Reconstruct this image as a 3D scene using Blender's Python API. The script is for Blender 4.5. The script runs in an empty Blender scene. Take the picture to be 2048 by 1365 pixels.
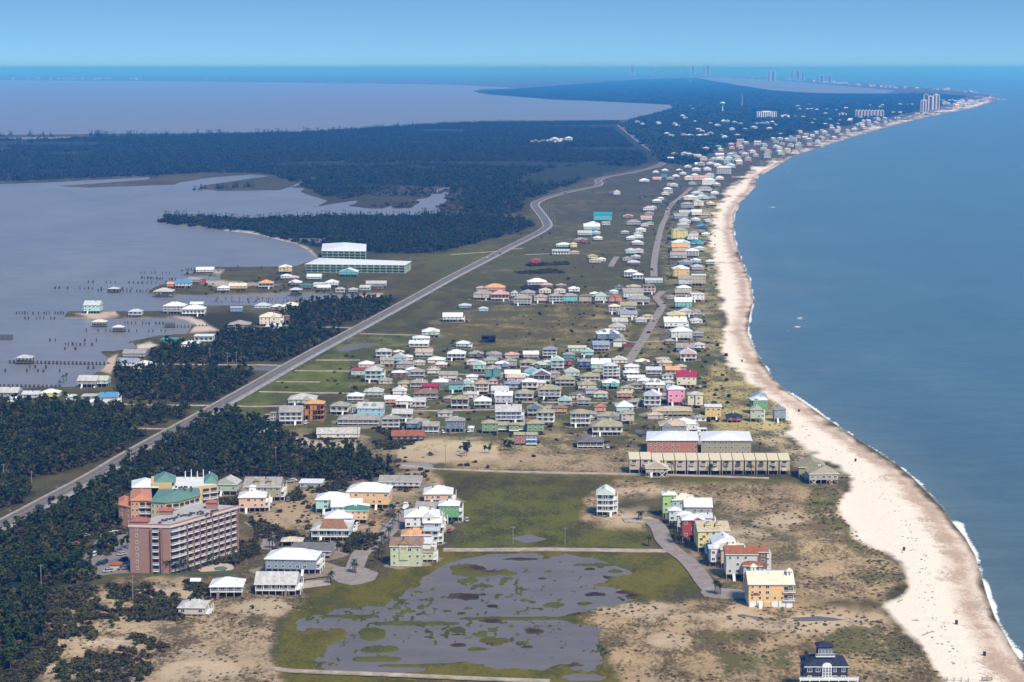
import bpy, math, random, mathutils
import numpy as np
R = math.radians
rnd = random.Random(7)
# ---------------------------------------------------------------- camera, sky, sun, exposure
HC, F, CX, CY, YV = 230.0, 4000.0, 1024.0, 682.5, 136.5      # camera height, focal length in photo pixels, vanishing row
PITCH = math.atan((CY - YV) / F)
sc = bpy.context.scene
col = sc.collection
cam = bpy.data.cameras.new('camera'); camo = bpy.data.objects.new('camera', cam); col.objects.link(camo)
cam.sensor_width = 36; cam.lens = F / 2048 * 36; cam.clip_start = 5; cam.clip_end = 400000
camo.location = (0, 0, HC); camo.rotation_euler = (math.pi / 2 - PITCH, 0, 0)
sc.camera = camo; sc.cycles.volume_bounces = 2; sc.render.engine = 'CYCLES'
SUN_EL, SUN_AZ = R(48), R(150)                                # azimuth clockwise from +Y: behind the camera, to the right
world = bpy.data.worlds.new('World'); sc.world = world; world.use_nodes = True
wn = world.node_tree.nodes; wl = world.node_tree.links
sky = wn.new('ShaderNodeTexSky'); sky.sky_type = 'NISHITA'; sky.sun_disc = False
sky.sun_elevation = SUN_EL; sky.sun_rotation = SUN_AZ
sky.altitude = 200; sky.air_density = 1.6; sky.dust_density = 0.25; sky.ozone_density = 2.6
wsep = wn.new('ShaderNodeSeparateXYZ'); wcmb = wn.new('ShaderNodeCombineXYZ')
wabs = wn.new('ShaderNodeMath'); wabs.operation = 'MAXIMUM'; wabs.inputs[1].default_value = 0.0
wadd = wn.new('ShaderNodeMath'); wadd.operation = 'MULTIPLY_ADD'; wadd.inputs[1].default_value = 4.5; wadd.inputs[2].default_value = 0.20
wtc = wn.new('ShaderNodeTexCoord'); wl.new(wtc.outputs['Generated'], wsep.inputs[0])
wl.new(wsep.outputs[0], wcmb.inputs[0]); wl.new(wsep.outputs[1], wcmb.inputs[1]); wl.new(wsep.outputs[2], wabs.inputs[0]); wl.new(wabs.outputs[0], wadd.inputs[0]); wl.new(wadd.outputs[0], wcmb.inputs[2])
wnm = wn.new('ShaderNodeVectorMath'); wnm.operation = 'NORMALIZE'; wl.new(wcmb.outputs[0], wnm.inputs[0]); wl.new(wnm.outputs[0], sky.inputs[0])
wtm = wn.new('ShaderNodeVectorMath'); wtm.operation = 'MULTIPLY'; wtm.inputs[1].default_value = (.64, .925, 1.10); wl.new(sky.outputs[0], wtm.inputs[0])
wl.new(wtm.outputs[0], wn['Background'].inputs[0]); wn['Background'].inputs[1].default_value = 0.108
sun = bpy.data.lights.new('sun', 'SUN'); suno = bpy.data.objects.new('sun', sun); col.objects.link(suno)
sun.energy = 4.1; sun.angle = R(13); sun.color = (1.0, 0.89, 0.75)
suno.rotation_euler = (math.pi / 2 - SUN_EL, 0, math.pi - SUN_AZ)
suno.location = (0, 0, 900)
sc.view_settings.view_transform = 'Standard'; sc.view_settings.look = 'None'
sc.view_settings.exposure = 0.30; sc.view_settings.gamma = 1.0
LZ = 1.2                                                      # land level above the sea

# ---------------------------------------------------------------- helpers
cP, sP = math.cos(PITCH), math.sin(PITCH)
def G(px, py, z=LZ):
    """point of the place seen at photo pixel (px, py) on level z"""
    u, v = (px - CX) / F, (CY - py) / F
    dx, dy, dz = u, v * sP + cP, v * cP - sP
    t = (z - HC) / dz
    return (dx * t, dy * t, z)
def Gn(px, py, z=LZ):
    u, v = (px - CX) / F, (CY - py) / F
    dy, dz = v * sP + cP, v * cP - sP
    t = (z - HC) / dz
    return u * t, dy * t
def PXn(x, y, z=LZ):
    dep = y * cP - (z - HC) * sP
    up = y * sP + (z - HC) * cP
    return CX + F * x / dep, CY - F * up / dep
def scale_at(px, py, z=LZ):
    x, y, _ = G(px, py, z)
    return F / (y * cP - (z - HC) * sP)
def inpoly(X, Y, P):
    ins = np.zeros(X.shape, bool); n = len(P)
    for i in range(n):
        x0, y0 = P[i]; x1, y1 = P[(i + 1) % n]
        if y0 == y1: continue
        c = ((Y >= y0) != (Y >= y1)) & (X < (x1 - x0) * (Y - y0) / (y1 - y0) + x0)
        ins ^= c
    return ins
def segdist(X, Y, P, closed=True):
    d = np.full(X.shape, 1e18); n = len(P)
    for i in range(n if closed else n - 1):
        x0, y0 = P[i]; x1, y1 = P[(i + 1) % n]
        dx, dy = x1 - x0, y1 - y0; L = dx * dx + dy * dy + 1e-9
        t = np.clip(((X - x0) * dx + (Y - y0) * dy) / L, 0, 1)
        d = np.minimum(d, (X - x0 - t * dx) ** 2 + (Y - y0 - t * dy) ** 2)
    return np.sqrt(d)
def mask(X, Y, P, f=4.0, wob=None, ya=1.0):
    """soft polygon mask in photo space; f feather in px"""
    P = [(a, b) for a, b in P]
    xs = [p[0] for p in P]; ys = [p[1] for p in P]
    m = np.zeros(X.shape); pad = f * 3 + 12
    bb = (X > min(xs) - pad) & (X < max(xs) + pad) & (Y > min(ys) - pad) & (Y < max(ys) + pad)
    if not bb.any(): return m
    x, y = X[bb], Y[bb] * ya
    Q = [(a, b * ya) for a, b in P]
    d = segdist(x, y, Q); d = np.where(inpoly(x, y, Q), d, -d)
    if wob is not None: d = d + wob[bb] * f * 2.2
    m[bb] = np.clip(d / f * .5 + .5, 0, 1)
    return m
def _h(ix, iy, s):
    n = (ix.astype(np.int64) * 374761393 + iy.astype(np.int64) * 668265263 + s * 974711) & 0x7fffffff
    n = ((n ^ (n >> 13)) * 1274126177) & 0x7fffffff
    return ((n ^ (n >> 16)) & 0xffff) / 65535.0
def vnoise(x, y, s=0):
    ix, iy = np.floor(x), np.floor(y); fx, fy = x - ix, y - iy
    fx = fx * fx * (3 - 2 * fx); fy = fy * fy * (3 - 2 * fy)
    a = _h(ix, iy, s); b = _h(ix + 1, iy, s); c = _h(ix, iy + 1, s); d = _h(ix + 1, iy + 1, s)
    return (a * (1 - fx) + b * fx) * (1 - fy) + (c * (1 - fx) + d * fx) * fy
def fbm(x, y, s=0, o=4):
    t = np.zeros(np.shape(x)); a = .5
    for k in range(o):
        t = t + a * (vnoise(x, y, s + k * 17) - .5); x = x * 2.03 + 5.3; y = y * 2.03 + 1.7; a *= .5
    return t          # about -.5 .. .5
def new_mesh(name, V, Fc, mats=(), midx=None, smooth=False):
    me = bpy.data.meshes.new(name)
    me.from_pydata(V, [], Fc)
    for m in mats: me.materials.append(m)
    if midx is not None: me.polygons.foreach_set('material_index', midx)
    if smooth: me.polygons.foreach_set('use_smooth', [True] * len(me.polygons))
    me.update()
    return me
def link(name, me, parent=None, loc=(0, 0, 0), rz=0.0, **props):
    o = bpy.data.objects.new(name, me); col.objects.link(o)
    o.location = loc
    if rz: o.rotation_euler = (0, 0, rz)
    if parent is not None: o.parent = parent
    for k, v in props.items(): o[k] = v
    return o
def thing(name, label, cat, loc=(0, 0, 0), rz=0.0, group=None):
    o = link(name, None, None, loc, rz, label=label, category=cat)
    o.empty_display_size = 1
    if group: o['group'] = group
    return o
class MB:
    """collects boxes, prisms and polygons; several materials by index"""
    def __init__(s): s.v = []; s.f = []; s.m = []
    def poly(s, pts, m=0):
        n = len(s.v); s.v += [tuple(p) for p in pts]; s.f.append(tuple(range(n, n + len(pts)))); s.m.append(m)
    def box(s, x0, x1, y0, y1, z0, z1, m=0):
        n = len(s.v)
        s.v += [(x0, y0, z0), (x1, y0, z0), (x1, y1, z0), (x0, y1, z0), (x0, y0, z1), (x1, y0, z1), (x1, y1, z1), (x0, y1, z1)]
        for q in ((0, 3, 2, 1), (4, 5, 6, 7), (0, 1, 5, 4), (1, 2, 6, 5), (2, 3, 7, 6), (3, 0, 4, 7)):
            s.f.append(tuple(n + i for i in q)); s.m.append(m)
    def bar(s, a, b, r, m=0):
        ax, ay, az = a; bx, by, bz = b
        d = np.array([bx - ax, by - ay, bz - az], float); d /= (np.linalg.norm(d) + 1e-9)
        h = np.array([0, 0, 1.]) if abs(d[2]) < .9 else np.array([1., 0, 0])
        u = np.cross(d, h); u /= np.linalg.norm(u); w = np.cross(d, u)
        n = len(s.v)
        for p in (a, b):
            for su, sw in ((-1, -1), (1, -1), (1, 1), (-1, 1)):
                s.v.append(tuple(np.array(p) + r * (su * u + sw * w)))
        for q in ((0, 3, 2, 1), (4, 5, 6, 7), (0, 1, 5, 4), (1, 2, 6, 5), (2, 3, 7, 6), (3, 0, 4, 7)):
            s.f.append(tuple(n + i for i in q)); s.m.append(m)
    def prism(s, pts, z0, z1, m=0, mt=None):
        k = len(pts); n = len(s.v)
        area = sum(pts[i][0] * pts[(i + 1) % k][1] - pts[(i + 1) % k][0] * pts[i][1] for i in range(k))
        if area < 0: pts = pts[::-1]
        s.v += [(p[0], p[1], z0) for p in pts] + [(p[0], p[1], z1) for p in pts]
        for i in range(k):
            j = (i + 1) % k; s.f.append((n + i, n + j, n + k + j, n + k + i)); s.m.append(m)
        s.f.append(tuple(n + k + i for i in range(k))); s.m.append(m if mt is None else mt)
        s.f.append(tuple(n + i for i in reversed(range(k)))); s.m.append(m)
    def cyl(s, x, y, z0, z1, r0, r1=None, n=8, m=0):
        r1 = r0 if r1 is None else r1; b = len(s.v)
        for z, r in ((z0, r0), (z1, r1)):
            for i in range(n):
                a = 2 * math.pi * i / n; s.v.append((x + r * math.cos(a), y + r * math.sin(a), z))
        for i in range(n):
            j = (i + 1) % n; s.f.append((b + i, b + j, b + n + j, b + n + i)); s.m.append(m)
        s.f.append(tuple(b + n + i for i in range(n))); s.m.append(m)
        s.f.append(tuple(b + i for i in reversed(range(n)))); s.m.append(m)
    def mesh(s, name, mats):
        if not isinstance(mats, (list, tuple)): mats = [mats]
        return new_mesh(name, s.v, s.f, mats, s.m)
    def obj(s, name, mats, parent=None, loc=(0, 0, 0), rz=0.0, **props):
        return link(name, s.mesh(name, mats), parent, loc, rz, **props)

# ---------------------------------------------------------------- materials
def nodemat(name):
    m = bpy.data.materials.new(name); m.use_nodes = True
    nt = m.node_tree; return m, nt, nt.nodes, nt.links, nt.nodes['Principled BSDF']
def N(ns, t, **kw):
    n = ns.new(t)
    for k, v in kw.items(): setattr(n, k, v)
    return n
_pm = {}
def paint(name, rgb, rough=.7, var=.10, sc_=1.2, stripe=None, spec=.3, metal=0.0):
    """painted, metal or wood surface: base colour with fine uneven wear; stripe = spacing in m of seams or laps"""
    if name in _pm: return _pm[name]
    m, nt, ns, ls, b = nodemat(name)
    tc = N(ns, 'ShaderNodeTexCoord'); no = N(ns, 'ShaderNodeTexNoise'); no.inputs['Scale'].default_value = sc_
    no.inputs['Detail'].default_value = 5; no.inputs['Roughness'].default_value = .7
    ls.new(tc.outputs['Object'], no.inputs['Vector'])
    mr = N(ns, 'ShaderNodeMapRange'); mr.inputs[1].default_value = .3; mr.inputs[2].default_value = .7
    mr.inputs[3].default_value = 1 - var * 1.3; mr.inputs[4].default_value = 1 + var * .7
    ls.new(no.outputs['Fac'], mr.inputs[0])
    vm = N(ns, 'ShaderNodeVectorMath', operation='SCALE'); vm.inputs[0].default_value = rgb
    ls.new(mr.outputs[0], vm.inputs['Scale'])
    out = vm.outputs[0]
    if stripe:
        wv = N(ns, 'ShaderNodeTexWave', wave_type='BANDS', bands_direction=stripe[1]); wv.inputs['Scale'].default_value = .314 / stripe[0] * 1.0
        wv.inputs['Distortion'].default_value = 0
        ls.new(tc.outputs['Object'], wv.inputs['Vector'])
        m2 = N(ns, 'ShaderNodeMapRange'); m2.inputs[1].default_value = .0; m2.inputs[2].default_value = .25
        m2.inputs[3].default_value = stripe[2]; m2.inputs[4].default_value = 1
        ls.new(wv.outputs['Fac'], m2.inputs[0])
        v2 = N(ns, 'ShaderNodeVectorMath', operation='SCALE'); ls.new(out, v2.inputs[0]); ls.new(m2.outputs[0], v2.inputs['Scale']); out = v2.outputs[0]
    ls.new(out, b.inputs['Base Color']); b.inputs['Roughness'].default_value = rough
    b.inputs['Specular IOR Level'].default_value = spec; b.inputs['Metallic'].default_value = metal
    _pm[name] = m
    return m
# ---------------------------------------------------------------- shorelines and zones, digitised as photo points on their level
GULF = [(2300,1700),(2180,1480),(2100,1390),(2048,1330),(2026,1300),(2008,1266),(1990,1235),(1975,1195),(1962,1150),(1950,1110),(1930,1075),(1905,1045),(1885,1015),
 (1855,985),(1825,955),(1795,930),(1750,900),(1700,868),(1650,835),(1600,800),(1570,780),(1545,755),(1525,725),(1505,690),(1495,665),(1500,630),
 (1507,600),(1500,560),(1487,530),(1472,490),(1467,460),(1468,430),(1480,405),(1508,378),(1515,355),(1550,335),(1590,310),(1640,295),(1700,275),
 (1790,250),(1850,235),(1900,225),(1950,215),(1985,203),(2000,196),(1988,190),(1940,184),(1890,179),(1800,172),(1700,164),(1600,158),(1500,152),(1400,148),(1300,145),(1200,142.5)]
BAY = [(-900,372),(0,369),(90,366),(130,364),(300,355),(298,359),(180,368),(100,373),(180,376),(350,370),(358,366),(420,356),(500,350),(540,352),(470,362),(400,372),(400,378),(440,383),(560,381),(575,376),(610,377),(600,384),(620,392),(655,402),
 (640,410),(616,415),(640,413),(700,403),(716,402),(710,408),(690,412),(740,418),(765,418),(790,410),(784,418),(822,417),(838,405),(832,400),(858,396),(862,389),(888,388),(893,402),(875,416),(884,425),(905,431),(840,432),(700,431),(600,434),(500,438),(430,434),(340,432),(308,443),(330,448),
 (400,455),(450,462),(500,467),(557,480),(590,488),(615,500),(636,519),(611,525),(591,533),(500,534),(400,535),(385,540),(390,546),(351,552),(400,553),(440,554),(440,560),(366,562),(334,566),(305,577),
 (293,590),(330,592),(401,591),(548,590),(571,587),(703,589),(726,596),(692,605),(625,608),(560,612),(470,612),(414,612),(360,610),(327,622),(256,624),(227,622),(134,624),(127,638),(283,638),(351,636),(372,641),(386,650),(373,668),(317,672),(280,680),
 (251,686),(270,690),(273,698),(245,701),(200,704),(214,716),(211,730),(206,739),(193,746),(150,775),(0,778),(-900,800)]
NBAY = [(-900,262),(-900,161),(0,161),(300,163),(600,166),(900,170),(1040,177),(960,178),(948,184),(970,190),(1050,195),(1100,200),(1200,203),(1280,207),(1345,211),
 (1350,216),(1310,228),(1270,238),(1240,240),(1000,244),(900,247),(600,264),(200,268),(0,270),(0,276),(140,274),(150,277),(0,279),(-900,278)]
LAGOON = [(1395,156),(1440,155),(1540,160),(1640,169),(1740,177),(1790,182),(1770,187),(1700,187),(1600,185),(1540,180),(1470,169),(1420,161)]
PONDS = [[(0,299),(24,298),(26,301),(0,302)],[(128,310),(148,307),(150,309),(132,312)],[(575,377),(600,365),(640,354),(642,357),(606,368)],[(862,384),(880,378),(900,375),(898,378),(875,385)],
 [(525,464),(580,462),(578,466),(540,468)],[(565,478),(600,477),(650,478),(664,484),(640,487),(600,484)],[(885,385),(903,386),(896,389),(886,388)],
 [(1060,283),(1075,281),(1080,284),(1066,286)],[(775,262),(783,262),(783,263),(775,263)]]
MARSHPOND = [(900,1122),(960,1114),(1100,1110),(1200,1114),(1294,1125),(1240,1148),(1180,1170),(1240,1180),(1295,1188),(1250,1204),(1195,1216),(1165,1235),(1198,1262),(1207,1300),(1228,1326),(1180,1337),(1000,1331),(860,1327),(770,1329),(850,1338),(800,1347),(680,1348),(628,1335),(632,1316),(660,1294),(700,1266),(690,1256),(598,1255),(590,1238),(660,1225),(740,1212),(800,1190),(850,1160),(872,1140)]
SMALLPONDS = [[(1120,1352),(1150,1345),(1190,1346),(1220,1354),(1200,1362),(1140,1362)],[(1336,1262),(1360,1264),(1378,1270),(1370,1274),(1340,1268)],[(545,1166),(600,1150),(655,1155),(650,1168),(600,1175),(550,1175)],
 [(1395,986),(1440,984),(1462,988),(1400,994)],[(1420,1232),(1470,1228),(1560,1232),(1640,1234),(1690,1238),(1600,1243),(1500,1240),(1430,1238)],[(1355,1305),(1400,1296),(1420,1302),(1370,1312)],
 [(678,697),(700,690),(735,687),(760,688),(700,701),(676,702)],[(498,732),(560,733),(556,742),(500,741)],[(1265,858),(1300,858),(1315,866),(1280,868)],[(1020,1075),(1060,1068),(1100,1078),(1050,1086)]]
FARFOREST = [(950,184),(1040,179),(1280,160),(1390,157),(1470,172),(1540,183),(1640,189),(1770,190),(1850,188),(1930,194),(1900,208),(1820,225),(1700,250),(1620,262),(1560,275),(1500,285),(1430,300),(1375,330),(1330,326),(1290,288),(1245,252),(1275,239),(1350,218),(1345,209),(1200,203),(1050,195)]
MIDFOREST = [(-900,290),(0,280),(300,274),(600,266),(900,248),(1000,245),(1238,244),(1240,254),(1290,292),(1316,322),(1250,340),(1190,355),(1100,385),(1060,400),(1058,425),(1000,430),(930,425),(930,380),(800,372),(690,400),(640,392),(600,370),(540,348),(400,346),(300,352),(0,363),(-900,366)]
PENINSULA = [(318,444),(335,433),(430,436),(500,440),(600,436),(700,433),(840,434),(960,432),(1050,440),(1072,452),(1020,470),(950,488),(880,505),(820,508),(760,506),(700,498),(640,494),(600,486),(557,477),(500,463),(440,459)]
WOODS = {
 'pine wood between the canal and the highway': [(560,642),(585,612),(640,604),(720,600),(790,603),(770,625),(720,640),(650,650),(600,655)],
 'pine wood beside the middle bay houses': [(298,712),(330,690),(420,700),(440,668),(520,666),(600,658),(690,662),(650,700),(560,722),(440,727),(300,730)],
 'pine wood below the long side road': [(232,742),(330,736),(420,738),(505,744),(500,770),(440,800),(380,805),(240,800)],
 'dark pine wood at the left edge below the bay houses': [(-120,812),(0,806),(120,808),(240,815),(235,850),(290,870),(280,888),(236,905),(190,925),(110,950),(0,960),(-120,980)],
 'sparse wood by the highway verge': [(240,820),(300,818),(375,815),(370,840),(300,852),(245,852)],
 'large dark pine wood along the highway': [(105,1010),(150,972),(232,925),(290,895),(345,868),(425,826),(470,835),(540,848),(570,872),(560,900),(620,905),(700,903),(760,925),(790,945),(740,962),(640,960),(560,955),(480,955),(330,955),(240,985),(232,1040),(160,1058),(60,1070),(0,1080),(0,1072)],
 'dark pine wood at the lower left edge': [(-150,1090),(0,1085),(150,1065),(235,1045),(255,1050),(180,1075),(150,1100),(190,1140),(180,1165),(90,1175),(100,1215),(90,1290),(0,1365),(-150,1400)],
 'grove by the near side of the highway': [(0,965),(40,960),(60,985),(30,1010),(0,1020)]}
SHRUBS = [[(205,1066),(262,1060),(262,1068),(210,1078)],[(168,1100),(205,1085),(235,1095),(225,1112),(180,1112)],[(480,1090),(515,1078),(520,1110),(480,1125)],[(150,1120),(185,1142),(200,1160),(150,1165)],[(395,1120),(480,1098),(500,1110),(480,1128),(420,1132)],[(120,1060),(200,1040),(235,1050),(200,1068),(160,1095),(130,1110)],[(640,868),(700,872),(660,884),(600,876)],[(480,880),(600,872),(580,905),(480,910)],[(90,1180),(170,1175),(200,1195),(180,1250),(110,1262),(88,1230)],[(215,1175),(300,1170),(310,1200),(220,1205)],[(275,1195),(350,1190),(375,1215),(370,1245),(300,1245),(160,1238),(170,1215),(260,1222)],[(370,1165),(440,1178),(450,1200),(380,1200)],
 [(90,1260),(165,1262),(198,1275),(190,1285),(90,1285)],[(255,1270),(300,1280),(340,1300),(330,1308),(290,1300),(250,1285)],[(120,1335),(180,1310),(250,1315),(300,1325),(305,1350),(250,1375),(110,1375)],[(-60,1290),(80,1280),(140,1300),(100,1330),(60,1375),(-60,1390)],[(240,1300),(300,1308),(310,1325),(260,1318)],
 [(600,915),(760,920),(770,935),(620,940)],[(780,880),(830,890),(800,898),(760,900),(740,885)],[(420,1005),(480,1000),(485,1015),(430,1025)],[(560,990),(600,985),(605,1000),(570,1005)],[(620,985),(680,960),(700,975),(640,990)],[(790,965),(830,970),(820,985),(780,980)],[(740,858),(820,850),(860,862),(780,878)],[(1040,575),(1100,577),(1095,582),(1045,580)],[(1050,530),(1135,525),(1140,530),(1060,534)],[(1030,545),(1110,540),(1130,547),(1040,549)],[(500,1032),(530,1060),(560,1082),(510,1078)],[(515,1040),(620,1080),(690,1090),(640,1100),(560,1085)],[(700,1075),(760,1070),(750,1100),(690,1105)]]
GREENFIELD = [(430,830),(520,780),(620,722),(700,680),(760,672),(840,690),(720,730),(700,760),(820,790),(800,800),(640,790),(560,800),(500,850)]
def ell(cx, cy, a, b, n=12): return [(cx + a * math.cos(2 * math.pi * i / n), cy + b * math.sin(2 * math.pi * i / n)) for i in range(n)]
# name, polygon(s), feather, base rgb, plant rgb, plant cover 0..1
SAND = (.46, .37, .265); WHITE = (.66, .585, .50); OLIVE = (.085, .075, .032); GRASS = (.085, .105, .028)
ZONES = [
 (MIDFOREST, 5, (.035, .045, .025), (.05, .06, .025), .5),
 (FARFOREST, 2, (.025, .035, .02), (.03, .045, .02), .5),
 (PENINSULA, 4, (.035, .045, .022), (.02, .03, .015), .5),
 ([(640,392),(700,388),(800,370),(930,378),(1056,402),(1060,430),(1000,432),(905,433),(700,431),(620,420)], 4, (.075, .065, .045), (.05, .055, .03), .5),
 ([(400,345),(540,340),(640,350),(640,390),(560,382),(430,382)], 3, (.07, .07, .04), (.09, .10, .035), .5),
 ([(560,382),(590,388),(640,395),(650,403),(600,395)], 2, (.08, .11, .03), (.06, .08, .025), .5),
 ([(860,515),(1010,490),(1060,475),(1100,462),(1000,515),(860,580),(820,600),(830,560)], 5, (.10, .105, .04), (.12, .14, .03), .45),
 ([(860,478),(1000,475),(1040,468),(1000,490),(880,500)], 3, (.15, .11, .06), (.07, .07, .03), .5),
 ([(330,640),(480,620),(560,650),(460,668),(400,660)], 5, (.05, .045, .025), (.05, .055, .025), .5),
 ([(700,555),(880,540),(870,580),(760,600),(720,590)], 6, (.12, .10, .05), (.08, .085, .03), .5),
 ([(1110,385),(1330,335),(1400,350),(1350,400),(1250,480),(1100,480),(1090,430)], 8, (.20, .17, .11), (.075, .08, .035), .72),
 ([(1000,480),(1330,400),(1300,620),(1100,560),(900,600),(840,640),(740,690),(880,580)], 10, (.20, .175, .10), (.085, .092, .032), .72),
 ([(880,640),(1000,610),(1240,610),(1270,640),(1220,720),(1000,700),(930,700),(840,672)], 10, (.33, .27, .18), (.095, .09, .035), .66),
 (GREENFIELD, 8, (.165, .185, .055), (.095, .12, .03), .52),
 ([(700,690),(1460,700),(1500,900),(1250,880),(560,880),(700,800)], 14, (.25, .22, .14), (.075, .095, .028), .66),
 ([(1255,715),(1330,590),(1320,480),(1380,380),(1440,340),(1425,420),(1420,520),(1440,620),(1440,720)], 6, (.34, .29, .20), (.08, .085, .035), .66),
 ([(560,870),(620,868),(800,880),(1000,875),(1250,870),(1430,900),(1250,955),(960,945),(800,930),(700,935),(600,905)], 8, (.42, .345, .235), (.085, .08, .03), .56),
 ([(800,890),(880,885),(990,895),(1000,918),(870,928),(795,915)], 4, (.55, .47, .36), OLIVE, .2),
 ([(575,880),(640,872),(700,885),(740,902),(660,906),(590,900)], 4, (.55, .47, .36), OLIVE, .25),
 ([(860,945),(1250,953),(1700,965),(1600,975),(1330,968),(1180,1000),(1160,1050),(1290,1058),(1310,1100),(880,1104),(930,1050),(900,1000),(860,960)], 6, (.135, .145, .025), (.075, .075, .022), .52),
 ([(900,950),(1240,955),(1200,975),(1150,985),(1000,985),(900,990)], 12, (.11, .10, .03), (.06, .055, .02), .55),
 ([(490,960),(620,955),(860,935),(880,960),(860,1000),(800,1040),(700,1100),(560,1090),(520,1060),(480,1010)], 6, SAND, (.10, .085, .045), .44),
 ([(760,990),(870,1000),(800,1060),(770,1040)], 6, (.30, .26, .19), (.08, .09, .03), .5),
 ([(240,1165),(480,1165),(600,1192),(640,1215),(560,1240),(540,1310),(560,1365),(560,1420),(90,1420),(70,1260),(120,1200)], 10, (.49, .40, .29), (.075, .06, .03), .53),
 ([(640,1175),(760,1150),(830,1120),(880,1100),(1100,1104),(1330,1106),(1385,1125),(1412,1180),(1300,1205),(1230,1225),(1200,1240),(1245,1310),(1260,1420),(900,1420),(570,1355),(545,1310),(570,1240),(600,1210)], 7, (.16, .15, .02), (.075, .085, .018), .5),
 ([(1140,1232),(1300,1205),(1420,1190),(1500,1212),(1600,1212),(1770,1215),(1800,1262),(1880,1330),(1890,1420),(1250,1420),(1200,1300)], 9, (.45, .355, .235), (.095, .075, .032), .55),
 ([(1235,960),(1400,972),(1600,968),(1690,972),(1700,1010),(1730,1090),(1790,1125),(1810,1165),(1770,1205),(1600,1200),(1585,1130),(1480,1060),(1400,1000),(1330,985),(1200,1008),(1290,1040),(1290,1060),(1165,1052),(1175,1000)], 8, (.47, .375, .255), (.135, .105, .055), .53),
 ([(1430,715),(1500,745),(1540,790),(1580,830),(1570,870),(1620,905),(1600,930),(1500,880),(1430,860),(1400,780)], 7, (.50, .42, .31), (.10, .095, .04), .52),
 ([(1400,385),(1432,380),(1440,420),(1425,480),(1440,560),(1440,640),(1445,700),(1400,710),(1385,600),(1395,500)], 5, (.46, .39, .29), (.085, .10, .035), .60),
]
ZONES.append(([(1395,1000),(1480,1010),(1590,1060),(1600,1130),(1600,1205),(1520,1210),(1440,1195),(1380,1120),(1360,1060),(1340,1030)], 8, (.34, .28, .19), (.09, .085, .035), .55))
ZONES.append(([(470,1040),(620,1060),(700,1100),(660,1150),(500,1160),(470,1140)], 8, (.24, .19, .13), (.08, .075, .03), .6))
GREENDUNE = [[(1620,985),(1660,972),(1690,1000),(1680,1030),(1720,1070),(1660,1060),(1610,1020)],[(1700,1090),(1760,1100),(1808,1150),(1800,1165),(1740,1170),(1690,1150),(1740,1135)],[(1790,1255),(1830,1285),(1868,1330),(1820,1320),(1770,1290)],[(1380,1275),(1480,1255),(1520,1275),(1440,1290),(1380,1290)],
 [(1680,1255),(1760,1240),(1820,1300),(1800,1340),(1700,1330),(1650,1300)],[(1440,1310),(1560,1300),(1580,1330),(1450,1350)],[(1560,895),(1590,880),(1600,895),(1570,905)],[(1480,740),(1530,760),(1500,775)],[(1650,900),(1690,895),(1660,915)]]
BARESAND = [ell(1390,1238,150,14), ell(1290,1218,110,14), ell(1560,1255,230,10), ell(1250,1030,50,14), ell(1480,1070,60,12), ell(1560,1045,60,16), ell(1700,1240,120,14), ell(340,1190,60,12), ell(1300,985,60,8), ell(1660,950,60,12), ell(1460,1215,60,8), ell(1340,1285,50,18),
 ell(520,1220,60,18), ell(250,1290,80,5), ell(400,1345,80,20), ell(120,1345,30,16), ell(1330,880,90,7), ell(1560,850,40,20)]
WETROW = [(1130,1240,60,24)]

BEACHIN = [(2200,1700),(1930,1420),(1880,1345),(1830,1290),(1790,1252),(1762,1215),(1808,1175),(1812,1145),(1780,1112),(1735,1085),(1700,1052),(1676,1025),(1684,1000),(1700,968),(1660,925),(1612,905),(1565,868),(1580,850),(1545,800),(1495,762),(1448,722),(1440,700),(1447,640),(1441,600),(1440,570),(1425,520),
 (1422,480),(1430,440),(1440,408),(1470,368),(1500,343),(1560,318),(1600,303),(1650,288),(1790,246),(1900,221),(1980,201)]
BEACH = GULF[:44] + BEACHIN[::-1]

def grid_xy(x0, x1, dx, rows):
    xs = np.arange(x0, x1 + dx, dx); ys = np.array(rows)
    return np.meshgrid(xs, ys)
def grid_mesh(name, X, Y, Z, mat, attrs, keep=None, smooth=True):
    h, w = X.shape
    idx = np.arange(h * w).reshape(h, w)
    q = np.stack([idx[1:, :-1], idx[1:, 1:], idx[:-1, 1:], idx[:-1, :-1]], -1).reshape(-1, 4)
    if keep is not None:
        k = (keep[1:, :-1] | keep[1:, 1:] | keep[:-1, 1:] | keep[:-1, :-1]).reshape(-1); q = q[k]
    used = np.zeros(h * w, bool); used[q.reshape(-1)] = True
    new = np.cumsum(used) - 1; q = new[q]
    V = np.stack([X.reshape(-1), Y.reshape(-1), Z.reshape(-1)], -1)[used].astype(np.float32)
    me = bpy.data.meshes.new(name)
    me.vertices.add(len(V)); me.vertices.foreach_set('co', V.reshape(-1))
    me.loops.add(q.size); me.loops.foreach_set('vertex_index', q.reshape(-1).astype(np.int32))
    me.polygons.add(len(q)); me.polygons.foreach_set('loop_start', (np.arange(len(q)) * 4).astype(np.int32))
    me.polygons.foreach_set('loop_total', np.full(len(q), 4, np.int32))
    if smooth: me.polygons.foreach_set('use_smooth', np.ones(len(q), bool))
    me.materials.append(mat)
    me.update(); me.validate()
    for n, a in attrs.items():
        if a.ndim == 3:
            at = me.attributes.new(n, 'FLOAT_COLOR', 'POINT')
            c = np.concatenate([a.reshape(-1, a.shape[-1])[used], np.ones((used.sum(), 4 - a.shape[-1]))], 1)
            at.data.foreach_set('color', c.astype(np.float32).reshape(-1))
        else:
            at = me.attributes.new(n, 'FLOAT', 'POINT'); at.data.foreach_set('value', a.reshape(-1)[used].astype(np.float32))
    return me
rows = []
y = 141.0
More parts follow.
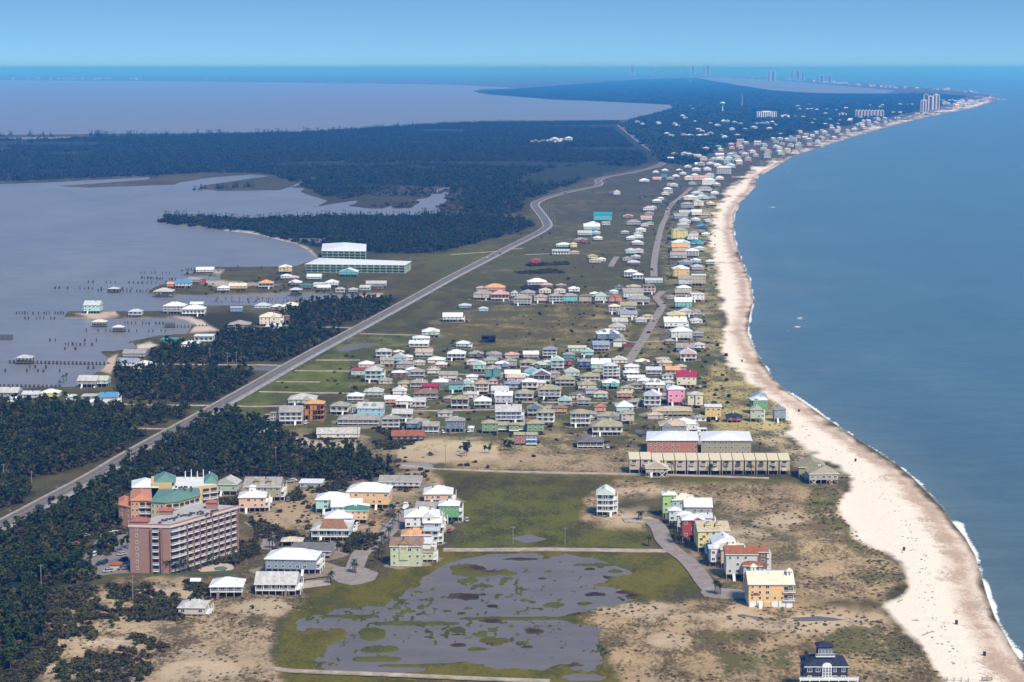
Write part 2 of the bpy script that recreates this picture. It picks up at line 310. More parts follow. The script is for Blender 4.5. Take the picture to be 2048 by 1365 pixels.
while y < 1480:
    rows.append(y)
    y += .5 if y < 145 else .8 if y < 175 else 1.5 if y < 300 else 2.4 if y < 1090 else 2.1 if y < 1370 else 6
PX, PY = grid_xy(-330, 2290, 2.6, rows)                       # photo positions of the terrain's samples
WX, WY = Gn(PX, PY)
SX, SY = PXn(WX, WY, 0.0)                                     # the same ground points, seen on the water's level
wob = fbm(WX / 40, WY / 60, 3, 4) * 2.0 + fbm(WX / 7, WY / 10, 5, 2) * 1.2
wobp = fbm(PX / 22, PY / 8, 9, 4) * 2.0                       # coarse wobble for far zones
base = np.zeros(PX.shape + (3,)); veg = np.zeros_like(base); cov = np.zeros(PX.shape)
base[:] = (.13, .115, .06); veg[:] = (.07, .075, .03); cov[:] = .55
# low-contrast drift of the default land
for P, f, b, v, c in ZONES:
    m = mask(PX, PY, P, f, wob if P[0][1] > 600 else wobp)[..., None]
    base = base * (1 - m) + np.array(b) * m; veg = veg * (1 - m) + np.array(v) * m; cov = cov * (1 - m[..., 0]) + c * m[..., 0]
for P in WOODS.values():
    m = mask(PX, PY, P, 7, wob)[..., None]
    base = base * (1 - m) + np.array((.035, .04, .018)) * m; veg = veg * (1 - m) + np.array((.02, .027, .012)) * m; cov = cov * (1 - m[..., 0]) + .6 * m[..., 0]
for P in GREENDUNE:
    m = mask(PX, PY, P, 8, wob)[..., None]
    veg = veg * (1 - m) + np.array((.10, .115, .03)) * m; cov = cov + .16 * m[..., 0]
for P in BARESAND:
    m = mask(PX, PY, P, 6, wob); cov = cov - .22 * m
    base = base * (1 - .4 * m[..., None]) + np.array(WHITE) * .4 * m[..., None]
# broad drifts: streaks of sand and of growth that run along the shore direction
dr = fbm(WX / 160, WY / 70, 31, 4); cov = cov + dr * .22 + fbm(WX / 26, WY / 26, 33, 3) * .25 * (PY > 700) + fbm(WX / 90, WY / 40, 35, 4) * .55 * (PY > 330) * (PY < 960)
tn = 1 + fbm(WX / 90, WY / 130, 41, 3)[..., None] * .5; base = base * tn; veg = veg * (1 + fbm(WX / 60, WY / 90, 47, 3)[..., None] * .7)
base *= np.array((.84, .76, .62)); veg *= np.array((.72, .68, .55)); base[..., 2] *= 1 - .45 * np.clip((base[..., 1] - base[..., 2]) / .1 - .5, 0, 1) * (base[..., 1] > base[..., 0])
base[..., 2] *= 1 - .28 * ((PY > 380) & (PY < 860)); base[..., 1] *= 1 + .06 * ((PY > 380) & (PY < 900))
# beach
gw = [G(a, b, 0)[:2] for a, b in GULF]
near = (PX > 1250)
dsh = np.full(PX.shape, 1e5); dsh[near] = segdist(WX[near], WY[near], gw, False)
gulf = inpoly(SX, SY, GULF + [(5000, 141), (5000, 1700)])
sd = np.where(gulf, -dsh, dsh)
bm = mask(PX, PY, BEACH, 6, np.clip(wob * 1.3, -1.6, 1.6))
bm = np.where(gulf, 1, bm)
dw = dsh + 4 * fbm(WX / 25, WY / 25, 61, 3)
band = np.clip(1 - np.abs(dw - 8) / 10, 0, 1)
bcol = np.array((.82, .715, .575)) * (1 - band[..., None]) + np.array((.62, .475, .355)) * band[..., None]
wet = np.clip(1 - dsh / 4.0, 0, 1)[..., None]
bcol = bcol * (1 - wet) + np.array((.38, .295, .22)) * wet
old = bm[..., None]
base = base * (1 - old) + bcol * old
veg = veg * (1 - old) + np.array((.44, .31, .215)) * old
bc = np.where(dsh < 26, .20 + .44 * np.clip(1 - np.abs(dw - 9) / 13, 0, 1) + .5 * fbm(WX / 5, WY / 5, 63, 2), .10)
cov = cov * (1 - bm) + bc * bm
# marsh pond growth
pm = mask(PX, PY, MARSHPOND, 4, wob * .5 + fbm(WX / 9, WY / 16, 66, 4) * 3.2)
patch = fbm(WX / 26, WY / 34, 71, 3) * 1.0 + fbm(WX / 5, WY / 8, 77, 3) * .9
RED = [(960,1136,36,9),(984,1142,28,5),(935,1191,50,13),(985,1211,22,5),(925,1225,22,4),(985,1241,24,6),(1068,1262,34,9),(1088,1156,20,4),(1180,1137,22,5),(1190,1187,32,8),(1250,1183,28,6),(920,1289,24,5),(1050,1293,22,5),(985,1120,0,0),(1040,1117,60,4),(1140,1330,40,6),(1215,1154,16,4),(1270,1190,24,7),(860,1262,10,2),(915,1268,14,2),(640,1262,0,0)]
GRN = [(740,1269,26,12),(754,1297,40,6),(752,1317,56,5),(985,1281,28,8),(958,1297,22,5),(915,1259,14,5),(960,1269,12,3),(1110,1209,20,5),(1065,1203,8,3),(938,1160,16,4),(1015,1156,12,3),(1170,1206,14,3),(1050,1200,10,2),(960,1146,60,6),(1060,1236,130,3.5),(1230,1142,18,4),(1185,1129,40,3),(1045,1285,12,3),(820,1246,90,4),(700,1232,60,4),(930,1136,30,8),(968,1171,22,3),(880,1330,90,4)]
isl = np.zeros(PX.shape); redm = np.zeros(PX.shape)
for cx, cy, a, b in RED:
    if a: m = np.clip(1.25 - np.hypot((PX - cx) / a, (PY - cy) / b) + .9 * fbm(WX / 4, WY / 7, 79, 3), 0, 1); redm = np.maximum(redm, m); isl = np.maximum(isl, m)
for cx, cy, a, b in GRN:
    m = np.clip((1.25 - np.hypot((PX - cx) / a, (PY - cy) / b) + 1.3 * fbm(WX / 6, WY / 9, 83, 4)) * 3, 0, 1); isl = np.maximum(isl, m)
isl = np.maximum(isl, np.clip((patch - .26) * 7, 0, 1)); isl = np.maximum(isl, np.clip((fbm(WX / 2.2, WY / 4.5, 88, 2) + .5 * fbm(WX / 30, WY / 40, 89, 3) - .10) * 8, 0, .8))
redm = np.clip(redm + np.clip(fbm(WX / 45, WY / 45, 67, 2) * 6, 0, 1) * np.clip((fbm(WX / 2.2, WY / 4.5, 88, 2) - .12) * 8, 0, .9), 0, 1)
rd = (redm * pm)[..., None]; base = base * (1 - rd) + np.array((.055, .028, .022)) * rd; veg = veg * (1 - rd) + np.array((.03, .018, .014)) * rd
edge = np.clip(pm * (1 - redm), 0, 1)[..., None] * .75
base = base * (1 - edge) + np.array((.09, .095, .018)) * edge
# heights
Z = np.full(PX.shape, LZ)
dune = np.clip((mask(PX, PY, ZONES[23][0], 25) + mask(PX, PY, ZONES[25][0], 25) + mask(PX, PY, ZONES[26][0], 20) + mask(PX, PY, ZONES[17][0], 12) + mask(PX, PY, ZONES[16][0], 12) * .6), 0, 1)
Z += dune * (np.maximum(fbm(WX / 34, WY / 22, 91, 4), -.1) * 5.0 + .3) * np.clip((dsh - 40) / 25, 0, 1)
Z += (1 - dune) * fbm(WX / 18, WY / 18, 95, 3) * .25
Z = np.where(sd < 45, LZ * np.clip(sd / 28, -1.5, 1) + (Z - LZ) * np.clip((sd - 15) / 30, 0, 1), Z)
Z += np.where((sd > 2) & (sd < 34), .55 * fbm(WX / 5, WY / 4.5, 97, 2), 0)
Z = Z - pm * (1 - np.clip(isl, 0, 1)) * .75 - pm * .08
for P in SMALLPONDS: Z = Z - mask(PX, PY, P, 3, wob * .5) * .8
lakes = np.zeros(PX.shape)
for P in (BAY, NBAY, LAGOON):
    lakes = np.maximum(lakes, mask(SX, SY, P, 1.6))
for P in PONDS: lakes = np.maximum(lakes, mask(SX, SY, P, .8))
Z = Z * (1 - lakes) - 1.6 * lakes
ed = np.clip(4 * lakes * (1 - lakes), 0, 1)[..., None] * (SY > 430)[..., None]
base = base * (1 - ed * .6) + np.array((.40, .34, .27)) * ed * .6
# the bay's sandy rims
for P, c in (([(450,460),(500,463),(557,477),(592,486),(622,500),(640,519),(628,520),(600,503),(560,487),(500,470),(450,463)], (.58,.51,.42)), ([(196,742),(212,718),(236,708),(228,735),(222,748)], (.5,.38,.28)), ([(272,690),(300,684),(316,690),(300,698),(275,699)], (.6,.53,.44)), ([(375,668),(392,650),(402,640),(420,652),(440,662),(400,665)], (.55,.46,.36)), ([(350,634),(380,634),(402,642),(396,652),(375,641)], (.55,.46,.36)), ([(230,622),(190,625),(150,628),(190,636),(240,632)], (.5,.38,.28)),
    ([(720,590),(765,588),(762,600),(735,602)], (.5,.42,.3)), ([(370,562),(440,560),(560,570),(440,575)], (.42,.37,.30)), ([(450,540),(400,540),(395,544),(440,549)], (.4,.34,.27))):
    m = mask(PX, PY, P, 2.2, wob * .4)[..., None]; base = base * (1 - m) + np.array(c) * m; veg = veg * (1 - m * .6) + np.array((.3, .22, .15)) * m * .6; cov = cov * (1 - m[..., 0]) + .3 * m[..., 0]

# ground material
def ground_mat():
    m, nt, ns, ls, b = nodemat('ground_cover')
    tc = N(ns, 'ShaderNodeTexCoord')
    mp = N(ns, 'ShaderNodeMapping'); mp.inputs['Scale'].default_value = (1, .62, .3); ls.new(tc.outputs['Object'], mp.inputs[0])
    n1 = N(ns, 'ShaderNodeTexNoise'); n1.inputs['Scale'].default_value = .62; n1.inputs['Detail'].default_value = 7; n1.inputs['Roughness'].default_value = .8
    n2 = N(ns, 'ShaderNodeTexNoise'); n2.inputs['Scale'].default_value = .055; n2.inputs['Detail'].default_value = 4; n2.inputs['Roughness'].default_value = .6
    ls.new(mp.outputs[0], n1.inputs['Vector']); ls.new(mp.outputs[0], n2.inputs['Vector'])
    a = N(ns, 'ShaderNodeMath', operation='MULTIPLY_ADD'); ls.new(n2.outputs['Fac'], a.inputs[0]); a.inputs[1].default_value = .75; ls.new(n1.outputs['Fac'], a.inputs[2])
    at = N(ns, 'ShaderNodeAttribute', attribute_name='cover')
    s = N(ns, 'ShaderNodeMath', operation='ADD'); ls.new(a.outputs[0], s.inputs[0])
    s2 = N(ns, 'ShaderNodeMath', operation='MULTIPLY_ADD'); ls.new(at.outputs['Fac'], s2.inputs[0]); s2.inputs[1].default_value = .62; s2.inputs[2].default_value = -.31
    ls.new(s2.outputs[0], s.inputs[1])
    mr = N(ns, 'ShaderNodeMapRange', interpolation_type='SMOOTHSTEP'); mr.inputs[1].default_value = .80; mr.inputs[2].default_value = 1.0; mr.inputs[4].default_value = .85; ls.new(s.outputs[0], mr.inputs[0])
    c1 = N(ns, 'ShaderNodeAttribute', attribute_name='soil'); c2 = N(ns, 'ShaderNodeAttribute', attribute_name='plants')
    n3 = N(ns, 'ShaderNodeTexNoise'); n3.inputs['Scale'].default_value = 1.1; n3.inputs['Detail'].default_value = 4; n3.inputs['Roughness'].default_value = .8
    ls.new(tc.outputs['Object'], n3.inputs['Vector'])
    m3 = N(ns, 'ShaderNodeMapRange'); m3.inputs[1].default_value = .3; m3.inputs[2].default_value = .7; m3.inputs[3].default_value = .80; m3.inputs[4].default_value = 1.2; ls.new(n3.outputs['Fac'], m3.inputs[0])
    mx = N(ns, 'ShaderNodeMix', data_type='RGBA'); ls.new(mr.outputs[0], mx.inputs['Factor']); ls.new(c1.outputs['Color'], mx.inputs[6]); ls.new(c2.outputs['Color'], mx.inputs[7])
    v = N(ns, 'ShaderNodeVectorMath', operation='SCALE'); ls.new(mx.outputs[2], v.inputs[0]); ls.new(m3.outputs[0], v.inputs['Scale'])
    ls.new(v.outputs[0], b.inputs['Base Color']); b.inputs['Roughness'].default_value = .95; b.inputs['Specular IOR Level'].default_value = .1
    bp = N(ns, 'ShaderNodeBump'); bp.inputs['Strength'].default_value = .5; bp.inputs['Distance'].default_value = .5; ls.new(s.outputs[0], bp.inputs['Height']); ls.new(bp.outputs[0], b.inputs['Normal'])
    return m
GM = ground_mat()
me = grid_mesh('ground', WX, WY, Z, GM, {'soil': base, 'plants': veg, 'cover': cov}, keep=~(sd < -60))
link('ground', me, kind='structure')

# ---------------------------------------------------------------- water
def water_mat(name, base_rgb, rough, bscale, bstr, foam=True, turb=None):
    m, nt, ns, ls, b = nodemat(name)
    tc = N(ns, 'ShaderNodeTexCoord')
    mp = N(ns, 'ShaderNodeMapping'); mp.inputs['Scale'].default_value = (1, .45, 1); mp.inputs['Rotation'].default_value = (0, 0, .5); ls.new(tc.outputs['Object'], mp.inputs[0])
    n1 = N(ns, 'ShaderNodeTexNoise'); n1.inputs['Scale'].default_value = bscale; n1.inputs['Detail'].default_value = 7; n1.inputs['Roughness'].default_value = .68
    ls.new(mp.outputs[0], n1.inputs['Vector'])
    n2 = N(ns, 'ShaderNodeTexNoise'); n2.inputs['Scale'].default_value = .009; n2.inputs['Detail'].default_value = 7; n2.inputs['Roughness'].default_value = .6; ls.new(mp.outputs[0], n2.inputs['Vector'])
    mr = N(ns, 'ShaderNodeMapRange'); mr.inputs[1].default_value = .3; mr.inputs[2].default_value = .7; mr.inputs[3].default_value = .68; mr.inputs[4].default_value = 1.30
    mp2 = N(ns, 'ShaderNodeMapping'); mp2.inputs['Scale'].default_value = (.02, .055, 1); mp2.inputs['Rotation'].default_value = (0, 0, .15); ls.new(tc.outputs['Object'], mp2.inputs[0]); n4 = N(ns, 'ShaderNodeTexNoise'); n4.inputs['Scale'].default_value = 1.0; n4.inputs['Detail'].default_value = 8; n4.inputs['Roughness'].default_value = .75; ls.new(mp2.outputs[0], n4.inputs['Vector'])
    av = N(ns, 'ShaderNodeMath', operation='MULTIPLY_ADD'); ls.new(n4.outputs['Fac'], av.inputs[0]); av.inputs[1].default_value = .6; sc2 = N(ns, 'ShaderNodeMath', operation='MULTIPLY'); ls.new(n2.outputs['Fac'], sc2.inputs[0]); sc2.inputs[1].default_value = .4; ls.new(sc2.outputs[0], av.inputs[2]); ls.new(av.outputs[0], mr.inputs[0])
    v = N(ns, 'ShaderNodeVectorMath', operation='SCALE'); ls.new(mr.outputs[0], v.inputs['Scale'])
    if turb:
        at = N(ns, 'ShaderNodeAttribute', attribute_name='shallow'); mx = N(ns, 'ShaderNodeMix', data_type='RGBA')
        mx.inputs[6].default_value = (*base_rgb, 1); mx.inputs[7].default_value = (*turb, 1); ls.new(at.outputs['Fac'], mx.inputs['Factor']); ls.new(mx.outputs[2], v.inputs[0])
    else: v.inputs[0].default_value = base_rgb
    out = v.outputs[0]; b.inputs['Roughness'].default_value = rough
    if foam:
        fa = N(ns, 'ShaderNodeAttribute', attribute_name='foam')
        nf = N(ns, 'ShaderNodeTexNoise'); nf.inputs['Scale'].default_value = .35; nf.inputs['Detail'].default_value = 6; nf.inputs['Roughness'].default_value = .75; ls.new(tc.outputs['Object'], nf.inputs['Vector'])
        ad = N(ns, 'ShaderNodeMath', operation='ADD'); ls.new(nf.outputs['Fac'], ad.inputs[0]); ls.new(fa.outputs['Fac'], ad.inputs[1])
        fr = N(ns, 'ShaderNodeMapRange'); fr.inputs[1].default_value = .98; fr.inputs[2].default_value = 1.15; ls.new(ad.outputs[0], fr.inputs[0])
        mf = N(ns, 'ShaderNodeMix', data_type='RGBA'); ls.new(fr.outputs[0], mf.inputs['Factor']); ls.new(out, mf.inputs[6]); mf.inputs[7].default_value = (.8, .8, .78, 1); out = mf.outputs[2]
        rr = N(ns, 'ShaderNodeMapRange'); rr.inputs[3].default_value = rough; rr.inputs[4].default_value = .9; ls.new(fr.outputs[0], rr.inputs[0]); ls.new(rr.outputs[0], b.inputs['Roughness'])
    ls.new(out, b.inputs['Base Color']); b.inputs['IOR'].default_value = 1.33
    bp = N(ns, 'ShaderNodeBump'); bp.inputs['Strength'].default_value = bstr; bp.inputs['Distance'].default_value = 1.0; ls.new(n1.outputs['Fac'], bp.inputs['Height']); ls.new(bp.outputs[0], b.inputs['Normal'])
    return m
yw = [141.0, 142, 143.5] + list(np.arange(145, 1480, 4.5))
QX, QY = grid_xy(1150, 2400, 4.5, yw)
UX, UY = Gn(QX, QY, 0.0)
dg = segdist(UX, UY, gw, False); ing = inpoly(QX, QY, GULF + [(5000, 141), (5000, 1700)])
cell = 4.5 * (230 * 4000 / (QY - YV) / 4000)          # sample spacing in metres
foamw = np.exp(-np.maximum(dg - 1.0, 0) / 2.6) * (.22 + .62 * vnoise(UX / 34, UY / 34, 5) + .35 * (vnoise(UX / 8, UY / 8, 6) - .5))
for cx, cy, a, b_, k in ((1600,638,12,5,.62),(1596,655,16,4,.56),(1576,664,12,3,.5),(1600,582,18,4,.3),(1580,522,9,3,.42),(1545,415,16,4,.42),(1552,397,18,4,.33),(1578,345,14,3,.5),(1720,283,30,3,.4),(1655,312,20,3,.35),(1640,300,16,2,.45),(1780,268,24,2,.4),(1850,247,24,2,.35),(1980,215,20,3,.5),(2005,200,20,3,.5),(1900,236,24,2,.4),(1585,548,25,4,.25),(1965,1180,12,20,.27),(1972,1185,10,24,.27),(1985,1215,10,20,.27),(1925,1060,10,14,.45),(1990,1240,9,14,.27),(2035,1305,14,14,.27),(1912,1050,12,8,.42),(1650,740,22,5,.2),(1800,940,8,5,.3)):
    foamw = foamw + 1.35 * k * np.exp(-((QX - cx) / a) ** 2 - ((QY - cy) / b_) ** 2) * (1 + 1.0 * fbm(UX / 22, UY / 9, 11, 3))
shallow = np.exp(-np.maximum(dg, 0) / 28.0) * .9 + .35 * np.exp(-((dg - 110) / 55.0) ** 2) * np.clip(.5 + fbm(UX / 120, UY / 160, 14, 3) * 2, 0, 1)
for cx, cy, a, b_ in ((1595,650,40,16),(1655,742,30,9),(1600,580,50,12),(1575,525,24,10)): shallow += .5 * np.exp(-((QX - cx) / a) ** 2 - ((QY - cy) / b_) ** 2)
WG = water_mat('gulf_water', (.066, .118, .125), .20, .10, .55, True, (.12, .15, .14))
me = grid_mesh('gulf_water', UX, UY, np.zeros(UX.shape), WG, {'foam': foamw, 'shallow': np.clip(shallow, 0, 1)}, keep=(ing | (dg < 30 + cell * 2)))
link('gulf_water', me, kind='structure')
WB = water_mat('bay_water', (.20, .19, .19), .3, .16, .30, False)
mb = MB()
for P in (BAY, NBAY, LAGOON, *PONDS):
    g = [G(a, b, 0) for a, b in P]; pass
bx = [G(-900, 820, 0), G(1000, 820, 0), G(1000, 300, 0), G(1300, 250, 0), G(1420, 215, 0), G(1830, 197, 0), G(1830, 177, 0), G(1690, 168, 0), G(1590, 160.5, 0), G(1390, 151, 0), G(-900, 151, 0)]
mb.poly([(p[0], p[1], 0.0) for p in bx]); mb.obj('bay_water', WB, kind='structure')
WP = water_mat('marsh_water', (.15, .13, .12), .45, .5, .06, False)
mb = MB()
for P in [ell(920, 1230, 420, 150, 20)]: mb.poly([(*Gn(a, b, LZ - .3), LZ - .34) for a, b in P])
mb.obj('pond_water', WP, kind='structure')
for P in SMALLPONDS:
    xs = [p[0] for p in P]; ys = [p[1] for p in P]; cx, cy = sum(xs) / len(xs), sum(ys) / len(ys)
    mb = MB(); mb.poly([(*Gn(cx + (a - cx) * 1.3, cy + (b - cy) * 1.5, LZ - .3), LZ - .36) for a, b in P]); mb.obj('puddle_water', WP, kind='structure')

# land height lookup for things that stand on dunes
_rows = np.array(rows)
def ground_z(x, y):
    px, py = PXn(x, y, LZ)
    j = int(np.clip(round((px + 330) / 2.6), 0, PX.shape[1] - 1)); i = int(np.clip(np.searchsorted(_rows, py), 0, len(_rows) - 1))
    return float(Z[i, j])
# ---------------------------------------------------------------- haze
hz = MB(); hz.box(-80000, 80000, -1500, 215000, -4.0, 285.0)
hm = bpy.data.materials.new('haze'); hm.use_nodes = True; hn = hm.node_tree.nodes; hn.remove(hn['Principled BSDF'])
pv = hn.new('ShaderNodeVolumePrincipled'); pv.inputs['Color'].default_value = (.055, .36, 1.0, 1); pv.inputs['Absorption Color'].default_value = (.62, .60, 1, 1)
pv.inputs['Density'].default_value = .60e-4; pv.inputs['Anisotropy'].default_value = 0.0
hm.node_tree.links.new(pv.outputs[0], hn['Material Output'].inputs['Volume'])
ho = hz.obj('haze', hm, kind='stuff'); ho.display_type = 'WIRE'

# ---------------------------------------------------------------- roads
def catmull(P, step=6.0):
    P = [np.array(p[:2], float) for p in P]; P = [2 * P[0] - P[1]] + P + [2 * P[-1] - P[-2]]; out = []
    for i in range(1, len(P) - 2):
        p0, p1, p2, p3 = P[i - 1], P[i], P[i + 1], P[i + 2]; n = max(2, int(np.linalg.norm(p2 - p1) / step))
        for k in range(n):
            t = k / n; out.append(.5 * ((2 * p1) + (-p0 + p2) * t + (2 * p0 - 5 * p1 + 4 * p2 - p3) * t * t + (-p0 + 3 * p1 - 3 * p2 + p3) * t ** 3))
    out.append(P[-2]); return out
def ribbon(name, C, widths, z, mat, off=0.0, closed=False, **props):
    C = [np.array(c) for c in C]; n = len(C); V = []; Fc = []
    for i, c in enumerate(C):
        t = C[min(i + 1, n - 1)] - C[max(i - 1, 0)]; t = t / (np.linalg.norm(t) + 1e-9); nn = np.array((t[1], -t[0]))
        w = widths if isinstance(widths, (int, float)) else widths[i]
        a, b = c + nn * (off - w / 2), c + nn * (off + w / 2)
        V += [(a[0], a[1], z), (b[0], b[1], z), (a[0], a[1], z - .5), (b[0], b[1], z - .5)]
        if i: k = 4 * i; Fc += [(k - 4, k - 3, k + 1, k), (k - 4, k, k + 2, k - 2), (k - 3, k - 1, k + 3, k + 1)]
    return link(name, new_mesh(name, V, Fc, [mat]), **props)
ASPH = paint('asphalt', (.15, .135, .13), .9, .25, .35); ASPH2 = paint('pale_asphalt', (.29, .245, .215), .9, .25, .25); GRAV = paint('pale_gravel_shoulder', (.34, .33, .30), .95, .35, .3)
SANDR = paint('sandy_track', (.42, .35, .27), .95, .35, .2); PAINTW = paint('road_paint', (.62, .60, .52), .7, .3, .6); PAINTY = paint('yellow_road_paint', (.5, .36, .08), .7, .3, .6)
HWY = [(-160,1118),(0,1050),(95,1001),(190,950),(250,914),(320,875),(400,832),(500,776),(600,719),(700,665),(800,611),(900,556),(960,525),(1020,494),(1068,470),(1088,458),(1094,450),(1088,437),(1075,420),(1069,410),(1078,402),(1110,391),(1155,380),(1190,373),(1199,367),(1196,361),(1215,354),(1260,346),(1300,337),(1322,329),(1325,322),(1312,306),(1288,290),(1262,270),(1246,257),(1238,250)]
hw = catmull([G(a, b) for a, b in HWY], 12)
link_w = [9.5 if c[1] < 2950 else 11 if c[1] < 4200 else 13 for c in hw]
ribbon('road_shoulder', hw, [w + 3 for w in link_w], LZ + .22, SANDR, kind='structure')
ribbon('road_shoulder', hw[:len(hw) * 2 // 3], 4.2, LZ + .25, GRAV, off=6.4, kind='structure')
ribbon('highway', hw, link_w, LZ + .32, ASPH, kind='structure')
for o_ in (-4.2, 4.2): ribbon('road_edge_line', [c for c in hw if c[1] < 2600], .18, LZ + .34, PAINTW, off=o_, kind='structure')
ribbon('road_centre_line', [c for c in hw if c[1] < 2600], .22, LZ + .345, PAINTY, kind='structure')
def road(name, pts, w, mat, dz=.3, step=5):
    return ribbon(name, catmull([G(a, b) for a, b in pts], step), w, LZ + dz, mat, kind='structure')
road('sandy_road', [(1256,728),(1268,706),(1286,680),(1300,655),(1314,632),(1324,612),(1313,597),(1318,590),(1326,583)], 7.5, ASPH2, .28)
road('sandy_road', [(1308,554),(1308,530),(1312,502),(1317,478),(1324,452),(1334,431),(1336,420),(1346,407),(1361,395),(1382,376)], 8, ASPH2, .28)
road('lane', [(1222,534),(1228,522),(1234,514)], 7, ASPH2, .28)
road('lane', [(1470,292),(1500,284),(1530,277),(1556,268)], 9, SANDR, .28)
road('village_road', [(808,1022),(790,1050),(765,1075),(742,1093),(722,1108),(714,1125),(704,1150)], 8.5, ASPH2, .30)
road('village_road', [(742,1093),(700,1098),(654,1101),(600,1096),(560,1100)], 6.5, ASPH2, .28)
road('hotel_drive', [(500,1045),(525,1060),(540,1078),(536,1092),(526,1100)], 7, ASPH2, .27)
def pad(name, P, mat, dz=.32, **kw):
    mb = MB(); mb.prism([Gn(a, b) for a, b in P], LZ - .4, LZ + dz); return mb.obj(name, mat, kind='structure', **kw)
pad('cul_de_sac', [(660,1146),(672,1134),(700,1138),(730,1137),(757,1147),(750,1160),(725,1168),(700,1171),(676,1166),(662,1158)], ASPH2, .33)
road('causeway_road', [(886,1101),(960,1101),(1100,1100),(1240,1102),(1345,1103)], 5.5, SANDR, .42)
road('village_road', [(1300,1040),(1318,1058),(1328,1082),(1348,1103),(1372,1120),(1392,1142),(1408,1165),(1425,1185)], 8.5, ASPH2, .46)
pad('cul_de_sac', [(1243,1038),(1265,1035),(1300,1036),(1325,1044),(1318,1052),(1290,1048),(1250,1046)], SANDR, .44)
pad('cul_de_sac', [(1400,1186),(1425,1178),(1480,1181),(1500,1190),(1490,1199),(1450,1200),(1410,1196)], ASPH2, .5)
road('dirt_road', [(804,932),(850,937),(900,940),(1000,944),(1130,947),(1240,949),(1400,953),(1538,958)], 4.2, SANDR, .4)
pad('lane', [(790,929),(850,926),(880,936),(850,941),(800,938)], ASPH2, .36)
road('dirt_road', [(95,1296),(150,1293),(200,1290),(250,1291),(300,1293)], 3.4, SANDR, .8)
road('dirt_road', [(361,1304),(400,1310),(450,1322),(512,1334),(569,1344),(650,1348),(780,1353),(960,1361),(1100,1366)], 3.4, SANDR, .9)
for P in ([(237,809),(330,811),(434,812),(500,814)],[(278,858),(340,859)],[(309,728),(400,730),(512,731)],[(500,730),(577,732)],[(590,742),(670,743),(748,743)],[(553,764),(640,765)],[(518,784),(600,786),(693,787)],[(632,721),(720,721)],[(720,668),(790,670),(860,672)],[(594,653),(656,655),(720,657)],[(500,814),(560,813)],[(690,787),(800,790)],[(850,748),(940,750),(1060,752)],[(820,822),(900,822),(990,820)],[(1030,805),(1150,806),(1300,808)],[(1050,510),(1110,508)],[(900,510),(1000,503)],[(1000,500),(1045,497)],[(770,1016),(800,1018)],[(1240,668),(1255,684),(1300,684),(1340,682)]):
    road('dirt_road', P, 3.6, SANDR, .3)
pad('parking_lot', [(150,1140),(162,1122),(205,1066),(262,1056),(262,1146),(200,1152)], paint('parking_asphalt', (.22, .195, .18), .9, .2, .3), .30)
pad('terrace', [(395,1141),(430,1128),(462,1127),(468,1138),(440,1150),(410,1150)], paint('terrace_paving', (.5, .40, .30), .8, .15, .5), .34)
pad('lawn', [(262,1152),(395,1146),(470,1142),(475,1150),(430,1160),(300,1156)], paint('lawn', (.07, .10, .03), .95, .35, .8), .36)
pad('driveway', [(612,1163),(660,1161),(662,1170),(600,1178)], SANDR, .3)
pad('swimming_pool', [(428,1137),(446,1134),(456,1138),(450,1143),(430,1143)], paint('pool_water', (.08, .16, .15), .1, .1, .5), .36)
# ---------------------------------------------------------------- plants
def leafmat(name, c1, c2):
    m, nt, ns, ls, b = nodemat(name)
    oi = N(ns, 'ShaderNodeObjectInfo'); tc = N(ns, 'ShaderNodeTexCoord'); no = N(ns, 'ShaderNodeTexNoise'); no.inputs['Scale'].default_value = .9; no.inputs['Detail'].default_value = 3
    ls.new(tc.outputs['Object'], no.inputs['Vector'])
    a = N(ns, 'ShaderNodeMath', operation='ADD'); ls.new(oi.outputs['Random'], a.inputs[0]); ls.new(no.outputs['Fac'], a.inputs[1])
    mr = N(ns, 'ShaderNodeMapRange'); mr.inputs[1].default_value = .3; mr.inputs[2].default_value = 1.7; ls.new(a.outputs[0], mr.inputs[0])
    mx = N(ns, 'ShaderNodeMix', data_type='RGBA'); mx.inputs[6].default_value = (*c1, 1); mx.inputs[7].default_value = (*c2, 1); ls.new(mr.outputs[0], mx.inputs['Factor'])
    ls.new(mx.outputs[2], b.inputs['Base Color']); b.inputs['Roughness'].default_value = .8; b.inputs['Specular IOR Level'].default_value = .15
    return m
PINE = leafmat('pine_needles', (.018, .033, .005), (.055, .076, .012)); OAK = leafmat('scrub_leaves', (.028, .032, .009), (.082, .068, .022))
FARL = leafmat('far_needles', (.013, .028, .008), (.040, .052, .016)); PALM = leafmat('palm_leaves', (.02, .032, .012), (.05, .065, .025)); BRUSH = leafmat('dead_brush', (.05, .035, .025), (.10, .07, .045)); RUSTL = leafmat('rust_leaves', (.16, .06, .02), (.25, .10, .03))
BRIGHT = leafmat('bright_leaves', (.04, .07, .015), (.08, .11, .025))
BARK = paint('bark', (.12, .09, .07), .95, .3, 2.0)
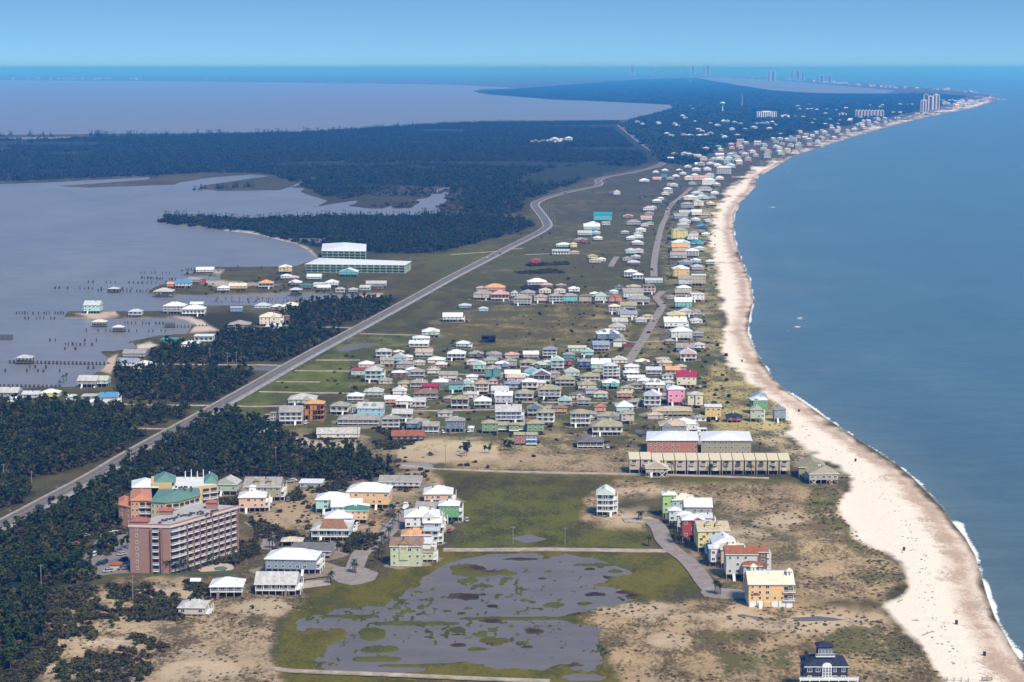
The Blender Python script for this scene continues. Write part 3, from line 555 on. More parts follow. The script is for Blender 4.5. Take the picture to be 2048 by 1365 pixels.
def tufts(mb, r, cx, cy, cz, rx, ry, rz_, n, s, m=0):
    for _ in range(n):
        while True:
            a, b, c = r.uniform(-1, 1), r.uniform(-1, 1), r.uniform(-1, 1)
            q = a * a + b * b + c * c
            if .15 < q < 1: break
        x, y, z = cx + a * rx, cy + b * ry, cz + c * rz_
        t = r.uniform(0, 6.28); u = r.uniform(-.6, .6); k = s * r.uniform(.6, 1.3)
        d1 = (math.cos(t) * k, math.sin(t) * k, u * k * .6); d2 = (-math.sin(t) * k * .8, math.cos(t) * k * .8, r.uniform(-.5, .9) * k)
        mb.poly([(x - d1[0] - d2[0], y - d1[1] - d2[1], z - d1[2] - d2[2]), (x + d1[0] - d2[0] * .6, y + d1[1] - d2[1] * .6, z + d1[2] - d2[2]), (x + d1[0] * .5 + d2[0], y + d1[1] * .5 + d2[1], z + d1[2] + d2[2]), (x - d1[0] * .8 + d2[0] * .7, y - d1[1] * .8 + d2[1] * .7, z + d2[2])], m)
def pine_parts(seed, H=11.0, dense=1.0):
    r = random.Random(seed); c = MB(); t = MB()
    lx, ly = r.uniform(-.5, .5), r.uniform(-.5, .5)
    t.cyl(0, 0, 0, H * .5, .22, .16, 6); t.cyl(lx * .3, ly * .3, H * .5, H * .95, .16, .05, 5)
    for k in range(r.randint(7, 10)):
        z = H * r.uniform(.55, .98); rr = r.uniform(1.5, 2.9); a = r.uniform(0, 6.28); d = rr * r.uniform(.2, .8)
        x, y = d * math.cos(a) + lx, d * math.sin(a) + ly
        tufts(c, r, x, y, z, rr * .55, rr * .55, .9, int(17 * dense), .62)
        t.bar((lx * .3, ly * .3, z - .8), (x, y, z - .1), .06)
    tufts(c, r, lx, ly, H, 1.0, 1.0, .8, int(12 * dense), .5)
    return c, t
def shrub_mb(seed, W=4.0, H=2.2, n=110, s=.5):
    r = random.Random(seed); c = MB()
    for k in range(5):
        a = r.uniform(0, 6.28); d = W * .3 * r.random()
        tufts(c, r, d * math.cos(a), d * math.sin(a), H * .42, W * .42, W * .42, H * .5, n // 5, s)
    return c
def join_mb(name, parts, mats):
    V = []; Fc = []; M = []
    for mb, mi in parts:
        n = len(V); V += mb.v; Fc += [tuple(i + n for i in f) for f in mb.f]; M += [mi] * len(mb.f)
    return new_mesh(name, V, Fc, mats, M)
pine_me = []
for k in range(6):
    c, t = pine_parts(100 + k, rnd.uniform(9.5, 12.5)); pine_me.append((c.mesh('pine_crown', PINE), t.mesh('trunk', BARK)))
    c2, t2 = c, t
    pine_me[-1] += (join_mb('pine', [(c, 0), (t, 1)], [PINE, BARK]),)
bright_me = []
for k in range(2):
    c, t = pine_parts(300 + k, 8, .9); bright_me.append((c.mesh('broad_crown', BRIGHT), t.mesh('trunk', BARK)))
shrub_me = [shrub_mb(200 + k, rnd.uniform(3.5, 6), rnd.uniform(2.2, 3.6)).mesh('shrub', OAK) for k in range(4)]
brush_me = [shrub_mb(230 + k, rnd.uniform(3, 5), 1.8, 60).mesh('brush', BRUSH) for k in range(2)]
lowshrub_me = [shrub_mb(240 + k, 1.7, .7, 22, .3).mesh('low_scrub', leafmat('dune_scrub', (.085, .075, .035), (.17, .15, .07))) for k in range(3)]
FARB = leafmat('far_brown_scrub', (.034, .030, .017), (.070, .056, .032))
def clump(seed, R_, H, n, s, tall=0, mat=None):
    r = random.Random(seed); c = MB()
    for k in range(n):
        a = r.uniform(0, 6.28); d = R_ * math.sqrt(r.random()); h = H * r.uniform(.55, 1.0)
        w = s * r.uniform(1.2, 2.0); x, y = d * math.cos(a), d * math.sin(a)
        tufts(c, r, x, y, h - w * .6, w, w, w * .8, 9, s * .62)
        if tall and r.random() < tall:
            c.bar((x, y, 0), (x, y, H * 1.4), .25); tufts(c, r, x, y, H * 1.45, w * .8, w * .8, w * .4, 7, s * .5)
    tufts(c, r, 0, 0, H * .3, R_, R_, H * .3, n * 3, s * 1.1)
    return c.mesh('tree_clump', mat or FARL)
clump_me = [clump(400 + k, 8, 8.5, 7, 1.7, .12) for k in range(4)]
brownclump_me = [clump(460 + k, 8, 5.5, 7, 1.8, .05, FARB) for k in range(2)]
bigclump_me = [clump(420 + k, 19, 11, 12, 3.4) for k in range(3)]
skyline_me = [clump(440 + k, 6, 8, 3, 1.6, .9) for k in range(3)]

def scatter(name, pts, meshes, kind='stuff', mat=None):
    """instances of meshes on points (x, y, z, scale, index); one object"""
    pts = np.array(pts, float)
    src = bpy.data.collections.new(name + '_kinds')
    for k, me in enumerate(meshes):
        src.objects.link(bpy.data.objects.new('%s_kind_%02d' % (name, k), me))
    me = bpy.data.meshes.new(name); me.vertices.add(len(pts)); me.vertices.foreach_set('co', pts[:, :3].astype(np.float32).reshape(-1))
    a = me.attributes.new('size', 'FLOAT', 'POINT'); a.data.foreach_set('value', pts[:, 3].astype(np.float32))
    a = me.attributes.new('turn', 'FLOAT', 'POINT'); a.data.foreach_set('value', np.random.RandomState(5).uniform(0, 6.28, len(pts)).astype(np.float32))
    a = me.attributes.new('pick', 'INT', 'POINT'); a.data.foreach_set('value', np.random.RandomState(6).randint(0, len(meshes), len(pts)).astype(np.int32))
    o = link(name, me, kind=kind)
    ng = bpy.data.node_groups.new(name, 'GeometryNodeTree')
    ng.interface.new_socket('Geometry', in_out='INPUT', socket_type='NodeSocketGeometry'); ng.interface.new_socket('Geometry', in_out='OUTPUT', socket_type='NodeSocketGeometry')
    n = ng.nodes; l = ng.links
    gi = n.new('NodeGroupInput'); go = n.new('NodeGroupOutput'); ip = n.new('GeometryNodeInstanceOnPoints'); ci = n.new('GeometryNodeCollectionInfo')
    ci.inputs['Collection'].default_value = src; ci.inputs['Separate Children'].default_value = True; ci.inputs['Reset Children'].default_value = True
    def at(nm, ty):
        q = n.new('GeometryNodeInputNamedAttribute'); q.data_type = ty; q.inputs[0].default_value = nm; return [s for s in q.outputs if s.enabled and s.name == 'Attribute'][0]
    l.new(gi.outputs[0], ip.inputs['Points']); l.new(ci.outputs[0], ip.inputs['Instance']); ip.inputs['Pick Instance'].default_value = True
    l.new(at('pick', 'INT'), ip.inputs['Instance Index']); l.new(at('size', 'FLOAT'), ip.inputs['Scale'])
    cx = n.new('ShaderNodeCombineXYZ'); l.new(at('turn', 'FLOAT'), cx.inputs[2]); l.new(cx.outputs[0], ip.inputs['Rotation'])
    l.new(ip.outputs[0], go.inputs[0]); md = o.modifiers.new('scatter', 'NODES'); md.node_group = ng
    return o
def fill(P, spacing, seed, holes=(), prob=1.0, nz=0.0, nzs=60.0, lev=LZ):
    """jittered world-space points inside a photo polygon"""
    W = [G(a, b, lev)[:2] for a, b in P]; xs = [p[0] for p in W]; ys = [p[1] for p in W]
    rs = np.random.RandomState(seed)
    gx, gy = np.meshgrid(np.arange(min(xs), max(xs), spacing), np.arange(min(ys), max(ys), spacing))
    gx = gx.ravel() + rs.uniform(-.5, .5, gx.size) * spacing; gy = gy.ravel() + rs.uniform(-.5, .5, gy.size) * spacing
    px, py = PXn(gx, gy)
    k = inpoly(gx, gy, W) & (rs.rand(gx.size) < prob) & (px > -420) & (px < 2400) & (py < 1460)
    if nz: k &= fbm(gx / nzs, gy / nzs, seed, 3) > -.5 + nz
    for Hp in holes: k &= ~inpoly(px, py, Hp)
    return gx[k], gy[k]
HWYB = [(a, b) for a, b in HWY]
hwp = np.array([c for c in hw])
def off_road(x, y, d=9):
    d = np.where(y > 3700, max(d, 42), d) if d > 25 else d
    # keep clear of the highway
    k = np.ones(x.shape, bool)
    m = y < 9000
    if m.any():
        dd = segdist(x[m], y[m], [tuple(c) for c in hwp[::3]], False); k[m] = dd > (d[m] if isinstance(d, np.ndarray) else d)
    return k
def is_land(x, y):
    sx, sy = PXn(x, y, 0.0); k = np.ones(x.shape, bool)
    for P in (BAY, NBAY, LAGOON, *PONDS): k &= ~inpoly(sx, sy, P)
    return k
# far woods as masses
rs = np.random.RandomState(11)
x, y = fill(FARFOREST, 34, 21); k = is_land(x, y); x, y = x[k], y[k]
scatter('far_forest', np.stack([x, y, np.full(x.shape, .5), rs.uniform(.75, 1.15, x.size)], 1), bigclump_me)
x, y = fill(MIDFOREST, 17, 22, nz=.36, nzs=300); k = is_land(x, y) & off_road(x, y, 28); x, y = x[k], y[k]
scatter('wooded_peninsula', np.stack([x, y, np.full(x.shape, LZ - .5), rs.uniform(.5, 1.1, x.size)], 1), clump_me + brownclump_me)
x, y = fill([(640,392),(760,376),(930,380),(1056,402),(1066,432),(1000,436),(905,433),(700,431)], 22, 23, nz=.47, nzs=160); k = is_land(x, y) & off_road(x, y, 20); x, y = x[k], y[k]
scatter('marsh_thicket', np.stack([x, y, np.full(x.shape, LZ - .5), rs.uniform(.4, .8, x.size)], 1), brownclump_me + clump_me[:1])
x, y = fill(PENINSULA, 12, 24, nz=.22, nzs=130); k = is_land(x, y) & off_road(x, y, 20); x, y = x[k], y[k]
scatter('peninsula_wood', np.stack([x, y, np.full(x.shape, LZ - .5), rs.uniform(.5, .9, x.size)], 1), clump_me + brownclump_me[:1])
# pines standing against the north bay
pts = []
for i in range(260):
    px = -300 + rs.rand() * 1330; py = .8 + np.interp(px, [-300, 0, 300, 600, 900, 1030], [268, 270, 268.5, 264.5, 248.5, 246]) + rs.rand() * 3 + 1.2
    if fbm(np.array([px / 40]), np.array([0.]), 3, 2)[0] < -.12: continue
    g = G(px, py); pts.append((g[0], g[1], .3, rs.uniform(.8, 1.7)))
for px, py in [(430,377),(440,378),(452,377),(466,376),(480,375),(490,374),(500,374),(410,378),(395,380),(850,429),(862,430),(884,431)]:
    for q in range(3): g = G(px + rs.uniform(-8, 8), py); pts.append((g[0], g[1], .3, rs.uniform(.5, .9)))
scatter('shoreline_pines', pts, skyline_me)
# nearer woods: single pines in front, the rest as a mass
gi = [0, 0]
front = []
mass = []; masssh = []
for wi, (nm, P) in enumerate(WOODS.items()):
    sparse = .5 if 'sparse' in nm else 1
    x, y = fill(P, 5.6 if P[0][1] > 780 else 6.6, 50 + wi, prob=sparse * .9); k = off_road(x, y, 10) & is_land(x, y); x, y = x[k], y[k]
    for a, b in zip(x, y):
        mass.append((a, b, LZ - .3, rs.uniform(.35, .85), wi))
    x, y = fill(P, 4.6, 70 + wi, prob=.5 * sparse); k = off_road(x, y, 9) & is_land(x, y); x, y = x[k], y[k]
    masssh += [(a, b, LZ - .2, rs.uniform(.7, 1.9)) for a, b in zip(x, y)]
for si, P in enumerate(SHRUBS):
    x, y = fill(P, 2.6, 90 + si, prob=.9)
    masssh += [(a, b, ground_z(a, b) - .3, rs.uniform(.5, 1.05)) for a, b in zip(x, y)]
mass.sort(key=lambda t: t[1])
wn_ = list(WOODS)
ntree = 0; rest = []
desc = ['slender dark pine with flat layered crown in the %s', 'dark pine with open ragged crown in the %s', 'tall dark pine standing in the %s']
for i, (a, b, z, s_, wi) in enumerate(mass):
    px, py = PXn(a, b); inview = -20 < px < 2060 and py < 1385
    if inview and ntree < 290 and s_ > .5 and i % 2 == 0:
        k = i % 6; T = thing('pine_tree', ('dark pine in the %s' % wn_[wi]), 'pine tree', (a, b, z), rs.uniform(0, 6.28), 'pines of the ' + wn_[wi])
        T.scale = (s_,) * 3
        link('crown', pine_me[k][0], T); link('trunk', pine_me[k][1], T); ntree += 1
    else: rest.append((a, b, z, s_))
scatter('pine_wood', rest, [p[2] for p in pine_me]); bright_sh = [shrub_mb(260 + k, 4, 2.6).mesh('shrub', leafmat('olive_leaves', (.045, .055, .015), (.095, .10, .03))) for k in range(1)]
scatter('undergrowth', masssh, shrub_me + brush_me[:1] + bright_sh)
# ground scrub of the dunes, too many to count
pts = []
for P, sp, pr, nz in ((ZONES[25][0], 3.4, .6, .46), (ZONES[26][0], 3.4, .6, .47), (ZONES[23][0], 3.2, .6, .47), (ZONES[21][0], 4, .5, .5), (ZONES[27][0], 4, .5, .48), (GREENDUNE[0], 2.4, .7, .42), (GREENDUNE[1], 2.4, .7, .42), (GREENDUNE[2], 2.6, .7, .42), (GREENDUNE[4], 2.6, .6, .42)):
    x, y = fill(P, sp, int(sp * 100), prob=pr, nz=nz, nzs=14)
    sd_ = segdist(x, y, gw, False); qx, qy = PXn(x, y); k = (~inpoly(qx, qy, BEACH)) & (sd_ > 25)
    pts += [(a, b, ground_z(a, b) - .15, rs.uniform(.5, 1.2)) for a, b in zip(x[k], y[k])]
scatter('dune_scrub', pts, lowshrub_me)
pts = []
for P, sp in (([(700,640),(1250,600),(1260,720),(1000,700),(840,690),(720,700)], 16), ([(700,700),(1450,700),(1480,900),(560,900)], 11), ([(1000,480),(1330,400),(1300,620),(1100,560)], 26), ([(560,880),(1250,880),(1250,940),(800,935)], 12), ([(1260,715),(1330,590),(1330,400),(1430,360),(1435,700)], 12), ([(430,830),(620,722),(760,672),(840,690),(700,800)], 22), ([(1280,330),(1440,320),(1440,345),(1300,400)], 30), ([(280,540),(700,545),(700,590),(300,590)], 14), ([(480,960),(860,935),(800,1040),(700,1100),(520,1080)], 7)):
    x, y = fill(P, sp, int(sp * 7) + 3, prob=.5, nz=.47, nzs=50); k = off_road(x, y, 9) & is_land(x, y)
    pts += [(a, b, LZ - .25, rs.uniform(.4, 1.0)) for a, b in zip(x[k], y[k])]
scatter('meadow_scrub', pts, shrub_me + brush_me)
# ---------------------------------------------------------------- houses on stilts
WALL = {'mint': (.40, .66, .54), 'seafoam': (.42, .60, .50), 'pale yellow': (.74, .66, .42), 'grey-white': (.60, .60, .58), 'light blue': (.38, .58, .68), 'grey': (.36, .36, .35), 'dark grey': (.13, .13, .13), 'blue-grey': (.23, .31, .38),
 'tan': (.50, .42, .30), 'teal': (.06, .30, .32), 'red': (.42, .05, .04), 'turquoise': (.12, .55, .50), 'beige': (.55, .48, .38), 'blue': (.16, .28, .52), 'dark green': (.07, .14, .11), 'cream': (.72, .66, .50), 'rusty red': (.40, .12, .06), 'orange': (.72, .30, .08),
 'pink': (.80, .30, .46), 'pale pink': (.70, .48, .42), 'royal blue': (.03, .08, .30), 'yellow': (.72, .50, .14), 'lemon yellow': (.74, .66, .18), 'brown': (.17, .12, .09), 'dark brown': (.075, .05, .04), 'lavender': (.52, .48, .62), 'white': (.74, .74, .72), 'salmon': (.70, .27, .17), 'pale mint': (.56, .70, .60),
 'peach': (.76, .46, .30), 'aqua': (.36, .66, .62), 'olive': (.36, .33, .19), 'sage green': (.42, .52, .40), 'sky blue': (.25, .58, .72), 'lime green': (.36, .62, .16), 'green': (.14, .40, .16), 'bright turquoise': (.05, .48, .58), 'terracotta': (.50, .20, .12), 'charred black': (.03, .028, .026), 'slate blue': (.12, .20, .30), 'pale lime': (.52, .58, .34), 'golden yellow': (.80, .50, .18), 'maroon': (.22, .05, .06), 'pale grey': (.58, .58, .56), 'leaf green': (.20, .34, .16)}
ROOF = {'white': (.76, .78, .80), 'grey': (.34, .32, .29), 'pale grey': (.50, .49, .46), 'dark grey': (.17, .16, .16), 'tan': (.50, .42, .31), 'brown': (.26, .17, .12), 'red': (.42, .06, .05), 'crimson': (.36, .03, .06), 'orange': (.66, .36, .18), 'blue': (.10, .26, .42), 'green': (.07, .22, .16), 'cream': (.76, .68, .50), 'teal': (.03, .27, .34), 'rust': (.32, .12, .06), 'blue-grey': (.28, .31, .38), 'navy': (.035, .04, .065), 'pink': (.58, .36, .30), 'silver': (.55, .58, .60), 'olive': (.36, .33, .22), 'beige': (.58, .50, .38)}
def _mute(c, k=.16): g = sum(c) / 3; return tuple(v * (1 - k) + g * k for v in c)
def wmat(c): return paint(c.replace(' ', '_') + '_siding', _mute(WALL[c]), .75, .12, .6, (.35, 'Z', .90))
def rmat(c, metal=None):
    m = c in ('white', 'silver', 'cream', 'red', 'crimson', 'blue', 'teal', 'green')
    return paint(c.replace(' ', '_') + ('_metal_roof' if m else '_shingle_roof'), ROOF[c], .5 if m else .9, .16 if m else .28, .45, (.6, 'X', .93) if m else None, .4 if m else .15)
TRIM = paint('white_trim', (.78, .78, .76), .6, .06); WOOD = paint('weathered_wood', (.22, .18, .14), .9, .3, 2); PILE = paint('timber_piling', (.30, .26, .21), .9, .3, 2)
GLASS = paint('window_glass', (.035, .045, .055), .12, .2, .8, None, .6); DARKIN = paint('shade_and_dark_paint', (.05, .045, .04), .9, .2)  # near-black colour: shade painted into openings and open shells; also dark vents, doors
_win = {}
def window_mesh(w, h):
    k = (round(w, 1), round(h, 1))
    if k not in _win:
        f = MB(); w, h = k; t = .12
        for (a, b, c, d) in ((-w / 2 - t, w / 2 + t, h, h + t), (-w / 2 - t, w / 2 + t, -t, 0), (-w / 2 - t, -w / 2, 0, h), (w / 2, w / 2 + t, 0, h), (-.04, .04, 0, h)): f.box(a, b, -.10, .0, c, d)
        p = MB(); p.box(-w / 2, w / 2, -.05, .0, 0, h)
        j = join_mb('window', [(f, 0), (p, 1)], [TRIM, GLASS])
        _win[k] = (f.mesh('window', TRIM), p.mesh('pane', GLASS), j)
    return _win[k]
def put_window(par, x, y, z, rz, w=1.0, h=1.5, near=False):
    m = window_mesh(w, h)
    if near:
        o = link('window', m[0], par, (x, y, z), rz); link('pane', m[1], o)
    else: o = link('window', m[2], par, (x, y, z), rz)
    return o
def roof_mb(typ, x0, x1, y0, y1, z, h, ov=.5, th=.22):
    mb = MB(); x0 -= ov; x1 += ov; y0 -= ov; y1 += ov
    c = [(x0, y0, z), (x1, y0, z), (x1, y1, z), (x0, y1, z)]; W, D = x1 - x0, y1 - y0; xm, ym = (x0 + x1) / 2, (y0 + y1) / 2
    if typ == 'flat':
        mb.box(x0, x1, y0, y1, z, z + max(.35, h)); return mb
    up = [(a, b, k + th) for a, b, k in c]
    for i in range(4):
        j = (i + 1) % 4; mb.poly([c[i], c[j], up[j], up[i]])
    mb.poly(c[::-1])
    if typ == 'pyr' or (typ == 'hip' and abs(W - D) < 1.2):
        a = (xm, ym, z + h)
        for i in range(4): mb.poly([up[i], up[(i + 1) % 4], a])
    elif typ == 'hip':
        if W > D: a, b = (x0 + D / 2, ym, z + h), (x1 - D / 2, ym, z + h); mb.poly([up[0], up[1], b, a]); mb.poly([up[1], up[2], b]); mb.poly([up[2], up[3], a, b]); mb.poly([up[3], up[0], a])
        else: a, b = (xm, y0 + W / 2, z + h), (xm, y1 - W / 2, z + h); mb.poly([up[0], up[1], a]); mb.poly([up[1], up[2], b, a]); mb.poly([up[2], up[3], b]); mb.poly([up[3], up[0], a, b])
    elif typ == 'gx': a, b = (x0, ym, z + h), (x1, ym, z + h); mb.poly([up[0], up[1], b, a]); mb.poly([up[2], up[3], a, b]); mb.poly([up[1], up[2], b], 1); mb.poly([up[3], up[0], a], 1)
    elif typ == 'gy': a, b = (xm, y0, z + h), (xm, y1, z + h); mb.poly([up[0], up[1], a], 1); mb.poly([up[1], up[2], b, a]); mb.poly([up[2], up[3], b], 1); mb.poly([up[3], up[0], a, b])
    return mb
def railing_mb(x0, x1, y, z, h=1.0, dz=.0, step=1.2, r=.05):
    mb = MB(); mb.box(x0, x1, y - r, y + r, z + h - .1, z + h); mb.box(x0, x1, y - r, y + r, z + .12, z + .2)
    n = max(2, int((x1 - x0) / step))
    for i in range(n + 1): xx = x0 + (x1 - x0) * i / n; mb.box(xx - r * .9, xx + r * .9, y - r * .9, y + r * .9, z, z + h)
    return mb
_pil = {}
def pile_mesh(h, r=.17):
    k = round(h, 1)
    if k not in _pil: mb = MB(); mb.box(-r, r, -r, r, 0, k); _pil[k] = mb.mesh('piling', PILE)
    return _pil[k]
HOUSES = []
def body(T, x0, x1, y0, y1, st, wh, typ, rh, wall, roof, r, s, opt, near, parts=True):
    """a volume with walls, roof, windows and porches as children of T"""
    ns_ = max(1, int(round(wh / 2.9))); fh = wh / ns_; W, D = x1 - x0, y1 - y0
    wm, rm = wmat(wall), rmat(roof); porch = 'p' in opt; yp = y0
    if porch: y0 = y0 + min(2.2, D * .25)
    mb = MB(); mb.box(x0, x1, y0, y1, st, st + wh); mb.obj('wall', wm, T)
    rf = roof_mb(typ, x0, x1, yp, y1, st + wh, rh).obj('roof', [rm, wm], T)
    if near and typ != 'flat':
        e = MB(); e.box(x0 - .55, x1 + .55, yp - .6, yp - .52, st + wh - .1, st + wh + .2); e.obj('fascia', TRIM, rf)
    if 'd' in opt:
        k = 2 if W > 9 else 1
        for i in range(k):
            xx = x0 + W * (i + 1) / (k + 1); dm = MB(); w2 = min(1.4, W / 8)
            dm.box(xx - w2, xx + w2, yp + D * .12, yp + D * .40, st + wh + .2, st + wh + rh * .62 + .4); do = dm.obj('dormer', wm, T)
            roof_mb('gy', xx - w2, xx + w2, yp + D * .10, yp + D * .42, st + wh + rh * .62 + .4, w2 * .8, .2, .1).obj('dormer_roof', [rm, wm], do)
            put_window(T, xx, yp + D * .12, st + wh + .5, 0, .9, 1.0)
    # front openings
    n = max(2, int(W / (2.9 if near else 3.4)))
    for f in range(ns_):
        z = st + f * fh
        for i in range(n):
            if not porch and r.random() < .22: continue
            xx = x0 + W * (i + .5) / n
            if porch: put_window(T, xx, y0, z + .15, 0, min(1.7, W / n * .62), min(2.1, fh - .7), near)
            else: put_window(T, xx, y0, z + fh * .32, 0, r.choice((.9, 1.1, 1.5)), 1.25, near)
        # the sides that face the camera's axis
        if T.location.x < 60 or 'R' in opt:
            m2 = max(1, int(D / 4.2))
            for i in range(m2):
                if r.random() < .3: continue
                put_window(T, x1, y0 + (y1 - y0) * (i + .5) / m2, z + fh * .32, math.pi / 2, .9, 1.2, near)
        else:
            m2 = max(1, int(D / 4.8))
            for i in range(m2): put_window(T, x0, y0 + (y1 - y0) * (i + .5) / m2, z + fh * .32, -math.pi / 2, .9, 1.2, near)
    if porch:
        for f in range(ns_):
            z = st + f * fh; sl = MB(); sl.box(x0, x1, yp, y0 - .003, z - .22, z + .02); so = sl.obj('porch_floor', TRIM, T)
            railing_mb(x0, x1, yp + .08, z + .02, .95).obj('railing', TRIM, so)
        k = max(2, int(W / 3.2))
        for i in range(k + 1):
            xx = x0 + .12 + (W - .24) * i / k; c = MB(); c.box(-.11, .11, -.11, .11, 0, wh); c.obj('porch_post', TRIM, T, (xx, yp + .14, st + .02))
    if 'r' in opt:
        for f in range(ns_):
            z = st + f * fh; sl = MB(); sl.box(x1 + .003, x1 + 2.0, yp + D * .1, y1 - D * .1, z - .2, z + .02); so = sl.obj('side_deck', TRIM, T)
            rl = railing_mb(yp + D * .1, y1 - D * .1, 0, 0, .95); rl.obj('railing', TRIM, so, (x1 + 1.95, 0, z), math.pi / 2)
            fr = MB(); fr.box(x1 + .05, x1 + 1.95, yp + D * .1, yp + D * .1 + .08, z + .85, z + .97); fr.obj('rail', TRIM, so)
        for yy in (yp + D * .12, yp + D * .5, y1 - D * .12): c = MB(); c.box(-.12, .12, -.12, .12, 0, st + wh - .2); c.obj('deck_post', TRIM, T, (x1 + 1.85, yy, 0))
def house(x, yb, w, h, wall, roof, typ, where, opt='', d=None, name='stilt_house', rz=None, extra=None, z0=None, st=None, label=None, catg='house', group='stilt houses of the village'):
    s = scale_at(x, yb); r = random.Random(int(x * 7 + yb * 131)); g = G(x, yb)
    W = max(3.2, w / s); D = d or min(15, max(6.5, W * r.uniform(.75, .95))); dep = math.atan2(HC, g[1])
    if typ == 'flat': k = .9
    else: k = .5
    T = max(3.6, h / s - D * math.sin(dep) * k)
    rh = {'flat': .35, 'hip': min(W, D) * .24, 'gx': D * .27, 'gy': W * .30, 'pyr': min(W, D) * .42}[typ]
    rh = min(rh, T * .42)
    if st is None: st = 2.7 if T > 7.4 else 1.6 if T > 5.2 else .8
    if 'L' in opt: st = .25
    wh = max(2.3, T - st - rh)
    if rz is None: rz = R(r.uniform(-5, 4))
    near = s > 3.35; mid = s > 1.9
    z = z0 if z0 is not None else ground_z(g[0], g[1] + D / 2)
    z = max(z, .6) - .15
    O = thing(name, label or '', catg, (g[0], g[1] + D / 2, z), rz, group)
    x0, x1, y0, y1 = -W / 2, W / 2, -D / 2, D / 2
    if 'r' in opt: x1 -= 1.5
    body(O, x0, x1, y0, y1, st, wh, typ, rh, wall, roof, r, s, opt, near)
    nx, ny = max(2, int(W / 3)) + 1, max(2, int(D / 4)) + 1
    if near:
        for i in range(nx):
            for j in range(ny):
                if 0 < i < nx - 1 and 0 < j < ny - 1: continue
                link('piling', pile_mesh(st + .1), O, (x0 + .2 + (x1 - x0 - .4) * i / (nx - 1), y0 + .2 + (D - .4) * j / (ny - 1), -.1))
    else:
        mb = MB()
        for i in range(nx):
            for j in range(ny):
                xx, yy = x0 + .2 + (x1 - x0 - .4) * i / (nx - 1), y0 + .2 + (D - .4) * j / (ny - 1); mb.box(xx - .17, xx + .17, yy - .17, yy + .17, -.1, st)
        mb.obj('pilings', PILE, O, kind='stuff')
    if st > 2:
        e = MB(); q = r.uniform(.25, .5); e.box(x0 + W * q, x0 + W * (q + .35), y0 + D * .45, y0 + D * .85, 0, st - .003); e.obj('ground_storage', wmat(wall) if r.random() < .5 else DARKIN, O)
        if mid and 'n' not in opt:            # stairs down from the front
            sx = r.choice((x0 + W * .25, x0 + W * .7)); stp = MB(); nst = 7
            for i in range(nst): stp.box(sx - .6, sx + .6, y0 - 2.6 + i * .37, y0 - 2.6 + (i + 1) * .37, st * i / nst, st * (i + 1) / nst)
            so = stp.obj('stairs', TRIM if r.random() < .6 else WOOD, O)
    if not extra and typ == 'hip' and 'p' not in opt and r.random() < .45 and W > 6 and T > 5:
        q0 = x0 + (x1 - x0) * r.choice((.08, .5)); q1 = q0 + (x1 - x0) * .40; mb = MB(); mb.box(q0, q1, y0 - 1.3, y0 + .5, st + .002, st + wh - .01); wo = mb.obj('wing', wmat(wall), O)
        roof_mb('gy', q0, q1, y0 - 1.3, y0 + D * .38, st + wh - .02, (q1 - q0) * .30 + .25, .3).obj('wing_roof', [rmat(roof), wmat(wall)], wo)
        for f in range(max(1, int(round(wh / 2.9)))): put_window(O, (q0 + q1) / 2, y0 - 1.31, st + f * wh / max(1, int(round(wh / 2.9))) + .9, 0, 1.3, 1.25, near)
    if mid and typ != 'flat':
        for q in range(r.choice((0, 1, 2))): vx = x0 + (x1 - x0) * r.uniform(.25, .75); mb = MB(); mb.box(vx - .25, vx + .25, -D * .12 - .25, -D * .12 + .25, st + wh + .3, st + wh + rh + .25); mb.obj('roof_vent', TRIM if r.random() < .5 else DARKIN, O)
    if r.random() < .4: mb = MB(); mb.box(x0 + .3, x1 - .3, y1 - .02, y1 + 1.8, st - .2, st); mb.obj('rear_deck', WOOD, O)
    if extra: extra(O, x0, x1, y0, y1, st, wh, rh, r)
    HOUSES.append(dict(o=O, x=x, y=yb, w=w, h=h, wall=wall, roof=roof, typ=typ, where=where, fl=max(1, int(round(wh / 2.9))), fixed=bool(label)))
    return O
TYPN = {'hip': 'hip', 'gx': 'gabled', 'gy': 'gable-fronted', 'pyr': 'pyramid', 'flat': 'flat'}
def label_houses():
    used = set(h['o']['label'] for h in HOUSES if h['fixed'])
    for h in HOUSES:
        if h['fixed']: continue
        big = 'large ' if h['w'] > 45 and h['y'] < 900 else ''
        h['short'] = '%s%s house with %s %s roof' % (big, h['wall'], h['roof'], TYPN[h['typ']])
    for h in HOUSES:
        if h['fixed']: continue
        nb = sorted((q for q in HOUSES if q is not h and 'short' in q), key=lambda q: abs(q['x'] - h['x']) + 1.8 * abs(q['y'] - h['y']))[:8]
        done = False
        for q in [None] + nb:
            if q is None:
                if sum(1 for k in HOUSES if k.get('short') == h['short'] and k['where'] == h['where']) > 1: continue
                lab = '%s %s' % (h['short'], h['where'])
            else:
                dx, dy = q['x'] - h['x'], (q['y'] - h['y']) * 1.8
                rel = ('left of' if dx > 0 else 'right of') if abs(dx) > abs(dy) else ('behind' if dy > 0 else 'in front of')
                lab = '%s %s the %s %s-roofed one' % (h['short'], rel, q['wall'], q['roof'])
                if len((lab + ' ' + h['where']).split()) <= 16: lab += ' ' + h['where']
            if lab not in used: used.add(lab); h['o']['label'] = lab; done = True; break
        if not done:
            h['o']['label'] = h['short'] + ' ' + h['where']
def table(txt, where, **kw):
    for ln in txt.strip().split('\n'):
        p = [q.strip() for q in ln.split(',')]
        house(float(p[0]), float(p[1]), float(p[2]), float(p[3]), p[4], p[5], p[6], where, p[7] if len(p) > 7 else '', **kw)
MIDV = 'in the middle village'; LEFTV = 'at the village left end'; RGT = 'near the sandy road end'
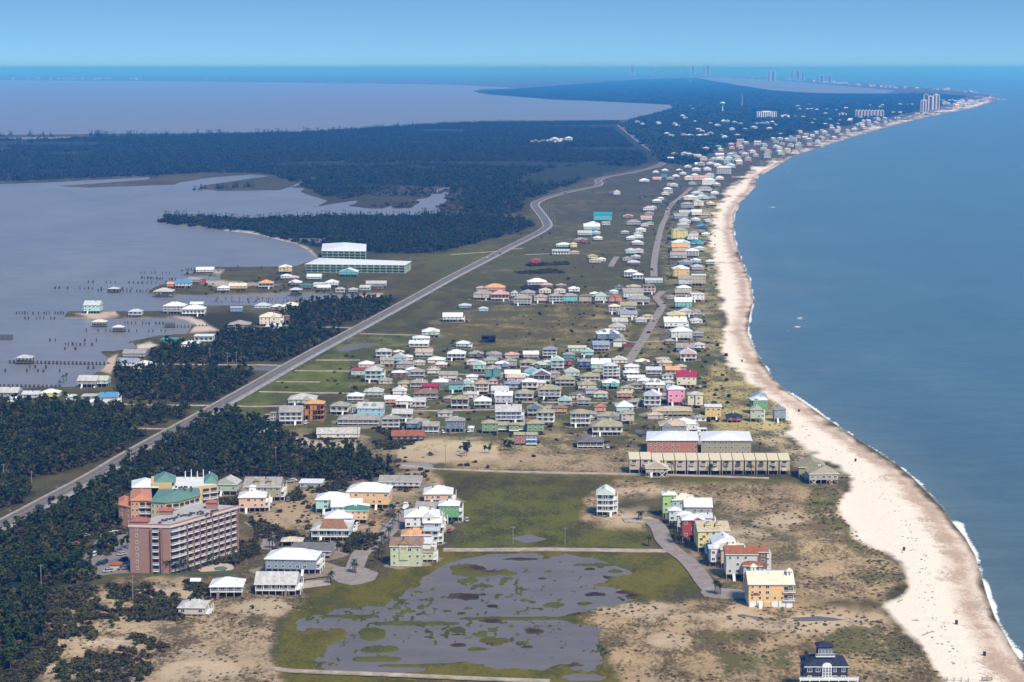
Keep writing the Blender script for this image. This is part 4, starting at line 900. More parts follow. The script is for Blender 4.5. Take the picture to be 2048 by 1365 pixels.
table('''861,676,34,21,seafoam,white,hip
842,684,33,12,seafoam,white,hip
838,697,38,15,pale yellow,white,gx,p
848,715,33,17,grey-white,tan,gx
873,728,33,15,pale yellow,white,hip
928,697,29,16,light blue,white,hip,r
913,722,35,24,blue-grey,white,hip,p
952,718,28,15,dark grey,grey,hip
988,720,29,19,blue-grey,grey,hip
1024,718,27,14,tan,pink,hip
1062,719,30,17,grey,white,gx
1100,718,27,26,grey,blue-grey,hip,p
1138,721,23,17,teal,grey,hip
1115,742,25,30,mint,white,gy,p
1136,734,19,17,red,dark grey,hip
1094,733,19,14,turquoise,silver,hip
945,731,24,14,grey-white,pale grey,hip
959,745,24,24,mint,white,gy
981,731,28,16,beige,grey,hip
1004,738,26,17,blue,white,hip
1021,736,24,20,grey,grey,hip
1056,738,32,21,grey,olive,hip,p
1079,740,30,17,dark green,pale grey,hip
867,751,25,17,cream,grey,gy
883,737,21,11,rusty red,white,hip
834,755,29,19,grey,grey,hip,p
896,761,35,17,cream,grey,gx
986,761,31,32,teal,grey,hip
1025,759,30,20,peach,white,gx
1064,758,28,22,turquoise,silver,gy
1083,769,35,31,brown,white,gy,p
1033,764,35,14,pale pink,beige,gx
1107,760,24,19,grey,grey,hip
1130,773,38,23,tan,olive,hip,p
1144,756,28,21,aqua,cream,gy
1169,736,26,20,royal blue,grey,hip
882,773,34,16,teal,white,hip
912,787,28,27,turquoise,dark grey,gx
935,778,27,20,mint,white,gy
963,790,28,33,golden yellow,grey,gy,p
986,773,18,18,pale pink,brown,gy
1027,779,35,19,mint,blue-grey,hip,p
1060,782,31,26,cream,white,hip,p
1083,778,16,18,pale pink,white,hip
837,777,34,19,red,grey,hip,p
862,782,32,12,maroon,crimson,gx
851,799,45,23,brown,brown,hip,p
1000,796,33,25,mint,silver,gx
1008,813,34,32,lavender,white,gx
1049,803,36,26,lavender,olive,hip,p
1100,800,44,32,beige,olive,hip,p
920,819,34,30,brown,olive,hip,p
965,817,34,26,pale mint,white,pyr,p
1130,813,26,20,mint,silver,gy,p
1154,801,30,18,cream,dark grey,hip
1019,847,56,39,blue,pale grey,gx,pr
1071,834,32,28,slate blue,olive,gy,p
1092,852,35,37,pale yellow,olive,hip,p
1120,829,28,20,orange,brown,hip
1161,855,40,38,grey,olive,hip,p
1155,705,35,14,mint,cream,flat
1175,717,24,20,aqua,silver,gy
1174,781,36,21,cream,olive,hip
1180,764,38,19,mint,olive,hip,p''', MIDV)
table('''581,850,45,40,lavender,grey,gx,p
604,814,54,26,sage green,pale grey,hip
680,831,36,29,cream,grey,hip,p
711,804,32,18,grey,white,hip,p
747,795,37,21,sage green,pale grey,hip
741,840,51,37,sky blue,pale grey,gx,d
710,833,13,25,mint,grey,gx
785,810,31,18,orange,white,gx
809,817,33,28,white,white,pyr
805,845,40,28,olive,pale grey,gx,p
835,817,31,22,white,pale grey,gx,p
717,852,82,24,grey,grey,hip,p
781,862,35,34,olive,grey,hip,p
675,880,84,26,cream,pale grey,gx
799,793,27,21,white,white,gy
809,776,26,14,yellow,grey,gy
767,718,31,22,grey,pale grey,hip,p
797,713,20,14,red,cream,hip
774,735,26,22,beige,grey,gx
799,728,26,21,light blue,silver,gy
810,741,33,21,grey,grey,hip
732,739,29,17,peach,white,hip
716,752,26,16,seafoam,red,flat
749,766,37,35,turquoise,pale grey,hip,pr
797,754,26,12,maroon,white,hip
536,875,31,17,pale grey,grey,hip
910,866,38,34,slate blue,grey,hip
835,864,42,30,slate blue,grey,hip
862,868,32,26,blue-grey,grey,gx,p
815,886,64,24,dark brown,rust,gx
942,866,10,12,pale mint,white,hip''', LEFTV)
table('''1216,684,45,27,slate blue,white,hip,d
1202,703,32,22,lavender,blue-grey,gx,p
1240,653,30,18,grey,pale grey,gx
1235,664,32,18,pale grey,beige,gy
1203,744,38,28,seafoam,white,gx
1223,759,32,35,light blue,silver,hip,pr
1240,730,28,17,cream,white,gy
1264,742,28,14,white,white,hip
1263,756,30,17,light blue,white,hip,p
1272,764,35,12,cream,white,gx
1285,732,28,15,dark grey,cream,hip
1308,751,30,18,blue-grey,silver,gx,p
1326,727,26,12,beige,tan,hip
1330,736,28,16,tan,beige,hip
1346,751,28,18,brown,orange,gx,p
1374,777,39,37,cream,crimson,gx
1352,812,34,42,pink,white,hip
1391,818,30,36,pale yellow,pale grey,hip
1306,818,33,39,grey-white,white,gy,p
1311,784,38,28,tan,white,pyr,d
1337,777,24,17,light blue,pale grey,hip
1222,780,33,24,turquoise,white,hip
1183,792,24,19,lavender,grey,hip
1201,799,28,19,mint,tan,hip
1250,798,30,17,salmon,tan,hip
1255,785,25,14,cream,olive,hip
1270,781,30,17,grey,dark grey,gy,p
1200,827,23,22,salmon,brown,gy
1249,830,34,30,light blue,white,pyr
1264,817,22,19,grey,grey,hip,p
1215,872,60,35,pale mint,olive,hip,p
1218,842,46,19,grey,olive,hip
1254,850,28,30,beige,olive,hip
1345,834,78,20,olive,tan,hip
1372,868,50,34,white,white,hip,r
1349,876,58,40,blue-grey,tan,hip,r
1181,898,52,28,dark brown,dark grey,hip,p
1427,842,32,34,yellow,white,flat
1469,846,30,21,maroon,navy,pyr''', RGT)
BF = 'on the beachfront'
table('''1362,501,36,22,aqua,white,hip
1395,491,22,12,turquoise,teal,hip
1360,507,32,20,peach,orange,gx
1358,520,32,16,grey-white,grey,gx
1385,515,26,19,grey-white,white,hip,p
1371,534,27,15,blue,grey,hip
1395,542,24,14,grey,pale grey,hip
1362,558,33,28,yellow,white,hip
1370,573,26,22,pale grey,grey,gx
1398,572,28,24,tan,white,flat
1368,584,28,14,white,white,hip
1367,596,32,18,red,olive,gx,p
1395,605,26,19,white,white,flat
1367,619,33,25,turquoise,white,gx
1372,635,34,22,grey-white,dark grey,gy
1353,639,35,16,lemon yellow,cream,gy
1353,659,48,26,white,white,gx,r
1363,682,42,29,grey-white,white,hip
1372,706,36,20,slate blue,grey,gx
1377,723,32,27,pale pink,white,gy,p
1360,481,32,26,lemon yellow,grey,hip
1385,483,22,16,white,pale grey,hip
1405,459,24,11,royal blue,blue,hip
1362,441,27,14,blue-grey,grey,gx
1370,449,22,13,white,white,gy
1367,460,24,16,grey,pale grey,hip
1372,432,26,11,sky blue,pale grey,gx
1394,433,20,14,white,white,gx
1375,418,26,14,grey,grey,hip,p
1397,415,20,16,cream,pale grey,hip
1422,413,17,10,peach,cream,hip
1381,403,28,13,pale yellow,white,hip
1405,401,24,12,aqua,silver,hip
1418,373,26,17,white,white,hip
1404,363,34,12,pale pink,pink,gx
1378,363,17,12,cream,cream,hip
1410,385,28,12,grey-white,grey,hip
1395,392,24,10,pale grey,silver,hip
1430,392,16,10,pale mint,white,hip
1448,350,28,18,white,white,hip,p
1420,358,18,12,aqua,pale grey,hip
1393,345,17,10,lavender,white,hip
1415,344,15,10,pale pink,white,hip
1399,333,18,8,white,white,gx
1519,816,29,32,light blue,blue-grey,gy
1518,829,32,38,green,white,hip
1515,845,27,35,sage green,tan,gy,r
1562,845,28,36,blue-grey,tan,gy,r''', BF)
RR = 'on the row inland of the sandy road'
table('''1262,557,25,19,white,white,hip,p
1276,562,20,17,pale grey,white,hip,p
1268,532,24,12,dark grey,silver,hip
1272,520,18,11,grey,silver,hip
1262,511,22,15,mint,silver,hip
1277,510,20,14,grey-white,pale grey,hip
1275,492,22,12,salmon,white,hip
1308,567,34,11,aqua,silver,gx
1298,589,24,23,peach,brown,hip,p
1267,600,40,24,pale mint,grey,gx
1268,580,28,11,tan,tan,hip
1278,610,44,20,grey,grey,hip
1229,629,22,21,white,cream,hip,p
1232,608,25,20,salmon,brown,hip
1257,622,32,18,grey,olive,gx
1257,640,34,18,cream,blue-grey,gx
1336,389,17,15,white,white,hip,p
1348,376,16,10,grey-white,silver,hip
1331,393,15,10,white,pale grey,hip
1314,408,18,10,white,white,hip,p
1297,424,22,13,white,red,gy
1299,434,18,11,grey,grey,hip
1293,443,22,11,white,pink,gx
1257,438,19,9,rusty red,white,gy
1268,453,28,14,grey,grey,hip
1290,455,14,9,white,pale grey,hip
1282,466,20,11,white,white,hip
1277,472,18,8,aqua,pale grey,hip
1275,479,22,9,white,white,hip
1289,366,20,9,white,white,hip
1314,363,17,9,salmon,pink,gx
1328,358,12,10,teal,teal,flat
1341,362,15,9,grey,grey,hip
1288,399,17,7,dark grey,navy,hip
1359,344,13,6,dark grey,white,hip
1234,392,13,12,white,pale grey,gy
1223,390,11,7,dark grey,dark grey,hip
1206,444,36,20,bright turquoise,teal,gx
1186,455,24,12,grey,white,hip
1184,463,32,16,aqua,white,gx
1170,474,28,13,seafoam,pale grey,gx
1192,471,18,10,sky blue,silver,hip
1162,487,24,12,red,grey,hip
1128,496,30,11,mint,white,hip
1147,497,14,12,lemon yellow,cream,hip
1122,511,34,12,white,white,flat,p
1149,510,18,8,tan,tan,hip
1185,519,20,10,lemon yellow,olive,hip
1190,528,22,10,pale pink,tan,hip
1203,524,17,9,white,white,hip
1071,528,20,10,red,red,hip''', RR)
table('''1246,632,26,15,pale grey,olive,hip
1240,690,24,13,beige,grey,hip
1282,648,22,14,grey-white,pale grey,hip
1296,640,20,12,cream,tan,hip
1250,470,16,9,grey,pale grey,hip
1300,452,15,9,cream,grey,hip
1306,420,14,9,light blue,silver,hip
1322,402,13,8,pale pink,white,hip
1340,374,13,8,beige,grey,hip
1280,492,16,10,pale grey,grey,hip
1262,482,18,10,light blue,white,hip
1255,524,18,10,beige,grey,hip
1196,482,18,10,cream,white,hip
1212,452,16,9,white,grey,gx
1352,357,14,8,white,white,hip
1366,352,14,8,pale grey,white,hip
1376,338,14,8,light blue,white,hip
1330,345,13,7,cream,white,hip
1312,348,12,7,aqua,white,hip''', RR)
table('''1388,474,18,12,cream,grey,hip
1392,446,18,11,light blue,white,hip
1412,432,15,9,pale grey,grey,hip
1416,446,14,8,white,silver,hip
1412,474,16,9,aqua,white,hip
1400,505,22,13,pale grey,silver,hip
1392,528,20,12,sky blue,white,hip
1388,596,22,13,beige,grey,hip
1394,560,20,12,cream,white,hip
1390,632,24,14,pale grey,grey,hip
1392,650,24,14,white,silver,hip
1396,676,22,14,blue-grey,grey,hip
1398,700,24,15,white,pale grey,hip
1343,600,18,10,tan,grey,hip
1340,690,20,12,brown,grey,hip
1425,400,15,9,peach,grey,hip
1433,375,16,10,blue-grey,white,hip
1440,362,16,10,cream,white,hip
1385,372,15,9,light blue,grey,hip
1390,355,14,8,white,white,hip
1462,338,18,11,light blue,white,hip
1436,336,16,9,pale pink,white,hip
1420,332,14,8,beige,white,hip
1475,326,18,10,white,grey,hip
1458,322,16,9,aqua,silver,hip
1440,322,15,8,white,white,hip''', BF)
table('''1168,812,26,17,grey,grey,hip
1100,826,26,16,beige,grey,hip
940,800,26,18,grey-white,pale grey,hip
900,806,24,15,brown,grey,hip
890,836,28,17,pale grey,grey,hip
1046,760,22,14,light blue,white,hip
1005,758,22,15,tan,grey,hip
1196,752,22,14,beige,olive,hip
1290,770,26,15,cream,white,hip
1325,800,24,15,grey,grey,hip
1275,812,24,16,tan,olive,hip
1310,840,30,16,beige,tan,hip
1180,838,28,18,cream,grey,hip
944,762,22,14,cream,white,hip
770,770,26,15,beige,grey,hip
824,748,24,14,pale mint,white,hip
756,742,22,13,brown,grey,hip
838,733,22,13,beige,pale grey,hip
815,722,20,12,white,white,hip
1400,845,24,16,white,grey,hip
1335,760,22,14,white,grey,hip
1362,742,22,13,grey,tan,hip''', 'within the village')
PG = 'in the pastel group in the meadow'
table('''966,601,36,22,beige,grey,hip
1000,603,36,23,rusty red,pink,hip,p
990,586,40,19,salmon,orange,hip
962,584,18,11,tan,pink,hip
1046,612,34,24,beige,grey,hip,p
1082,607,27,20,pale pink,grey,hip
1112,608,28,22,light blue,grey,hip,p
1141,608,27,22,turquoise,grey,hip
1171,608,24,21,tan,brown,hip
1203,607,25,23,pale mint,silver,gy,r
1074,574,38,18,cream,white,hip,p
1056,596,28,17,grey,grey,hip
1090,589,23,13,white,beige,hip
1093,578,24,12,brown,pink,hip
1120,589,22,12,white,beige,hip
1148,586,22,14,white,white,hip
1122,577,20,9,brown,grey,hip
1190,596,20,13,white,white,hip
1228,589,16,10,white,white,hip
1214,595,18,11,grey,dark grey,hip
1238,582,17,12,blue-grey,dark grey,hip
1030,597,16,16,pale mint,silver,gy,r
930,618,24,11,blue,silver,hip
967,624,18,9,sky blue,silver,hip
907,645,42,19,pale mint,white,gx,r''', PG)
BAYW = 'by the bay'
table('''409,547,34,13,grey-white,white,gx
384,567,32,12,grey,grey,hip
366,577,30,18,grey-white,blue,gx
343,576,18,12,salmon,orange,gx
446,584,24,12,pale grey,white,hip
475,580,35,14,yellow,cream,gx
184,628,32,27,aqua,silver,gx
270,634,26,18,pale grey,silver,hip,p
348,628,42,25,grey-white,white,hip,p
386,633,45,24,white,white,hip,p
393,615,25,11,lime green,white,gx
472,625,23,12,blue,silver,flat
407,686,37,18,pale mint,white,flat,p
379,698,34,17,cream,white,hip
478,661,42,21,dark grey,grey,pyr
254,736,38,21,white,blue-grey,gx
268,717,44,18,grey,grey,gx
287,742,40,22,pale yellow,white,pyr
17,800,38,25,grey,pale grey,gx,p
61,798,33,16,lavender,silver,gx
99,798,36,20,lemon yellow,white,hip
23,806,20,9,white,white,hip
141,803,18,12,white,silver,gx
178,802,30,14,grey,pale grey,flat
218,817,38,34,white,blue,gx,r
185,814,26,13,aqua,white,hip
175,776,38,26,grey,pale grey,gx
199,775,32,24,pale mint,pale grey,gx
570,548,25,19,yellow,white,hip
572,558,20,10,white,white,hip
587,561,20,9,red,silver,hip
590,573,25,14,dark grey,white,hip
531,578,29,19,brown,orange,hip,p
612,579,24,11,dark grey,green,hip
640,575,26,10,white,white,flat
663,575,26,16,white,white,hip
647,583,26,12,brown,white,gx
628,561,28,13,aqua,white,gx
697,554,36,18,bright turquoise,white,gy
680,586,18,13,grey,pale grey,hip,p
706,586,18,12,blue-grey,pale grey,hip
730,583,20,12,white,pale grey,gx,p
752,575,40,13,grey,pale grey,gx
757,580,20,9,maroon,dark grey,gx
525,620,30,14,aqua,silver,hip
555,624,26,16,brown,white,hip
582,622,33,18,dark grey,cream,hip
541,654,45,30,cream,cream,hip,r
571,647,14,18,maroon,brown,hip
547,662,32,15,white,white,hip''', BAYW)
NL = 'near the left cul-de-sac'
def widow(O, x0, x1, y0, y1, st, wh, rh, r):
    mb = MB(); c = (x0 + x1) / 2; m = (y0 + y1) / 2; mb.box(c - 1.6, c + 1.6, m - 1.6, m + 1.6, st + wh + rh * .5, st + wh + rh + 1.6); w = mb.obj('cupola', TRIM, O)
    roof_mb('pyr', c - 1.6, c + 1.6, m - 1.6, m + 1.6, st + wh + rh + 1.6, 1.1, .3).obj('cupola_roof', rmat('white'), w)
table('''455,992,42,40,sage green,pale grey,gy,R
528,1004,78,52,olive,grey,gx,rd
664,1028,64,46,aqua,white,hip
692,1034,60,38,aqua,white,gx
738,1019,84,56,golden yellow,white,hip
712,1050,46,42,golden yellow,green,hip,R
676,1056,54,38,light blue,white,hip
587,1150,108,56,blue-grey,white,hip,r
625,1118,78,32,grey,dark grey,gx
555,1193,88,52,pale grey,pale grey,gx,pr
879,1010,62,42,peach,white,hip,r
901,1045,46,48,green,white,hip,r
860,1040,54,38,grey,grey,gx
846,1064,74,52,white,white,hip,r
832,1090,58,36,orange,orange,hip
842,1124,54,50,white,white,flat,r
800,978,82,26,pale grey,grey,gx
622,978,44,20,grey,white,flat
452,1199,64,42,grey,white,hip,p
388,1235,60,40,beige,pale grey,hip,r''', NL)
table('''690,1066,40,26,beige,white,flat,r
868,1066,40,34,lavender,white,gx,r
822,1106,46,30,peach,orange,hip
866,1090,36,36,white,silver,flat,pr
858,1126,30,34,pale lime,brown,gx,r
874,1048,40,32,pale pink,grey,hip,r
720,1030,34,24,cream,white,hip''', NL)
table('''1372,1064,34,44,pale grey,white,hip,r
1412,1070,36,46,white,silver,gx,r
1404,1098,26,40,beige,white,gy,r
1440,1118,40,50,light blue,white,gy,r
1432,1134,26,48,white,white,hip
1520,1150,40,60,brown,rust,gx,r
1350,1052,24,40,pale mint,white,hip''', 'in the row above the dunes', group='tall houses above the dunes')
house(506, 1026, 58, 48, 'peach', 'white', 'hip', NL, 'r', extra=widow)
QR = 'in the row above the dunes'
def brick(O, x0, x1, y0, y1, st, wh, rh, r):
    for q in range(3):
        mb = MB(); a = x0 + (x1 - x0) * r.uniform(.1, .7); z = st + r.uniform(.2, wh * .6); mb.box(a, a + r.uniform(1, 2.6), y0 - .06, y0 - .003, z, z + r.uniform(.5, 1.2)); mb.obj('bare_patch', paint('bare_red_sheathing', (.30, .09, .06), .9, .3, 2), O, label='reddish patch of wall with its siding torn off')
table('''1338,1036,26,56,lime green,white,hip
1366,1036,46,52,light blue,cream,hip
1397,1052,54,58,grey,white,gx
1386,1086,44,60,red,white,hip
1452,1126,52,60,white,white,gy,r
1466,1138,48,56,yellow,cream,hip
1483,1160,62,72,pale grey,rust,gx
1506,1166,36,46,beige,rust,hip''', QR, group='tall houses above the dunes')
house(1425, 1106, 62, 66, 'lemon yellow', 'tan', 'gx', QR, 'd', extra=brick, group='tall houses above the dunes')
# ---------------------------------------------------------------- large and singular buildings
def W2(a, b, lev=LZ): return np.array(G(a, b, lev)[:2])
_bal = {}
def balcony_mesh(w, h, rail=TRIM, dep=1.3):
    k = (round(w, 1), round(h, 1), rail.name, dep)
    if k not in _bal:
        w, h = k[0], k[1]; s = MB(); s.box(-w * .46, w * .46, -dep, 0, -.12, .08)
        r_ = MB(); r_.box(-w * .46, w * .46, -dep, -dep + .08, .95, 1.1); n = max(3, int(w / .5))
        for i in range(n + 1): x = -w * .46 + w * .92 * i / n; r_.box(x - .05, x + .05, -dep + .01, -dep + .07, .08, .95)
        for x in (-w * .46, w * .46 - .08): r_.box(x, x + .08, -dep, -.02, .95, 1.1); r_.box(x, x + .08, -dep, -.02, .3, .42)
        d = MB(); d.box(-w * .40, w * .40, -.06, .0, .12, h * .80)
        _bal[k] = (s.mesh('balcony', rail), r_.mesh('railing', rail), d.mesh('sliding_door', GLASS))
    return _bal[k]
def facade(T, p0, p1, z0, floors, fh, ncol, kind, rail=TRIM, o=(0, 0), skip=0.0, proud=.02, wh=1.4, ww=1.0):
    """balconies or windows set in a grid on the wall from p0 to p1 (outside on the right hand of p0->p1)"""
    p0 = np.array(p0) - np.array(o); p1 = np.array(p1) - np.array(o); d = p1 - p0; L = np.linalg.norm(d); t = d / L; nn = np.array((t[1], -t[0])); rz = math.atan2(d[1], d[0]); w = L / ncol
    for f in range(floors):
        for i in range(ncol):
            if skip and rnd.random() < skip: continue
            c = p0 + t * w * (i + .5) + nn * proud
            if kind == 'balcony':
                m = balcony_mesh(w, fh, rail); q = link('balcony', m[0], T, (c[0], c[1], z0 + f * fh), rz); link('railing', m[1], q); link('sliding_door', m[2], q)
            else: put_window(T, c[0], c[1], z0 + f * fh + .9, rz, ww, wh)
def hip_on(T, pts, z, h, mat, o, name='roof', ov=.6):
    """hip roof over a convex footprint"""
    P = [np.array(p) - np.array(o) for p in pts]; c = sum(P) / len(P); V = [tuple(c + (p - c) * (1 + ov / np.linalg.norm(p - c))) for p in P]
    mb = MB(); k = len(V)
    if k == 4:
        e = sorted(range(4), key=lambda i: np.linalg.norm(np.array(V[i]) - np.array(V[(i + 1) % 4]))); s0 = min(e[0], (e[0] + 2) % 4)
        m1 = (np.array(V[s0]) + np.array(V[(s0 + 1) % 4])) / 2; m2 = (np.array(V[(s0 + 2) % 4]) + np.array(V[(s0 + 3) % 4])) / 2; L = np.linalg.norm(m2 - m1); sl = np.linalg.norm(np.array(V[s0]) - np.array(V[(s0 + 1) % 4])); q = min(.45, sl / 2 / L)
        a = tuple(m1 + (m2 - m1) * q) + (z + h,); b = tuple(m2 + (m1 - m2) * q) + (z + h,)
        v = [(x, y, z) for x, y in V]; i0, i1, i2, i3 = s0, (s0 + 1) % 4, (s0 + 2) % 4, (s0 + 3) % 4
        mb.poly([v[i0], v[i1], a]); mb.poly([v[i1], v[i2], b, a]); mb.poly([v[i2], v[i3], b]); mb.poly([v[i3], v[i0], a, b])
    else:
        for i in range(k): mb.poly([(*V[i], z), (*V[(i + 1) % k], z), (c[0], c[1], z + h)])
    mb.prism([tuple(v) for v in V], z - .35, z - .001)
    return mb.obj(name, mat, T)
def loc2(P, o): return [(p[0] - o[0], p[1] - o[1]) for p in P]
# --- the large hotel-like block
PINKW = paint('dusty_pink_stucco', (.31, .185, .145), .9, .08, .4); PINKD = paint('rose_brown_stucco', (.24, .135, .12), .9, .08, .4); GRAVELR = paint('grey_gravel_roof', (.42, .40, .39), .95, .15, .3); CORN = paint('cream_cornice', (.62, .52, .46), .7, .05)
A, B_, B2, C_, D_ = W2(261, 1147), W2(341, 1149), W2(360, 1144), W2(478, 1106), W2(400, 1100)
o = A; T = thing('apartment_hotel', 'dusty pink seven storey block with rows of white balconies beside the car park', 'apartment building', (A[0], A[1], LZ))
FH = 3.05; HT = FH * 7 + 1.2
mb = MB(); mb.prism(loc2([A, B_, B2, C_, D_], o), -.3, HT); mb.obj('wall', [PINKW], T)
mb = MB(); mb.prism(loc2([A + (0.5, .8), B_ + (-.3, .8), B2 + (-.3, 1), C_ + (-1, .5), D_ + (-.5, -1)], o), HT + .002, HT + .25); mb.obj('roof', GRAVELR, T)
def band(name, P, z0, z1, dw, mat, T, o):
    mb = MB()
    for i in range(len(P) - 1):
        p0, p1 = np.array(P[i]) - o, np.array(P[i + 1]) - o; t = (p1 - p0) / np.linalg.norm(p1 - p0); nn = np.array((t[1], -t[0])); n0 = len(mb.v)
        mb.prism([tuple(p0 - t * dw * .99 + nn * .01), tuple(p1 + nn * .01), tuple(p1 + nn * dw), tuple(p0 - t * dw + nn * dw)], z0, z1)
    return mb.obj(name, mat, T)
band('cornice', [A, B_, B2, C_], HT - .9, HT + .15, .45, CORN, T, o); band('parapet', [A, B_, B2, C_], HT + .16, HT + .8, .22, PINKW, T, o)
mid1 = A + (B_ - A) * .56; mid2 = A + (B_ - A) * .78
facade(T, A + (B_ - A) * .06, A + (B_ - A) * .30, 1.0, 7, FH, 1, 'window', o=o, wh=1.2, ww=.9)
facade(T, mid1, mid2 - (mid2 - mid1) * .2, 1.4, 7, FH, 1, 'balcony', o=o)
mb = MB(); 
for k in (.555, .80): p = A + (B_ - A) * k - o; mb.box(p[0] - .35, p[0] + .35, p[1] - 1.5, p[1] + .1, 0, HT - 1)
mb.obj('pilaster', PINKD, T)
facade(T, B_, B2, 1.4, 7, FH, 1, 'balcony', o=o); facade(T, B2, B2 + (C_ - B2) * .085, 1.4, 7, FH, 1, 'balcony', o=o)
facade(T, B2 + (C_ - B2) * .10, C_ - (C_ - B2) * .06, 1.4, 7, FH, 8, 'balcony', o=o)
t = (C_ - B2) / np.linalg.norm(C_ - B2); nn = np.array((t[1], -t[0]))
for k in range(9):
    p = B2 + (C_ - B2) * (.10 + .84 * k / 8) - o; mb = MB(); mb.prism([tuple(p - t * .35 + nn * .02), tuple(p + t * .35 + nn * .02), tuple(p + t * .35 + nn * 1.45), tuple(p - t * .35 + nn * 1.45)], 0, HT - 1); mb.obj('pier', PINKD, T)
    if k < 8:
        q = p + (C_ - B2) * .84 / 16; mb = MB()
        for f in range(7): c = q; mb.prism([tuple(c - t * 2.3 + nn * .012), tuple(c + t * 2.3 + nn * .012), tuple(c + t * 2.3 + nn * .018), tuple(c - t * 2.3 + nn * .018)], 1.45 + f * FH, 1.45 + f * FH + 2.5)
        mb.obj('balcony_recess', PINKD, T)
for (a, b, cc, dd) in ((0, .30, .02, .35), (.45, .62, .42, .62)):
    pass
def roof_hut(px, py, w, d, hh, T, o, wall=PINKW, rc='red', lev=LZ + HT):
    c = W2(px, py, lev) - o; mb = MB(); mb.box(c[0] - w / 2, c[0] + w / 2, c[1] - d / 2, c[1] + d / 2, HT, HT + hh); q = mb.obj('stair_tower', wall, T); roof_mb('hip', c[0] - w / 2, c[0] + w / 2, c[1] - d / 2, c[1] + d / 2, HT + hh, 1.6, .5).obj('tower_roof', paint('faded_red_roof', (.36, .12, .09), .8, .15), q)
roof_hut(280, 1046, 8, 6, 1.2, T, o); roof_hut(424, 1018, 5, 4, 3.2, T, o); roof_hut(332, 1030, 6, 4, 2.2, T, o)
AC = MB(); AC.box(-.5, .5, -.5, .5, 0, .8); acm = AC.mesh('air_conditioner', paint('dark_ac_metal', (.08, .08, .085), .6, .3))
for k in range(40):
    q = k / 39; c = W2(318 + 118 * q + rnd.uniform(-3, 3), 1046 - 20 * q + rnd.uniform(-3.0, 3.0) - (4 if 10 < k < 30 else 0), LZ + HT) - o; link('air_conditioner', acm, T, (c[0], c[1], HT + .24), rnd.uniform(-.3, .3))
# --- yellow building with green roofs behind it
YEL = paint('yellow_stucco', (.58, .43, .19), .85, .08, .5); GRR = paint('grey_green_metal_roof', (.13, .25, .20), .5, .1, .6, (.6, 'X', .9)); WHM = paint('white_membrane_roof', (.72, .72, .70), .7, .12, .3)
P = [W2(303, 1058), W2(332, 1060), W2(360, 1057), W2(400, 1045), W2(398, 1030), W2(320, 1032)]
o = P[0]; T = thing('apartment_building', 'yellow apartment building with rounded corner and green roofs behind the pink block', 'apartment building', (o[0], o[1], LZ))
mb = MB(); mb.prism(loc2(P, o), -.3, 13.9); mb.obj('wall', YEL, T)
r0 = hip_on(T, [P[0], P[1], P[2], P[3], P[4], P[5]], 14.0, 2.6, GRR, o)
facade(T, P[0], P[1] - (P[1] - P[0]) * .1, 1.0, 4, 3.1, 3, 'window', o=o, wh=1.5, ww=1.0); facade(T, P[1], P[2], 1.0, 4, 3.1, 2, 'balcony', o=o); facade(T, P[2], P[3], 1.0, 4, 3.1, 4, 'balcony', o=o)
Q = [W2(304, 1030), W2(345, 1030), W2(345, 1015), W2(304, 1015)]
mb = MB(); mb.prism(loc2(Q, o), -.3, 16.6); mb.obj('tower_block', YEL, T); hip_on(T, [W2(311, 1028), W2(352, 1028), W2(352, 1014), W2(311, 1014)], 16.8, 3.2, GRR, o, 'tower_roof')
Q = [W2(345, 1034), W2(405, 1026), W2(436, 1022), W2(436, 1008), W2(350, 1008)]
mb = MB(); mb.prism(loc2(Q, o), -.3, 14.2); mb.obj('rear_wing', YEL, T); mb = MB(); mb.prism(loc2(Q, o), 14.21, 14.5); mb.obj('rear_roof', WHM, T); facade(T, Q[1], Q[2], 1.0, 4, 3.05, 2, 'balcony', o=o); facade(T, Q[0] + (Q[1] - Q[0]) * .6, Q[1], 4, 3, 3.0, 2, 'window', o=o)
hip_on(T, [W2(410, 1022), W2(436, 1022), W2(436, 1008), W2(410, 1008)], 14.9, 3.2, GRR, o, 'corner_roof')
for k in range(5):
    c = W2(372 + 12 * k, 1012) - o; mb = MB(); mb.cyl(0, 0, 14.3, 18.5 + (k % 2), .3, .22, 6); mb.obj('vent_pipe', TRIM, T, (c[0], c[1], 0))
for k in range(14): c = W2(335 + rnd.uniform(0, 40), 1043 + rnd.uniform(-4, 3)) - o; link('air_conditioner', acm, T, (c[0] + 3, c[1] + 5, 15.6), 0)
# --- orange building to its left
P = [W2(238, 1050), W2(262, 1056), W2(305, 1056), W2(303, 1036), W2(240, 1036)]
o = P[0]; T = thing('apartment_building', 'peach orange apartment building with tiled roof left of the yellow one', 'apartment building', (o[0], o[1], LZ)); OR = paint('peach_stucco', (.60, .31, .17), .85, .08, .5); ORR = paint('orange_tile_roof', (.52, .22, .12), .8, .15, .8)
mb = MB(); mb.prism(loc2([P[0], P[1], W2(262, 1036), P[4]], o), -.3, 10.5); mb.obj('wall', OR, T); hip_on(T, [P[0], P[1], W2(262, 1036), P[4]], 10.6, 2.2, ORR, o)
mb = MB(); mb.prism(loc2([P[1] + (.1, 0), P[2], P[3], W2(263, 1036)], o), -.3, 14.0); mb.obj('wall', OR, T); hip_on(T, [P[1], P[2], P[3], W2(264, 1036)], 14.1, 2.4, ORR, o)
facade(T, P[0], P[1], 1.2, 3, 3.0, 2, 'window', o=o); facade(T, P[1], P[1] + (P[2] - P[1]) * .4, 1.2, 4, 3.1, 2, 'window', o=o); facade(T, P[1] + (P[2] - P[1]) * .42, P[2], 1.2, 4, 3.1, 2, 'balcony', o=o)
